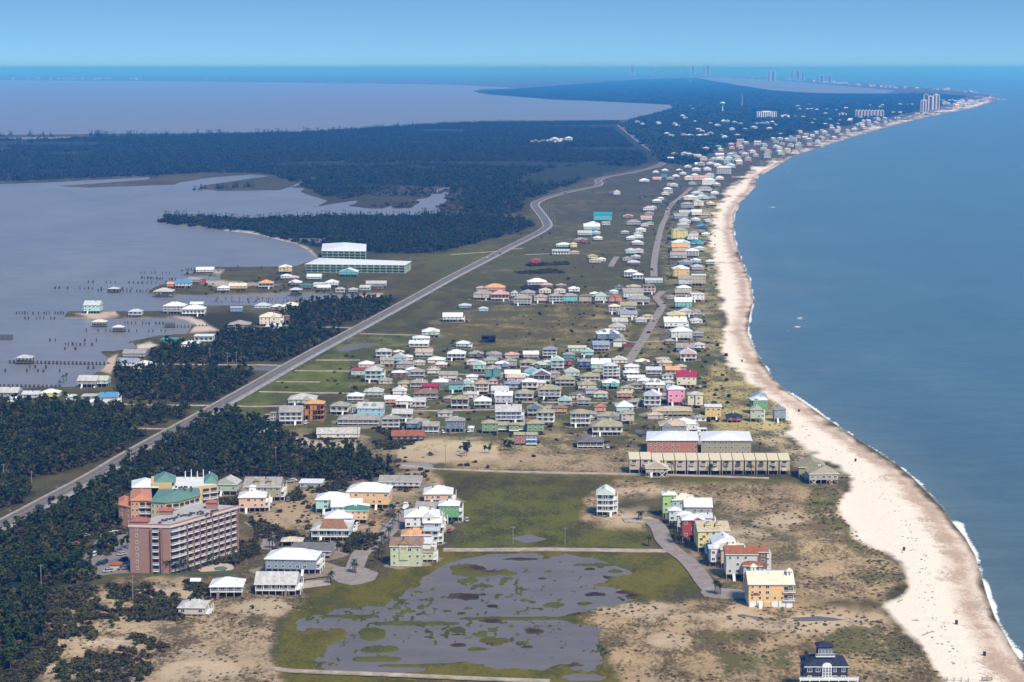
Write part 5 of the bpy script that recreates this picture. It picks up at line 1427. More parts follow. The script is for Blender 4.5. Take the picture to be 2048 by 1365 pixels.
Q = [W2(266, 1030), W2(318, 1030), W2(318, 1016), W2(266, 1016)]; mb = MB(); mb.prism(loc2(Q, o), -.3, 14.5); mb.obj('rear_wall', OR, T); hip_on(T, Q, 14.6, 3, rmat('white'), o, 'rear_roof')
# --- three-storey and other stand-alone houses of the foreground
house(1215, 1033, 40, 62, 'pale mint', 'white', 'gy', '', 'prR', label='tall narrow mint house with stacked white balconies standing alone in the marsh', group='tall houses above the dunes', d=11)
def navy(O, x0, x1, y0, y1, st, wh, rh, r):
    z = st + wh + rh * .55; mb = MB(); mb.box(-2.6, 2.6, -2.2, 2.2, z, z + 4.4); q = mb.obj('lookout_room', wmat('near-black'), O); roof_mb('pyr', -2.6, 2.6, -2.2, 2.2, z + 4.4, 1.9, .7).obj('lookout_roof', rmat('navy'), q)
    for k in range(4): put_window(O, -1.9 + k * 1.27, -2.2, z + 1.9, 0, .8, 1.9, True)
    for k in range(3): put_window(O, 2.6, -1.4 + k * 1.4, z + 1.9, math.pi / 2, .8, 1.9, True)
    s = MB(); s.box(-3.5, 3.5, -3.3, -2.22, z + .9, z + 1.1); so = s.obj('lookout_balcony', TRIM, O); railing_mb(-3.5, 3.5, -3.2, z + 1.1, 1.1, step=.5).obj('railing', TRIM, so)
    for f, zz in ((0, st), (1, st + wh / 2)):
        s = MB(); s.box(x0 - 2.4, x1 + 3.6, y0 - 2.6, y0 - .01, zz - .3, zz); so = s.obj('balcony', TRIM, O); railing_mb(x0 - 2.4, x1 + 3.6, y0 - 2.5, zz, 1.1, step=.55).obj('railing', TRIM, so)
        for k in range(7): xx = x0 - 2.2 + (x1 - x0 + 5.6) * k / 6; c = MB(); c.box(-.14, .14, -.14, .14, 0, wh / 2 - .3 if f == 0 else 1.0); c.obj('balcony_post', TRIM, O, (xx, y0 - 2.4, zz))
    mb = MB(); mb.box(-1.7, 1.7, y0 - .9, y0, st + wh * .5, st + wh + .6); b = mb.obj('bay', TRIM, O); b2 = MB(); n = 10
    b2.poly([(-1.7 + 0, y0 - .9, st + wh + .6)] + [(1.7 * -math.cos(math.pi * i / n), y0 - .9, st + wh + .6 + 1.2 * math.sin(math.pi * i / n)) for i in range(1, n)] + [(1.7, y0 - .9, st + wh + .6)][::1]); b2.prism([(-1.7, y0 - .9), (1.7, y0 - .9), (1.7, y0), (-1.7, y0)], st + wh + .6, st + wh + .62); b2.obj('bay_arch', TRIM, b)
    for i in range(3):
        for j in range(4): put_window(b, -1.05 + i * 1.05, y0 - .92, st + wh * .5 + .35 + j * 1.0, 0, .7, .75)
    for k in range(2):
        c = MB(); c.box(-.6, .6, -.6, .6, 0, 3.4); c.obj('chimney', rmat('navy'), O, (x0 + 1.2, 0, st + wh + .4)) if k == 0 else None
    for sx in (-1, 1):
        stp = MB()
        for i in range(9): a = (x0 - 2.5 - i * .7) if sx < 0 else (x1 + 3.7 + i * .7); stp.box(min(a, a + sx * .7), max(a, a + sx * .7), y0 - 2.4, y0 - 1.0, st - .4 * i - .3, st - .4 * i)
        stp.obj('stairs', TRIM, O)
    mb = MB(); mb.box(x0 - 6, x1 + 26, y0 - 4.8, y0 - 3.0, 1.0, 1.2); mb.obj('walkway', WOOD, O)
    rl = railing_mb(x1 + 4, x1 + 26, y0 - 3.1, 1.2, 1.1, step=2.6); rl.obj('railing', WOOD, O)
WALL['near-black'] = (.028, .032, .045)
house(1652, 1396, 84, 92, 'near-black', 'navy', 'hip', '', '', label='dark house with navy roof, rooftop lookout and white balconies at the bottom edge', d=13, rz=0, st=3.4, extra=navy, group='tall houses above the dunes')
def big_yellow(O, x0, x1, y0, y1, st, wh, rh, r):
    z = st + wh
    mb = MB(); mb.box(x0 + 1.8, x1 - .6, y0 + 5.4, y1 - .3, z + .003, z + 2.2); q = mb.obj('roof_deck_block', TRIM, O); m2 = MB(); m2.box(x0 + 1.5, x1 - .4, y0 + 5.2, y1, z + 2.203, z + 2.5); m2.obj('roof_deck', rmat('silver'), O)
    for xx, yy in ((x0 + 3.4, y1 - 2.2), (x1 - 1.4, y0 + 5.2)):
        mb = MB(); mb.box(xx - 1.1, xx + 1.1, yy - 1.1, yy + 1.1, z + 2.2, z + 4.6); t_ = mb.obj('turret', TRIM, O); roof_mb('pyr', xx - 1.1, xx + 1.1, yy - 1.1, yy + 1.1, z + 4.6, 1.5, .4).obj('turret_roof', rmat('cream'), t_)
        put_window(O, xx, yy - 1.12, z + 3.0, 0, .6, 1.3)
    for f in range(2):
        s = MB(); s.box(x1 - 4.6, x1 + .5, y0 - .9, y0 - .01, st + f * wh / 2 + .2, st + f * wh / 2 + .4); so = s.obj('balcony', TRIM, O); railing_mb(x1 - 4.6, x1 + .5, y0 - .85, st + f * wh / 2 + .4, 1.0, step=.5).obj('railing', TRIM, so)
        d_ = MB(); d_.box(x1 - 4.2, x1 - .3, y0 - .02, y0 + .1, st + f * wh / 2 + .45, st + f * wh / 2 + 2.7); d_.obj('painted_opening', DARKIN, O)  # flat dark panel on the wall; the opening's shade is its colour
    mb = MB(); mb.box(x0 + .05, x1 - .05, y0 + .03, y1 - .05, 0, st - .003); mb.obj('ground_floor_wall', TRIM, O)
    mb = MB(); mb.box(x0 + W_ * .35, x0 + W_ * .5, y0 - .01, y0 + .03, .2, st - .3); mb.obj('garage_door', wmat('golden yellow'), O)
    brick(O, x0, x0 + 4, y0, y1, st, wh, rh, r)
W_ = 19
house(1542, 1216, 90, 76, 'golden yellow', 'cream', 'gx', '', '', label='large golden yellow beach house with cream roof, roof deck and two small turrets', d=15, rz=0, st=2.9, extra=big_yellow, group='tall houses above the dunes')
def torn(O, x0, x1, y0, y1, st, wh, rh, r):
    mb = MB(); z = st + wh + .1
    mb.poly([(x0 + 4, y0 + .4, z + .95), (x1 - .6, y0 + .4, z + .95), (x1 - 4, 0.2, z + rh + .35), (x0 + 5.2, .2, z + rh + .35)]); mb.obj('torn_roof_patch', paint('bare_brown_decking', (.30, .15, .08), .9, .35, .9), O, label='brown patch of roof stripped to the boards')
house(662, 1084, 76, 46, 'light blue', 'pale grey', 'hip', '', 'p', label='pale stilt house whose hip roof is half stripped to brown boards by the palms', extra=torn)
def dormer_big(O, x0, x1, y0, y1, st, wh, rh, r):
    mb = MB(); c = x0 + 6.2; mb.box(c - 2, c + 2, y0 - .5, y0 + 3, st + 3, st + wh + 1.2); q = mb.obj('gable_bay', wmat('pale lime'), O); roof_mb('gy', c - 2, c + 2, y0 - .5, y0 + 4, st + wh + 1.2, 1.6, .35).obj('gable_roof', [rmat('brown'), paint('bare_plywood', (.5, .30, .14), .9, .3)], q)
    mb = MB(); mb.box(c - 1.4, c + 1.4, y0 - .56, y0 - .503, st + wh - 1.4, st + wh + .6); mb.obj('torn_wall_patch', paint('bare_plywood', (.5, .30, .14), .9, .3), O)
house(813, 1134, 62, 62, 'pale lime', 'brown', 'gx', '', '', label='pale lime house with brown roof and storm-torn gable at the marsh edge', extra=dormer_big, st=.4)
# house under repair, burnt shell, collapsed ruins
def shell_house(x, yb, w, h, label, studs, roofc, open_=.7, floors=3, name='damaged_house', cat='damaged house'):
    s = scale_at(x, yb); g = G(x, yb); W = w / s; D = W * .8; T = h / s - D * .12; fh = (T - 1) / floors
    O = thing(name, label, cat, (g[0], g[1] + D / 2, LZ - .1)); r = random.Random(x)
    for f in range(floors + 1): mb = MB(); mb.box(-W / 2, W / 2, -D / 2, D / 2, f * fh + .2, f * fh + .45); mb.obj('floor_deck', studs, O)
    for f in range(floors):
        n = int(W / 1.8)
        for i in range(n + 1): xx = -W / 2 + .1 + (W - .2) * i / n; mb = MB(); mb.box(-.09, .09, -.09, .09, 0, fh - .26); me_ = mb.mesh('stud', studs); link('stud', me_, O, (xx, -D / 2 + .1, f * fh + .455)); link('stud', me_, O, (xx, D / 2 - .1, f * fh + .455))
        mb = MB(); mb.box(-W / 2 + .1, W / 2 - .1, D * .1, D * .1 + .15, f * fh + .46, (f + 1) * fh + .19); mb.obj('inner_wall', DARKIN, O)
        for q in range(3):
            if r.random() < open_: a = r.uniform(-W / 2, W / 2 - 2.4); mb = MB(); mb.box(a, a + 2.2, -D / 2 - .05, -D / 2 - .003, f * fh + .5, (f + 1) * fh); mb.obj('wall_panel', studs if q else DARKIN, O)
    if roofc: roof_mb('hip', -W / 2, W / 2, -D / 2, D / 2, T, D * .22).obj('roof', roofc, O)
    return O
shell_house(629, 842, 38, 38, 'orange-brown three storey house stripped to its frame and bare sheathing', paint('orange_sheathing', (.50, .22, .07), .9, .25, .8), paint('bare_orange_boards', (.62, .34, .14), .9, .25, .8))
shell_house(977, 686, 28, 17, 'burnt-out black shell of a house alone in the meadow', paint('charred_timber', (.03, .026, .024), .95, .3, .8), None, floors=2, name='burnt_house', cat='burnt house')
shell_house(326, 593, 38, 13, 'collapsed grey stilt house at the tip of the bay peninsula', PILE, rmat('pale grey'), floors=2)
shell_house(340, 686, 38, 12, 'wrecked teal stilt house on the shore spit by the bay', wmat('teal'), None, floors=2)
shell_house(591, 591, 24, 13, 'wrecked dark stilt house by the canal', WOOD, rmat('silver'), floors=2)
shell_house(1404, 872, 20, 18, 'tumbled white wreck of a deck beside the white-roofed house', TRIM, None, floors=2, cat='wrecked deck')
# grey-roofed house with red-brown and blue wings, green house of three parts
def compound(label, parts, name='stilt_house', cat='house', group=None):
    x0, y0_ = parts[0][0], parts[0][1]; g = G(x0, y0_); O = thing(name, label, cat, (g[0], g[1], LZ - .15), 0, group)
    for (x, yb, w, h, wall, roof, typ, opt) in parts:
        s = scale_at(x, yb); p = G(x, yb); W = w / s; D = min(12, W * .8); Tt = h / s - D * .1; st = 1.8; rh = {'hip': min(W, D) * .24, 'gx': D * .27, 'gy': W * .3}[typ]; wh = max(2.4, Tt - st - rh)
        H_ = link('wing', None, O, (p[0] - g[0], p[1] - g[1] + D / 2, 0)); H_.empty_display_size = 1
        mb = MB(); mb.box(-W / 2, W / 2, -D / 2, D / 2, st, st + wh); mb.obj('wall', wmat(wall), H_); roof_mb(typ, -W / 2, W / 2, -D / 2, D / 2, st + wh, rh).obj('roof', [rmat(roof), wmat(wall)], H_)
        n = max(2, int(W / 3.4)); ns_ = max(1, round(wh / 2.9))
        for f in range(ns_):
            for i in range(n): put_window(H_, -W / 2 + W * (i + .5) / n, -D / 2, st + f * wh / ns_ + .9, 0, 1.3, 1.3)
            if 'p' in opt:
                s_ = MB(); s_.box(-W / 2, W / 2, -D / 2 - 1.6, -D / 2 - .01, st + f * wh / ns_ - .2, st + f * wh / ns_); so = s_.obj('porch', TRIM, H_)
        mb = MB()
        for i in range(n + 1):
            for j in (-1, 1): xx = -W / 2 + .2 + (W - .4) * i / n; mb.box(xx - .17, xx + .17, j * (D / 2 - .3) - .17, j * (D / 2 - .3) + .17, -.1, st)
        mb.obj('pilings', PILE, H_, kind='stuff')
    return O
compound('leaf green stilt house in three linked parts in the front row', [(980, 868, 32, 30, 'leaf green', 'olive', 'hip', ''), (1028, 866, 20, 22, 'leaf green', 'olive', 'hip', 'p'), (1071, 868, 34, 30, 'leaf green', 'olive', 'hip', ''), (1004, 864, 28, 18, 'leaf green', 'olive', 'gx', 'p'), (1046, 864, 24, 18, 'leaf green', 'olive', 'gx', 'p')])
compound('grey-roofed house with rust-red left half and blue right half', [(1040, 893, 22, 30, 'rusty red', 'olive', 'gx', ''), (1063, 893, 22, 30, 'blue', 'olive', 'gx', 'p')])
compound('pair of slim grey tower houses standing side by side', [(536, 849, 10, 22, 'grey', 'grey', 'hip', ''), (547, 848, 10, 25, 'grey', 'grey', 'hip', '')])
# terracotta and olive apartment houses, row of attached tan units, beach duplex
def block(label, P, hgt, wall, roof, floors, cols, kind='window', rh=3.0, name='apartment_building', roofw=None, rail=TRIM, fh=None):
    P = [W2(*p) for p in P]; o = P[0]; T = thing(name, label, 'apartment building', (o[0], o[1], LZ)); mb = MB(); mb.prism(loc2(P, o), -.2, hgt); mb.obj('wall', wall, T); hip_on(T, P, hgt + .36, rh, roof, o, ov=1.0)
    facade(T, P[0], P[1], .8, floors, fh or (hgt - .6) / floors, cols, kind, rail=rail, o=o, skip=.2 if kind == 'window' else 0); facade(T, P[1], P[2], .8, floors, (hgt - .6) / floors, 2, 'window', o=o)
    return T, o
TER = paint('terracotta_stucco', (.44, .19, .12), .85, .1, .5)
T, o = block('long terracotta apartment house with white hip roof behind the tan row', [(1294, 911), (1396, 911), (1392, 893), (1296, 893)], 8.8, TER, rmat('white'), 3, 9)
T2, o = block('olive apartment house with white hip roof right of the terracotta one', [(1402, 913), (1502, 913), (1496, 895), (1404, 895)], 9.3, wmat('olive'), rmat('white'), 3, 9)
TN = wmat('olive'); TANW = paint('tan_siding', (.44, .37, .22), .85, .1, .6, (.35, 'Z', .9)); TANR = paint('cream_shingle_roof', (.60, .54, .38), .8, .12, .7)
g0 = G(1258, 951); TR = thing('row_of_townhouses', 'long row of tan attached units with sloping cream roofs on white stilts', 'townhouses', (g0[0], g0[1], LZ))
for k in range(14):
    px = 1269 + k * 23.1; pt = G(px, 950 - (2 if k < 2 else 0)); s = scale_at(px, 950); Wd = 20.5 / s; Dd = 9.5; U = link('unit', None, TR, (pt[0] - g0[0], pt[1] - g0[1] + Dd / 2, 0)); big = k == 13
    mb = MB(); mb.box(-Wd / 2, Wd / 2, -Dd / 2, Dd / 2, 2.4, 8.6); mb.obj('wall', TANW, U)
    rf = MB(); z = 8.6; rf.poly([(-Wd / 2 - .2, -Dd / 2 - .5, z), (Wd / 2 + .1, -Dd / 2 - .5, z), (Wd / 2 + .1, Dd / 2, z + 2.2), (-Wd / 2 - .2, Dd / 2, z + 2.2)]); rf.poly([(-Wd / 2 - .2, -Dd / 2 - .5, z - .3), (-Wd / 2 - .2, Dd / 2, z - .1), (Wd / 2 + .1, Dd / 2, z - .1), (Wd / 2 + .1, -Dd / 2 - .5, z - .3)]); rf.poly([(-Wd / 2 - .2, -Dd / 2 - .5, z - .3), (Wd / 2 + .1, -Dd / 2 - .5, z - .3), (Wd / 2 + .1, -Dd / 2 - .5, z), (-Wd / 2 - .2, -Dd / 2 - .5, z)])
    rf.poly([(Wd / 2 + .1, -Dd / 2 - .5, z - .3), (Wd / 2 + .1, Dd / 2, z - .1), (Wd / 2 + .1, Dd / 2, z + 2.2), (Wd / 2 + .1, -Dd / 2 - .5, z)]); rf.poly([(-Wd / 2 - .2, -Dd / 2 - .5, z - .3), (-Wd / 2 - .2, -Dd / 2 - .5, z), (-Wd / 2 - .2, Dd / 2, z + 2.2), (-Wd / 2 - .2, Dd / 2, z - .1)]); rf.poly([(-Wd / 2 - .2, Dd / 2, z - .1), (-Wd / 2 - .2, Dd / 2, z + 2.2), (Wd / 2 + .1, Dd / 2, z + 2.2), (Wd / 2 + .1, Dd / 2, z - .1)])
    rf.obj('roof', TANR, U)
    m = balcony_mesh(Wd * .5, 2.6, WOOD if k in (9, 10, 11) else TRIM, 1.0); link('balcony', m[0], U, (-.3, -Dd / 2 - .01, 5.7)); link('sliding_door', m[2], U, (-.3, -Dd / 2 - .01, 5.7)); link('railing', m[1], U, (-.3, -Dd / 2 - .01, 5.7))
    if k % 2: link('balcony', m[0], U, (-.3, -Dd / 2 - .01, 2.7)); link('railing', m[1], U, (-.3, -Dd / 2 - .01, 2.7))
    for sx in (-1, 1): link('piling', pile_mesh(2.4, .2), U, (sx * (Wd / 2 - .3), -Dd / 2 + .3, 0)); link('piling', pile_mesh(2.4, .2), U, (sx * (Wd / 2 - .3), Dd / 2 - .3, 0))
def xbrace(O, x0, x1, y0, y1, st, wh, rh, r):
    for a in (x0 + 1, x0 + (x1 - x0) * .62):
        mb = MB(); mb.bar((a, y0 + .1, .1), (a + 3, y0 + .1, st - .1), .13); mb.bar((a + 3, y0 + .14, .1), (a, y0 + .14, st - .1), .13); mb.obj('cross_brace', TRIM, O)
house(1314, 954, 44, 34, 'tan', 'cream', 'gy', '', '', label='tan gable-fronted unit standing forward of the attached row', extra=xbrace, d=8, group='tan beach condos')
house(1626, 958, 52, 44, 'olive', 'olive', 'gy', '', '', label='olive-roofed beach duplex standing behind its twin', extra=xbrace, d=14, group='tan beach condos')
house(1646, 969, 58, 42, 'tan', 'olive', 'gy', '', 'R', label='tan gabled beach duplex nearest the sand, with cross-braced stilts', extra=xbrace, d=12, group='tan beach condos')
# green bay condominiums
GRW = paint('pale_green_stucco', (.33, .46, .30), .85, .08, .5)
block('long pale green condominium with white roof by the bay', [(611, 546), (810, 548), (822, 540), (640, 533)], 9.5, GRW, rmat('white'), 3, 16, 'balcony', 2.6, rail=GRW)
block('four storey pale green condominium with white hip roof beside the bay beach', [(644, 526), (732, 527), (732, 512), (646, 511)], 14.0, GRW, rmat('white'), 4, 8, 'balcony', 4.2, rail=GRW)
# ---------------------------------------------------------------- far towers, water tower, far condominiums
CONC = paint('pale_concrete', (.55, .50, .46), .85, .1, .05); CONCD = paint('grey_concrete', (.34, .32, .32), .85, .1, .05)
def tower(label, px0, px1, yb, yt, depth=24, mat=CONC, slots=3, cap=None, name='apartment_tower', group=None):
    s = scale_at(px0, yb); g = G((px0 + px1) / 2, yb); W = (px1 - px0) / s; Hh = (yb - yt) / s; T = thing(name, label, 'tower', (g[0], g[1] + depth / 2, LZ), 0, group)
    mb = MB(); mb.box(-W / 2, W / 2, -depth / 2, depth / 2, -.5, Hh); mb.obj('wall', mat, T)
    for k in range(slots): xx = -W / 2 + W * (k + .5) / slots; m = MB(); m.box(xx - W / slots * .24, xx + W / slots * .24, -depth / 2 - .6, -depth / 2 - .01, Hh * .03, Hh * .96); m.obj('window_bay', GLASS, T)
    m = MB(); m.box(-W * .2, W * .2, -depth * .3, depth * .3, Hh + .01, Hh * 1.05 + 1); m.obj('plant_room', mat, T)
    return T
tower('leftmost and lowest block of the three-part tower group by the beach', 1841, 1857, 224, 201, 30)
tower('middle tower of the three-part group by the beach', 1856, 1866, 221, 193, 30, slots=1); tower('rightmost tower of the three-part group by the beach', 1866, 1879, 219, 190, 34, slots=2); tower('thin tower rising behind the three-part group', 1847, 1857, 208, 189, 30, CONCD, 1)
tower('wide white ribbed condominium in the far woods', 1514, 1553, 238, 224, 40, rmat('white'), 9, name='far_condominium'); tower('plain white block right of the ribbed condominium', 1563, 1579, 238, 231, 40, rmat('white'), 1, name='far_condominium')
for k in range(9): tower('slim grey-white condominium in a row of nine in the far woods', 1711 + k * 6.4, 1716.6 + k * 6.4, 237 - k * .15, 221.5, 30, CONC, 1, name='far_condominium', group='row of slim far condominiums')
tower('low grey block left of the row of slim condominiums', 1678, 1693, 234, 227, 30, CONC, 2, name='far_condominium')
for i, (a, b, yb, yt) in enumerate([(1259,1271,149,133),(1301,1307,150,137),(1381,1391,153,133),(1405,1411,153,135),(1411,1421,153,132),(1535,1541,163,143),(1541,1551,163,143),(1581,1587,161,142),(1591,1600,162,142),(1602,1609,162,146),(1638,1648,167,151),(1655,1663,167,151)]):
    lb = ['faint tower farthest left on the hazy skyline','faint short tower second from left on the hazy skyline','faint tower left of the close pair on the skyline','left one of the close pair of skyline towers','taller right one of the close pair of skyline towers','left half of the wide twin block beyond the lagoon','right half of the wide twin block beyond the lagoon','left tower of the trio beyond the lagoon','middle and tallest tower of the trio beyond the lagoon','low right tower of the trio beyond the lagoon','left of the two slim towers at the lagoon shore','right of the two slim towers at the lagoon shore'][i]
    tower(lb, a, b, yb, yt, 60, CONCD, 1, group='hazy skyline towers')
g = G(1445, 226); s = scale_at(1445, 226); T = thing('water_tower', 'pale green water tower on a slender stem above the far woods', 'water tower', g); WT = paint('pale_green_tank', (.40, .66, .55), .6, .05)
mb = MB(); mb.cyl(0, 0, 0, 18 / s, 3.5, 3.0, 10); mb.cyl(0, 0, 0, 3, 8, 3.5, 10); mb.obj('stem', WT, T)
mb = MB(); H0 = 17 / s; R0 = 5.4 / s
for (a, b, r0, r1) in ((0, 1.2, .4, .9), (1.2, 2.4, .9, 1.0), (2.4, 3.6, 1.0, .86), (3.6, 4.6, .86, .5), (4.6, 5.0, .5, .1)): mb.cyl(0, 0, H0 + a / s, H0 + b / s, R0 * r0, R0 * r1, 14)
mb.obj('tank', WT, T)
g = G(1484, 214); T = thing('radio_mast', 'thin radio mast in the far woods right of the water tower', 'mast', g); mb = MB(); mb.cyl(0, 0, 0, 24 / scale_at(1484, 214), 2.2, 1.2, 4); mb.obj('mast_tube', CONC, T)
g = G(1380, 166); T = thing('water_tower', 'small dark water tower on the horizon before the skyline', 'water tower', g); mb = MB(); s = scale_at(1380, 166); mb.cyl(0, 0, 0, 5 / s, 8, 8, 6); mb.obj('stem', WT, T); mb = MB(); mb.cyl(0, 0, 4 / s, 8 / s, 2.4 / s, 2.4 / s, 10); mb.obj('tank', GRR, T)
# ---------------------------------------------------------------- small far houses, one by one
fr = random.Random(99); FW = ['white', 'grey-white', 'pale grey', 'cream', 'light blue', 'aqua', 'pale pink', 'peach', 'beige', 'mint', 'blue-grey', 'grey']; FR = ['white', 'white', 'white', 'pale grey', 'grey', 'silver', 'beige']
_far = {}
def far_meshes(wall, roof, typ):
    k = (wall, roof, typ)
    if k not in _far:
        mb = MB(); mb.box(-7, 7, -6, 6, 2.6, 8.2)
        for sx in (-6.5, 6.5):
            for sy in (-5.5, 5.5): mb.box(sx - .3, sx + .3, sy - .3, sy + .3, 0, 2.6)
        w = MB()
        for i in range(4):
            for f in (3.4, 6.0): w.box(-5.8 + i * 3.4, -4.2 + i * 3.4, -6.1, -6.01, f, f + 1.6)
        _far[k] = (mb.mesh('wall', wmat(wall)), roof_mb(typ, -7, 7, -6, 6, 8.2, 2.8, .6).mesh('roof', [rmat(roof), wmat(wall)]), w.mesh('windows', GLASS))
    return _far[k]
FARH = []
def far_house(px, py, zone, sc_=1.0, wall=None, roof=None):
    wall = wall or fr.choice(FW); roof = roof or fr.choice(FR); typ = fr.choice(['hip', 'hip', 'gx', 'gy', 'pyr']); g = G(px, py)
    T = thing('small_house', 'small %s house with %s %s roof %s' % (wall, roof, TYPN[typ], zone), 'house', (g[0], g[1], LZ - .1), R(fr.uniform(-25, 25)), 'far houses ' + zone)
    k = fr.uniform(.8, 1.2) * sc_; T.scale = (k, k, k * fr.uniform(.8, 1.15)); m = far_meshes(wall, roof, typ)
    link('wall', m[0], T); link('roof', m[1], T); link('windows', m[2], T, kind='stuff'); FARH.append(T)
def seawall_x(y): return float(np.interp(-y, [-q[1] for q in BEACHIN[::1]], [q[0] for q in BEACHIN]))
Z1 = 'in the dense strip behind the far beach'; n = 0
for rowi, (dx0, dxs) in enumerate([(22, 0), (50, 1), (78, 2), (106, 3), (132, 4), (160, 5), (190, 6)]):
    y = 338.0 - rowi * 1.5
    while y > 238:
        s = scale_at(1500, y); bx_ = seawall_x(y) - dx0 * (s / .75) - fr.uniform(-4, 4)
        if fr.random() < (.92 if rowi < 4 else .45) and not (y > 322 and bx_ > 1440 and rowi < 1): far_house(bx_, y + fr.uniform(-1, 1), Z1, 1.12)
        y -= 7.2 * (s / .85) * fr.uniform(.8, 1.15)
Z2 = 'scattered in the far woods'
for (x, y) in [(1274,248),(1286,252),(1316,252),(1350,252),(1353,255),(1369,240),(1366,237),(1390,247),(1332,274),(1342,277),(1368,276),(1380,277),(1397,264),(1404,268),(1399,277),(1412,275),(1421,273),(1443,275),(1450,280),(1475,275),(1448,248),(1455,249),(1470,250),(1481,252),(1490,263),(1464,264),(1421,250),(1435,257),(1380,215),(1385,220),(1515,252),(1524,252),(1532,252),(1545,250),(1552,254),(1508,262),(1540,262),(1370,316),(1380,316),(1350,315),(1392,318),(1400,322),(1428,322),(1440,318),(1462,318),(1453,330),(1463,299),(1475,296),(1480,290),(1600,222),(1614,222),(1622,221),(1632,223),(1652,222),(1652,231),(1670,223),(1693,221),(1740,214),(1760,217),(1765,214),(1800,212),(1815,213),(1826,212),(1595,216),(1618,213),(1788,228),(1800,229),(1590,236),(1607,238),(1630,242),(1660,243),(1680,246),(1625,250),(1650,252),(1700,246),(1720,240),(1735,245),(1756,243),(1770,240)]:
    far_house(x + fr.uniform(-1.5, 1.5), y + fr.uniform(-.8, .8), Z2, 1.25)
Z3 = 'on the far point beyond the towers'
for k in range(46): y = fr.uniform(203, 216); x = fr.uniform(1885, 1885 + (1960 - 1885)); far_house(min(x, seawall_x(y) - 8), y, Z3, 1.5)
Z4 = 'along the hazy barrier shore'
for k in range(60): px = fr.uniform(1440, 1960); far_house(px, np.interp(px, [1400, 1540, 1640, 1740, 1800, 1900, 1960], [155, 159.5, 166.5, 174.5, 179, 184, 190]) - fr.uniform(0, 2), Z4, 2.2)
for k in range(24): px = fr.uniform(1090, 1150) if k < 3 else fr.uniform(0, 500); far_house(px, (285 if k < 3 else 159.5 - fr.uniform(0, 1)), 'by the north shore' if k > 2 else 'in the forest clearing', 2.2 if k > 2 else 1.3, 'white', 'white')
for k in range(12): far_house(1065 + k * 5 + fr.uniform(-1, 1), 286 + fr.uniform(-2, 2), 'in the forest clearing', .8, 'white', 'white')
# ---------------------------------------------------------------- palms
def palm_meshes(seed, H):
    r = random.Random(seed); c = MB(); t = MB(); t.cyl(0, 0, 0, H, .2, .15, 6)
    for k in range(16):
        a = k * 2.399; el = r.uniform(-.5, 1.0); L = r.uniform(1.7, 2.4); d = (math.cos(a), math.sin(a)); pr = (0, 0, H)
        pts = []
        for q in range(4): u = q / 3; pts.append((d[0] * L * u, d[1] * L * u, H + math.sin(el) * L * u - .9 * L * u * u * .6))
        for q in range(3):
            w0, w1 = .38 * (1 - q / 3.2), .38 * (1 - (q + 1) / 3.2); n = (-d[1], d[0]); p, p2 = pts[q], pts[q + 1]
            c.poly([(p[0] - n[0] * w0, p[1] - n[1] * w0, p[2]), (p[0] + n[0] * w0, p[1] + n[1] * w0, p[2]), (p2[0] + n[0] * w1, p2[1] + n[1] * w1, p2[2]), (p2[0] - n[0] * w1, p2[1] - n[1] * w1, p2[2])])
    return c.mesh('fronds', PALM), t.mesh('trunk', BARK)
pm_ = [palm_meshes(500 + k, h_) for k, h_ in enumerate((4.0, 5.2, 6.4))]
def palms(pts, where, group):
    for i, (px, py, k) in enumerate(pts):
        g = G(px, py); T = thing('palm_tree', '%s palm tree %s' % (('short', 'medium', 'tall')[k], where), 'palm tree', (g[0], g[1], ground_z(g[0], g[1]) - .1), rnd.uniform(0, 6), group); T.scale = (1.15,) * 3
        link('fronds', pm_[k][0], T); link('trunk', pm_[k][1], T)
palms([(647,1079,2),(652,1081,1),(661,1080,2),(668,1079,1),(656,1082,0)], 'before the half-stripped roof', 'palms by the damaged house')
palms([(706,1148,0),(709,1146,1),(712,1149,0)], 'in the round island of the left cul-de-sac', 'cul-de-sac palms')
palms([(664,1170,1),(661,1168,0)], 'at the near rim of the left cul-de-sac', 'cul-de-sac palms')
palms([(766,1090,1),(763,1096,2),(770,1098,1),(777,1088,2),(780,1080,1),(760,1110,1),(757,1118,0),(764,1122,0),(752,1125,0),(786,1060,2),(790,1052,1),(797,1046,1),(784,1032,1),(788,1030,0),(781,1034,1)], 'along the village road beside the white-roofed row', 'palms along the village road')
palms([(690,1098,0),(700,1096,1),(712,1095,0),(720,1090,1),(728,1092,0),(735,1078,0),(740,1070,1),(696,1105,0),(675,1103,1),(560,1084,0),(545,1098,0),(552,1100,0),(539,1099,0)], 'in the garden hedge near the road junction', 'garden palms')
palms([(1277,1042,0),(1281,1043,0),(1284,1041,0)], 'on the island of the right cul-de-sac', 'right cul-de-sac palms'); palms([(1297,1092,0),(1301,1094,0)], 'where the causeway meets the right lane', 'causeway palms')
palms([(1347,1086,1),(1352,1090,1),(1358,1088,1),(1363,1091,0),(1430,1190,1),(1434,1192,1),(1438,1190,0),(1441,1192,0),(1382,1092,0)], 'along the right lane by the tall houses', 'palms by the right lane')
palms([(1343,950,2),(1422,951,1),(1452,950,2),(1503,953,1),(1546,954,1),(1558,946,1),(1562,946,1),(1345,941,1),(1283,952,0)], 'before the tan attached row', 'palms by the attached row')
palms([(1519,910,2),(1319,908,1),(1332,910,1)], 'beside the apartment houses', 'apartment palms')
palms([(1286,872,1),(1290,870,1),(1296,871,0),(1308,872,1)], 'by the small pond in the village', 'village palms')
palms([(330,1148,1),(340,1149,1),(352,1150,0),(362,1148,1),(372,1146,1),(384,1144,0),(402,1141,1),(418,1135,0),(424,1133,1),(466,1128,1),(472,1134,1),(480,1130,0),(470,1120,1)], 'at the foot of the pink block', 'hotel palms')
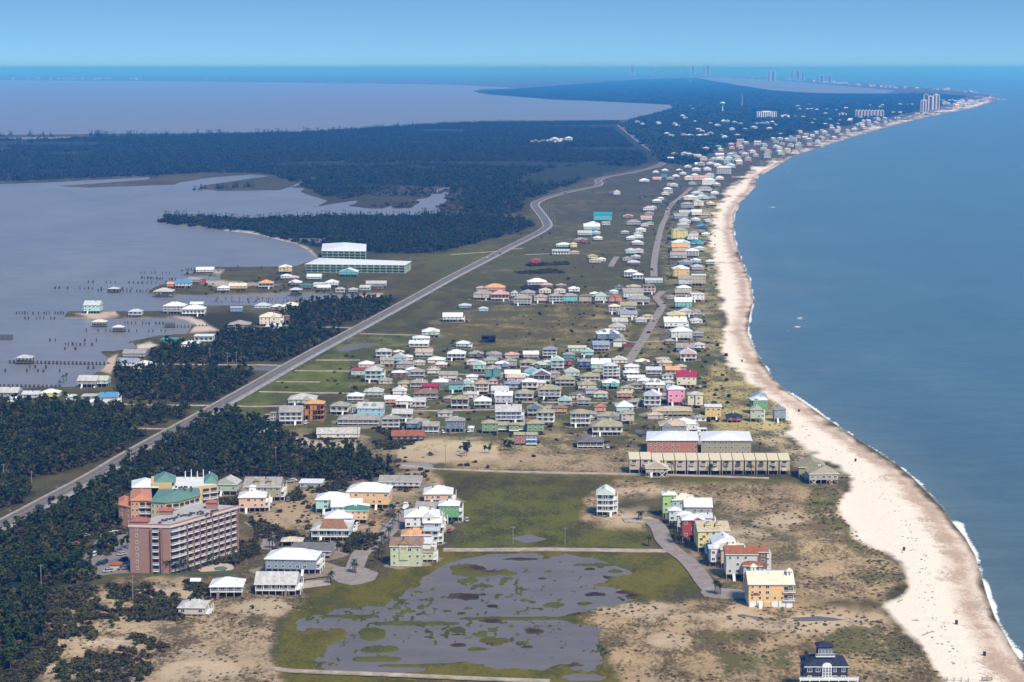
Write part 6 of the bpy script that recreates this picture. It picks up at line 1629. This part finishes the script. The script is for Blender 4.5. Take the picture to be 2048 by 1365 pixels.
palms([(127,764,2),(133,760,2),(120,768,0)], 'at the bay shore by the grey mint house', 'bay palms')
palms([(364,548,0),(375,546,0),(476,540,0),(523,541,0),(418,560,0)], 'on the peninsula by the bay', 'peninsula palms')
# single trees of the middle ground
def lone(px, py, k, label, sc_=.7, nm='pine_tree', cat='tree', group=None, me=None):
    g = G(px, py); T = thing(nm, label, cat, (g[0], g[1], LZ - .2), rnd.uniform(0, 6), group); T.scale = (sc_,) * 3; m = me or pine_me[k % 6]; link('crown', m[0], T); link('trunk', m[1], T)
for i, (x, y, s_) in enumerate([(933,918,.9),(929,912,.6),(936,908,.7),(970,910,.6),(978,910,.6),(1010,904,.7),(1018,902,.6),(920,905,.4),(1022,884,.5)]): lone(x, y, i, 'dark tree on the grassy strip north of the dirt road', s_, group='trees on the grassy strip')
for i, (x, y, s_) in enumerate([(84,1150,.9),(92,1152,1),(100,1150,.9),(108,1154,1),(116,1156,1),(124,1154,.9),(136,1150,.9),(150,1142,.8),(151,1150,1.0),(76,1156,.9),(118,1150,.8)]): lone(x, y, i, 'tall bare-trunked pine in the group left of the car park', s_ * .9, group='pines left of the car park')
for i, (x, y, s_) in enumerate([(198,1100,.7),(206,1104,.7),(214,1104,.8),(224,1106,.8),(235,1108,.8),(244,1104,.6),(256,1100,.7)]): lone(x, y, i, 'dark tree in the middle of the car park', s_, group='car park trees')
rust = (pine_meshes_r := [MB()],)
cr = shrub_mb(777, 5, 4.2, 160, .5).mesh('crown', RUSTL); tr_ = MB(); tr_.cyl(0, 0, 0, 2.2, .2, .14, 5); tr_ = tr_.mesh('trunk', BARK)
lone(150, 1098, 0, 'rust-orange tree at the left end of the car park', 1.2, me=(cr, tr_)); lone(217, 1098, 0, 'small rust-orange tree among the dark car park trees', .7, me=(cr, tr_))
for i, (x, y, s_) in enumerate([(143,1104,.8),(138,1108,.7),(236,1228,.7),(243,1224,.6),(220,1256,.5),(224,1262,.4),(118,1348,.5),(505,1223,.35),(283,1240,.9)]): lone(x, y, i, 'bright green tree amid the dark scrub at the left', s_, nm='broadleaf_tree', group='bright green trees at the left', me=bright_me[i % 2])
for i, (x, y, s_) in enumerate([(460,830,.7),(470,832,.7),(452,829,.6),(480,836,.6),(470,822,.5),(622,930,.8),(38,1005,.9),(48,1008,.8),(60,992,.6)]): lone(x, y, i, 'round dark tree beside the highway verge', s_, group='trees by the highway verge')
# ---------------------------------------------------------------- cars, boat
CARC = {'dark blue': (.02, .035, .09), 'white': (.75, .75, .74), 'silver': (.42, .43, .44), 'black': (.02, .02, .022), 'red': (.35, .03, .03), 'grey': (.18, .18, .19)}
TYRE = paint('tyre_rubber', (.02, .02, .02), .9); CARP = {k: paint(k.replace(' ', '_') + '_car_paint', v, .3, .05, 1, None, .5) for k, v in CARC.items()}
def car_meshes(kind):
    b = MB(); L = 2.35; w = .92
    prof = [(-L, .45), (-L, .95), (-L + .9, 1.05), (L - .2, 1.08), (L, .9), (L, .4)]
    n = len(b.v)
    for y in (-w, w): b.v += [(x, y, z) for x, z in prof]
    k = len(prof); b.f.append(tuple(range(k))); b.f.append(tuple(reversed(range(k, 2 * k)))); b.m += [0, 0]
    for i in range(k): j = (i + 1) % k; b.f.append((i, i + k, j + k, j)); b.m.append(0)
    c = MB(); x0, x1 = {'car': (-1.0, 1.6), 'suv': (-1.1, 2.2), 'pickup': (-1.1, .5)}[kind]; zt = 1.75 if kind != 'car' else 1.5
    lo = [(x0 - .35, -.85, 1.04), (x1 + .2, -.85, 1.04), (x1 + .2, .85, 1.04), (x0 - .35, .85, 1.04)]; hi = [(x0 + .2, -.7, zt), (x1 - .1, -.7, zt), (x1 - .1, .7, zt), (x0 + .2, .7, zt)]
    for i in range(4): j = (i + 1) % 4; c.poly([lo[i], lo[j], hi[j], hi[i]])
    rf = MB(); rf.box(x0 + .15, x1 - .05, -.72, .72, zt, zt + .06)
    wl_ = MB(); a = 10
    for y in (-.12, .12): wl_.v += [(.36 * math.cos(2 * math.pi * i / a), y, .36 * math.sin(2 * math.pi * i / a)) for i in range(a)]
    for i in range(a): wl_.f.append((i, (i + 1) % a, a + (i + 1) % a, a + i)); wl_.m.append(0)
    wl_.f += [tuple(reversed(range(a))), tuple(range(a, 2 * a))]; wl_.m += [0, 0]
    return b, c, rf, wl_.mesh('wheel', TYRE)
CM = {k: car_meshes(k) for k in ('car', 'suv', 'pickup')}; _cm = {}
def car(px, py, colr, kind, rz, label, z=.35, group=None):
    g = G(px, py); T = thing('parked_car' if group else 'car', label, kind if kind != 'suv' else 'car', (g[0], g[1], LZ + z), rz, group)
    k = (colr, kind)
    if k not in _cm: b, c, rf, wm_ = CM[kind]; _cm[k] = (b.mesh('body', CARP[colr]), c.mesh('cabin_windows', GLASS), rf.mesh('roof_panel', CARP[colr]), wm_)
    m = _cm[k]; link('body', m[0], T); link('cabin_windows', m[1], T); link('roof_panel', m[2], T)
    for x in (-1.45, 1.45):
        for y in (-.84, .84): link('wheel', m[3], T, (x, y, .36))
hd = math.atan2(*(np.array(G(190, 950)[:2]) - np.array(G(0, 1050)[:2]))[::-1])
car(77, 1017, 'dark blue', 'suv', hd + math.pi, 'dark blue car driving on the highway at the left edge')
car(1130, 388, 'black', 'suv', .3, 'dark vehicle on the far curve of the highway'); car(975, 517, 'white', 'car', 1.3, 'white car on the middle stretch of the highway'); car(985, 514, 'grey', 'suv', 1.3, 'grey vehicle following the white car on the highway'); car(1000, 509, 'black', 'suv', 1.3, 'dark vehicle ahead of the two others on the highway')
PKG = 'cars in the parking lot of the pink block'
for px, py, c, k, rz, lb in [(172,1076,'silver','pickup',.2,'silver pickup at the far left of the car park'),(189,1113,'white','suv',1.5,'white car in the middle row of the car park'),(191,1107,'dark blue','suv',1.4,'dark blue car behind the white one in the middle row'),(164,1137,'white','car',.5,'white car alone at the near left of the car park'),(199,1131,'dark blue','car',1.3,'dark blue car left of two others in the near row'),(209,1129,'dark blue','suv',1.3,'dark blue car right of its twin in the near row'),(216,1146,'silver','suv',.4,'silver car at the near edge beside the red hut'),(247,1124,'black','suv',.9,'black car at the foot of the pink block'),(243,1112,'silver','car',.8,'silver car among trees near the pink block'),(228,1070,'white','suv',.1,'white car in the far row by the hedge'),(236,1069,'grey','car',.1,'grey car in the far row by the hedge'),(252,1138,'silver','car',.3,'silver car at the near right corner of the lot'),(244,1141,'grey','suv',.3,'grey car beside the silver one in the near corner'),(222,1071,'silver','car',.1,'silver car leftmost in the far row')]:
    car(px, py, c, k, rz, lb, .32, PKG)
car(651, 972, 'white', 'pickup', .1, 'white pickup near the flat white-roofed house'); car(580, 966, 'silver', 'suv', .3, 'silver car behind the olive house'); car(585, 964, 'white', 'car', .3, 'white car beside the silver one behind the olive house')
car(955, 788, 'silver', 'car', .2, 'silver car under the golden house'); car(963, 789, 'black', 'suv', .2, 'black car under the golden house'); car(795, 925, 'black', 'suv', .3, 'black car at the end of the pale lane'); car(697, 637 + 50, 'grey', 'car', 1, 'grey car beside the flooded verge')
g = G(217, 1143); T = thing('picnic_hut', 'small hut with a red roof in the car park', 'hut', (g[0] + 3, g[1] + 3, LZ + .3)); mb = MB(); mb.box(-2.6, 2.6, -2, 2, 0, 2.4); mb.obj('wall', wmat('beige'), T); roof_mb('hip', -2.6, 2.6, -2, 2, 2.4, 1.4).obj('roof', rmat('rust'), T)
g = G(812, 1019); T = thing('motor_boat', 'white motor boat parked on land behind the village road', 'boat', (g[0], g[1], LZ + .3), 1.4)
mb = MB(); st_ = [(-4, 1.3, 1.3), (0, 1.4, 1.4), (2.5, 1.0, 1.6), (4.2, .08, 1.9)]
for i in range(3):
    (xa, wa, za), (xb, wb, zb) = st_[i], st_[i + 1]
    mb.poly([(xa, -wa, za), (xa, 0, .4), (xb, 0, .4 + (i == 2) * .9), (xb, -wb, zb)]); mb.poly([(xa, wa, za), (xb, wb, zb), (xb, 0, .4 + (i == 2) * .9), (xa, 0, .4)]); mb.poly([(xa, -wa, za), (xb, -wb, zb), (xb, wb, zb), (xa, wa, za)])
mb.poly([(-4, -1.3, 1.3), (-4, 1.3, 1.3), (-4, 0, .4)]); mb.obj('hull', TRIM, T); mb = MB(); mb.box(-1.2, 1.2, -.9, .9, 1.41, 2.6); mb.obj('cabin', TRIM, T); mb = MB(); mb.box(-1.6, 1.0, -1.1, 1.1, 3.3, 3.4)
for x in (-1.4, .8):
    for y in (-1, 1): mb.box(x - .05, x + .05, y - .05, y + .05, 1.4, 3.3)
mb.obj('hard_top', TRIM, T)
# ---------------------------------------------------------------- utility poles
def pole(x, y, z, label, H=11.5, group='utility poles along the highway', rz=0, arm=True, thick=.17):
    T = thing('utility_pole', label, 'utility pole', (x, y, z), rz, group); T['category'] = 'utility pole'; link('shaft', pole_me(H, thick), T)
    if arm: link('crossarm', arm_me, T, (0, 0, H - .9))
_pl = {}
def pole_me(H, t):
    if (H, t) not in _pl: mb = MB(); mb.cyl(0, 0, 0, H, t * 1.15, t * .8, 6); _pl[(H, t)] = mb.mesh('shaft', PILE)
    return _pl[(H, t)]
mb = MB(); mb.box(-1.2, 1.2, -.08, .08, 0, .18); arm_me = mb.mesh('crossarm', PILE)
acc = 0
for i in range(1, len(hw)):
    c0, c1 = hw[i - 1], hw[i]; L = np.linalg.norm(c1 - c0); acc += L
    if acc > 52 and c1[1] < 4300:
        acc = 0; t_ = (c1 - c0) / L; nrm = np.array((t_[1], -t_[0])); p = c1 + nrm * 12; px, py = PXn(p[0], p[1])
        pole(p[0], p[1], LZ, 'wooden utility pole on the right side of the highway', rz=math.atan2(nrm[1], nrm[0]))
for px, py, H, lb in [(266,1203,12,'pale pole standing in the dark scrub before the pink block'),(83,1186,13,'pole amid the pines at the lower left'),(8,970,12,'pole at the far left edge by the highway grove'),(64,985,12,'pole by the clearing left of the highway'),(552,930,11,'pole in the wood above the olive house'),(703,905,10,'pole in front of the long cream house'),(715,882,12,'pole at the right end of the long cream house'),(891,933,13,'pole beside the pale lane before the grassy strip'),(994,892,12,'pole before the red and blue house'),(1236,947,14,'tall pole left of the tan attached row'),(1444,830,12,'street lamp pole beside the flat-roofed yellow house'),(544,640,13,'pole by the cream bay house'),(420,726,12,'pole in the wood above the side road'),(455,735,12,'pole beside the side road near the dark wood'),(473,734,12,'pole right of the other two on the side road'),(282,768,10,'pole in the dark wood above the long side road'),(1130,1090,9,'pole right of centre on the causeway'),(1026,1088,9,'pole left of centre on the causeway')]:
    g = G(px, py); pole(g[0], g[1], LZ, lb, H, group='scattered poles')
# ---------------------------------------------------------------- piers and posts in the bay
DPILE = paint('dark_wet_piling', (.07, .06, .05), .9, .3, 2); _dp = {}
def dpile(h, r):
    k = (round(h * 2) / 2, r)
    if k not in _dp: mb = MB(); mb.box(-r, r, -r, r, 0, k[0]); _dp[k] = mb.mesh('piling', DPILE)
    return _dp[k]
def pier(p0, p1, label, deck=True, sp=3.2, gap=.0, rows_=2, w=1.8, H=1.6, cat='pier'):
    a, b = np.array(G(*p0, 0)[:2]), np.array(G(*p1, 0)[:2]); L = np.linalg.norm(b - a); t_ = (b - a) / L; rz = math.atan2(t_[1], t_[0]); T = thing('pier' if deck else 'ruined_pier', label, cat, (a[0], a[1], 0), rz)
    n = int(L / sp); r = random.Random(int(p0[0] * 3 + p0[1]))
    for i in range(n + 1):
        if r.random() < gap: continue
        for k in range(rows_):
            if not deck and r.random() < .3: continue
            h_ = H + (r.uniform(.2, .9) if not deck else .5); m = dpile(h_ + 1.3, .36); link('piling', m, T, (i * sp + r.uniform(-.2, .2), (k - .5) * w, -1.0))
    if deck:
        mb = MB(); mb.box(0, L, -w / 2, w / 2, H - .15, H); mb.obj('deck', WOOD, T)
    return T
def pavilion(px, yb, w, h, roofc, label, walls=False):
    s = scale_at(px, yb, 0); g = G(px, yb, 0); W = w / s; T_ = h / s; D = W * .7; T = thing('boathouse', label, 'boathouse', (g[0], g[1] + D / 2, 0)); hh = T_ - 1.6
    mb = MB(); mb.box(-W / 2 - .8, W / 2 + .8, -D / 2 - .8, D / 2 + .8, 1.35, 1.6); mb.obj('deck', WOOD, T)
    if roofc: roof_mb('hip', -W / 2, W / 2, -D / 2, D / 2, 1.6 + hh * .6, hh * .4, .8).obj('roof', roofc, T)
    else: mb = MB(); mb.box(-W / 2, W / 2, -D / 2, D / 2, 1.6 + hh * .9, 1.6 + hh); mb.obj('roof_frame', WOOD, T)
    n = 5
    for i in range(n):
        for y in (-D / 2 + .2, D / 2 - .2): link('piling', dpile(2.6 + hh * .62, .24), T, (-W / 2 + .2 + (W - .4) * i / (n - 1), y, -1.0))
pavilion(198, 655, 26, 15, rmat('cream'), 'boathouse with cream hip roof in the water left of its smaller neighbour'); pavilion(236, 665, 20, 14, rmat('cream'), 'smaller boathouse with pale roof in the water right of the cream one')
pavilion(227, 586, 20, 11, rmat('silver'), 'boathouse with flat pale roof out among the post rows'); pavilion(48, 729, 30, 18, rmat('pale grey'), 'boathouse with grey hip roof at the outer end of the long pier'); pavilion(339, 656, 18, 12, None, 'open square roofless boathouse frame on the pier by the small beach')
pier((20, 727), (222, 731), 'long decked pier leading from the shore to the grey-roofed boathouse'); pier((348, 656), (418, 655), 'short decked pier between roofless frame and small beach')
pier((0, 774), (120, 776), 'decked pier along the shore at the left edge', H=1.2); pier((372, 541), (600, 536), 'long pier running along the shore before the green condominiums', w=2.4)
for p0, p1, lb, sp, gp in [((33,629),(128,629),'double row of tall pier posts left of the narrow spit',2.6,.1),((50,639),(124,639),'thin row of posts just below the narrow spit',3.4,.4),((110,578),(300,581),'scattered row of posts left of the peninsula tip',4.6,.3),((168,566),(330,568),'upper row of leaning posts off the peninsula',5,.25),((190,583),(300,585),'cluster of posts around the flat-roofed boathouse',3.5,.3),((278,557),(350,561),'row of posts left of the white long house',4,.2),((282,548),(352,547),'short row of posts at the outer tip',4,.2),((250,649),(330,650),'row of posts right of the cream boathouse',3.2,.3),((165,664),(226,663),'low row of posts left of the smaller boathouse',3.4,.3),((250,664),(345,665),'row of posts right of the smaller boathouse',3.6,.3),((100,690),(205,693),'broken double row of posts off the sand spit',3.4,.35),((100,683),(220,684),'thin distant row of posts off the sand spit',5,.5),((60,737),(190,739),'thin row of posts just below the long pier',4.2,.4),((0,744),(125,745),'row of low posts above the left shore',4.2,.35),((130,700),(200,702),'row of posts ending at the rust-coloured beach',4.6,.4)]:
    pier(p0, p1, lb, False, sp, gp, cat='ruined pier')
r = random.Random(5); T = None; g = G(5, 681, 0); T = thing('ruined_dock', 'cluster of tall dock posts at the left frame edge', 'ruined dock', (g[0], g[1], 0))
for k in range(12): link('piling', dpile(5.6, .3), T, (-3 + (k % 6) * 2.1, (k // 6) * 4, -1))
g = G(500, 600, 0); T = thing('mooring_posts', 'many crossed mooring posts standing in the canal', 'mooring posts', (g[0], g[1], 0))
for k in range(90):
    px, py = r.uniform(430, 660), r.uniform(596, 607); q = G(px, py, 0); o_ = link('post', dpile(2.8, .28), T, (q[0] - g[0], q[1] - g[1], -1)); o_.rotation_euler = (r.uniform(-.3, .3), r.uniform(-.3, .3), 0)
# ---------------------------------------------------------------- boardwalks over the dunes, sand fence, things on the sand
def boardwalk(p0, p1, label, w=1.8, H=1.2):
    a, b = np.array(G(*p0)[:2]), np.array(G(*p1)[:2]); L = np.linalg.norm(b - a); t_ = (b - a) / L; T = thing('boardwalk', label, 'boardwalk', (a[0], a[1], LZ), math.atan2(t_[1], t_[0])); mb = MB(); mb.box(0, L, -w / 2, w / 2, H - .15, H); mb.obj('deck', WOOD, T)
    rl = railing_mb(0, L, -w / 2 + .06, H, .9, step=2.4, r=.07).obj('railing', WOOD, T)
    for i in range(int(L / 3) + 1):
        for k in (-.5, .5): link('piling', pile_mesh(1.9, .14), T, (min(L, i * 3 + .1), k * w * .9, -.7))
for p0, p1, lb in [((1388,665),(1453,666),'long dark boardwalk reaching onto the sand below the white beachfront house'),((1390,683),(1438,690),'grey boardwalk below the longer dark one'),((1383,622),(1446,624),'boardwalk beside the turquoise beachfront house'),((1392,527),(1450,527),'boardwalk by the small pavilion on the beach'),((1398,602),(1452,602),'boardwalk below the white flat-roofed beach house'),((1388,582),(1440,586),'boardwalk through the green dune behind the tan house'),((1395,468),(1428,469),'short boardwalk below the royal blue house'),((1566,846),(1582,848),'short walkway at the foot of the blue-grey beach house')]: boardwalk(p0, p1, lb)
boardwalk((1676, 957), (1700, 956), 'small dark boardwalk and steps right of the tan beach duplexes', 3, 1.6)
house(1421, 530, 18, 11, 'turquoise', 'white', 'hip', '', 'p', label='small open green and white pavilion out on the sand', catg='pavilion', name='beach_pavilion', group=None)
a, b = G(1712, 1352), G(1960, 1366); T = thing('sand_fence', 'line of dark sand fence posts at the lower right', 'fence', (a[0], a[1], LZ), math.atan2(b[1] - a[1], b[0] - a[0])); L = math.hypot(b[0] - a[0], b[1] - a[1])
for i in range(int(L / 2.6)): link('post', pile_mesh(1.7, .09), T, (i * 2.6, 0, -.1))
for zz in (.5, 1.1): mb = MB(); mb.box(0, L, -.03, .03, zz, zz + .06); mb.obj('rail', WOOD, T)
g = G(1974, 1362); T = thing('wood_pallet_fence', 'short section of dark wooden fencing on the sand at the bottom', 'fence', (g[0], g[1], LZ))
for k in range(4): mb = MB(); mb.box(-2, 2, -.05, .05, .2 + k * .35, .4 + k * .35); mb.obj('rail', WOOD, T)
for x in (-1.9, 0, 1.9): link('post', pile_mesh(1.9, .1), T, (x, .15, -.1))
BIN = paint('dark_plastic', (.03, .03, .035), .6)
def bin_(px, py, lb):
    g = G(px, py); T = thing('trash_bin', lb, 'bin', (g[0], g[1], ground_z(g[0], g[1]) - .05)); mb = MB(); mb.cyl(0, 0, 0, 1.2, .42, .5, 10); mb.obj('barrel', BIN, T); mb = MB(); mb.cyl(0, 0, 1.2, 1.3, .54, .45, 10); mb.obj('lid', BIN, T); T.scale = (1.3,) * 3
for px, py, lb in [(1808,1101,'dark barrel standing alone in the middle of the wide beach'),(1913,1247,'dark barrel on the beach near the cusped sand'),(1969,1309,'dark barrel nearest the camera on the beach'),(1711,923,'dark barrel on the beach right of the duplexes'),(1598,822,'dark barrel on the sand right of the beach trio'),(1484,723,'dark barrel beside the narrow upper beach'),(1429,731,'dark barrel at the sandy track end')]: bin_(px, py, lb)
def driftlog(px, py, L, rz, lb):
    g = G(px, py); T = thing('driftwood_beam', lb, 'driftwood', (g[0], g[1], ground_z(g[0], g[1])), rz); mb = MB(); mb.bar((-L / 2, 0, .12), (L / 2, 0, .16), .18); mb.obj('beam', PILE, T); mb = MB(); mb.bar((0, 0, .2), (.5, .5, .8), .09); mb.obj('broken_branch', PILE, T)
driftlog(1785, 1114, 3.6, .5, 'short grey beam lying left of the lone barrel'); driftlog(1618, 872, 4, .9, 'grey beam lying on the beach below the beach trio'); driftlog(1855, 1268, 8, .8, 'long pale beam on the beach near the bottom'); driftlog(1805, 1106, 1.6, 1.4, 'short dark post fallen by the lone barrel'); driftlog(1800, 1203, 5, .9, 'grey plank where the dune path meets the beach'); driftlog(1830, 1242, 3, -.4, 'short plank on the open beach below the dune path')
pts = []
for k in range(260):
    y = r.uniform(500, 1340); xx = float(np.interp(-y, [-q[1] for q in GULF[1:44]], [q[0] for q in GULF[1:44]])); s = scale_at(xx, y); px = xx - (22 + abs(r.gauss(0, 5))) * s * (1 if y > 700 else .8); g = G(px, y); pts.append((g[0], g[1], ground_z(g[0], g[1]) + .02, r.uniform(.15, .6)))
wr = MB(); wr.box(-.8, .8, -.5, .5, 0, .25); wr.box(-.2, 1.2, .3, .6, 0, .2); scatter('beach_wrack', pts, [wr.mesh('wrack', paint('dark_seaweed', (.06, .045, .03), .9))])
# metal containers and small sheds
def boxy(px, yb, wm_, hm_, dm, col_, lb, nm='storage_container', cat='container'):
    g = G(px, yb); T = thing(nm, lb, cat, (g[0], g[1] + dm / 2, LZ)); mb = MB(); mb.box(-wm_ / 2, wm_ / 2, -dm / 2, dm / 2, 0, hm_); mb.obj('body', wmat(col_), T)
    mb = MB()
    for k in range(int(wm_ / .8)): mb.box(-wm_ / 2 + .3 + k * .8, -wm_ / 2 + .5 + k * .8, -dm / 2 - .06, -dm / 2 - .002, .1, hm_ - .1)
    mb.obj('ribs', wmat(col_), T); mb = MB(); mb.box(wm_ / 2 + .002, wm_ / 2 + .06, -dm / 2 + .1, dm / 2 - .1, .1, hm_ - .1); mb.obj('door', DARKIN, T)
boxy(1235, 694, 7, 2.8, 4, 'white', 'white box container beside the sandy road end'); boxy(1257, 694, 8, 2.0, 4, 'maroon', 'maroon skip beside the sandy road'); boxy(407, 567, 4, 4.5, 4, 'red', 'small red shed on the peninsula', 'red_shed', 'shed'); boxy(609, 899, 3.6, 2.6, 3, 'brown', 'tiny kiosk on the sandy slope', 'kiosk', 'kiosk'); boxy(1332, 682, 9, 3, 5, 'brown', 'rust-brown skip left of the white-roofed beachfront house')
g = G(585, 1090); T = thing('gazebo', 'low tan-roofed gazebo by the garden hedge', 'gazebo', (g[0], g[1], LZ)); roof_mb('hip', -5, 5, -3.5, 3.5, 2.4, 1.7).obj('roof', rmat('beige'), T)
for x in (-4.6, 0, 4.6):
    for y in (-3.2, 3.2): link('post', pile_mesh(2.4, .14), T, (x, y, 0))
g = G(392, 1172); T = thing('shed', 'small shed with white roof half hidden in dark scrub', 'shed', (g[0], g[1], LZ)); mb = MB(); mb.box(-1.9, 1.9, -1.5, 1.5, 0, 2.4); mb.obj('wall', wmat('grey'), T); roof_mb('gx', -1.9, 1.9, -1.5, 1.5, 2.4, 1.2).obj('roof', rmat('white'), T)
# the smallest and farthest houses, past what can be told apart singly, joined into one mass
def merge(roots, name, **props):
    V = []; Fc = []; M = []; mats = []; nv = 0
    def walk(o, mat):
        nonlocal nv
        m4 = mat @ mathutils.Matrix.LocRotScale(o.location, o.rotation_euler, o.scale)
        if o.data is not None and hasattr(o.data, 'vertices'):
            me = o.data; k = len(me.vertices); a = np.empty(k * 3); me.vertices.foreach_get('co', a); a = a.reshape(-1, 3); A = np.array(m4); V.append(a @ A[:3, :3].T + A[:3, 3])
            for p in me.polygons:
                mm = me.materials[p.material_index]
                if mm not in mats: mats.append(mm)
                Fc.append(tuple(v + nv for v in p.vertices)); M.append(mats.index(mm))
            nv += k
        for ch in kids.get(o.name, []): walk(ch, m4)
        gone.append(o)
    kids = {}; gone = []
    for o in sc.objects:
        if o.parent is not None: kids.setdefault(o.parent.name, []).append(o)
    for r_ in roots: walk(r_, mathutils.Matrix.Identity(4))
    link(name, new_mesh(name, np.concatenate(V).tolist(), Fc, mats, M), **props)
    bpy.data.batch_remove(gone)
HOUSES.sort(key=lambda h: -h['w'] * h['h']); tail = HOUSES[318:]; HOUSES = HOUSES[:318]
far_big = [T for T in FARH if 0]
merge([h['o'] for h in tail] + FARH, 'far_houses', kind='stuff', label='hundreds of tiny pale houses packed along the far shore and among the far woods', category='houses')
label_houses()
# yards of bare sand round the houses, and the cars that stand on them
mb = MB(); yr = random.Random(17); used = set(); PKC = 'cars parked beside village houses'; vi = 0
for h in HOUSES:
    if not (440 < h['x'] < 1450 and 590 < h['y'] < 1170): continue
    L0 = h['o'].location; s = scale_at(h['x'], h['y']); W = h['w'] / s
    if L0.z > LZ + .6: continue
    n = 14; vi += 1
    mb.poly([(L0.x + math.cos(2 * math.pi * k / n) * W * yr.uniform(.55, .95), L0.y + math.sin(2 * math.pi * k / n) * W * yr.uniform(.5, .9), LZ + .16 + .004 * (vi % 9)) for k in range(n)])
    if yr.random() < .5 and 'short' in h:
        c = yr.choice(['white', 'silver', 'black', 'grey', 'red', 'dark blue', 'white', 'silver']); k = yr.choice(['car', 'suv', 'suv', 'pickup'])
        lb = '%s %s parked at the right side of the %s' % (c, 'pickup' if k == 'pickup' else 'car', h['short'])
        if lb in used: continue
        used.add(lb); px, py = PXn(L0.x + W * .5 + 2.5, L0.y - W * .3); car(px, py, c, k, yr.uniform(1.2, 1.9), lb, .2, PKC)
mb.obj('sandy_yards', paint('trodden_sand', (.26, .215, .15), .95, .35, .35), kind='structure')
for o_ in sc.objects:
    if isinstance(o_.get('label'), str) and len(o_['label'].split()) > 16: o_['label'] = ' '.join(o_['label'].split()[:16])


SL = {'far_forest': 'dark blue hazy forest covering the far peninsula', 'wooded_peninsula': 'wide dark forest between the two bays', 'marsh_thicket': 'brown thickets on the marsh beside the forest creek', 'peninsula_wood': 'dark wood on the narrow spit above the small bay beach', 'shoreline_pines': 'ragged pines standing against the far bay water', 'pine_wood': 'dense dark pine woods on both sides of the highway', 'undergrowth': 'dark brown and green scrub under the pines and on the sand', 'dune_scrub': 'low olive scrub dotted over the sand dunes', 'meadow_scrub': 'scattered dark bushes in the village meadows', 'beach_wrack': 'dark bits of seaweed strewn along the beach', 'haze': 'pale blue haze in the air over the coast'}
for n_, l_ in SL.items():
    if n_ in sc.objects: sc.objects[n_]['label'] = l_
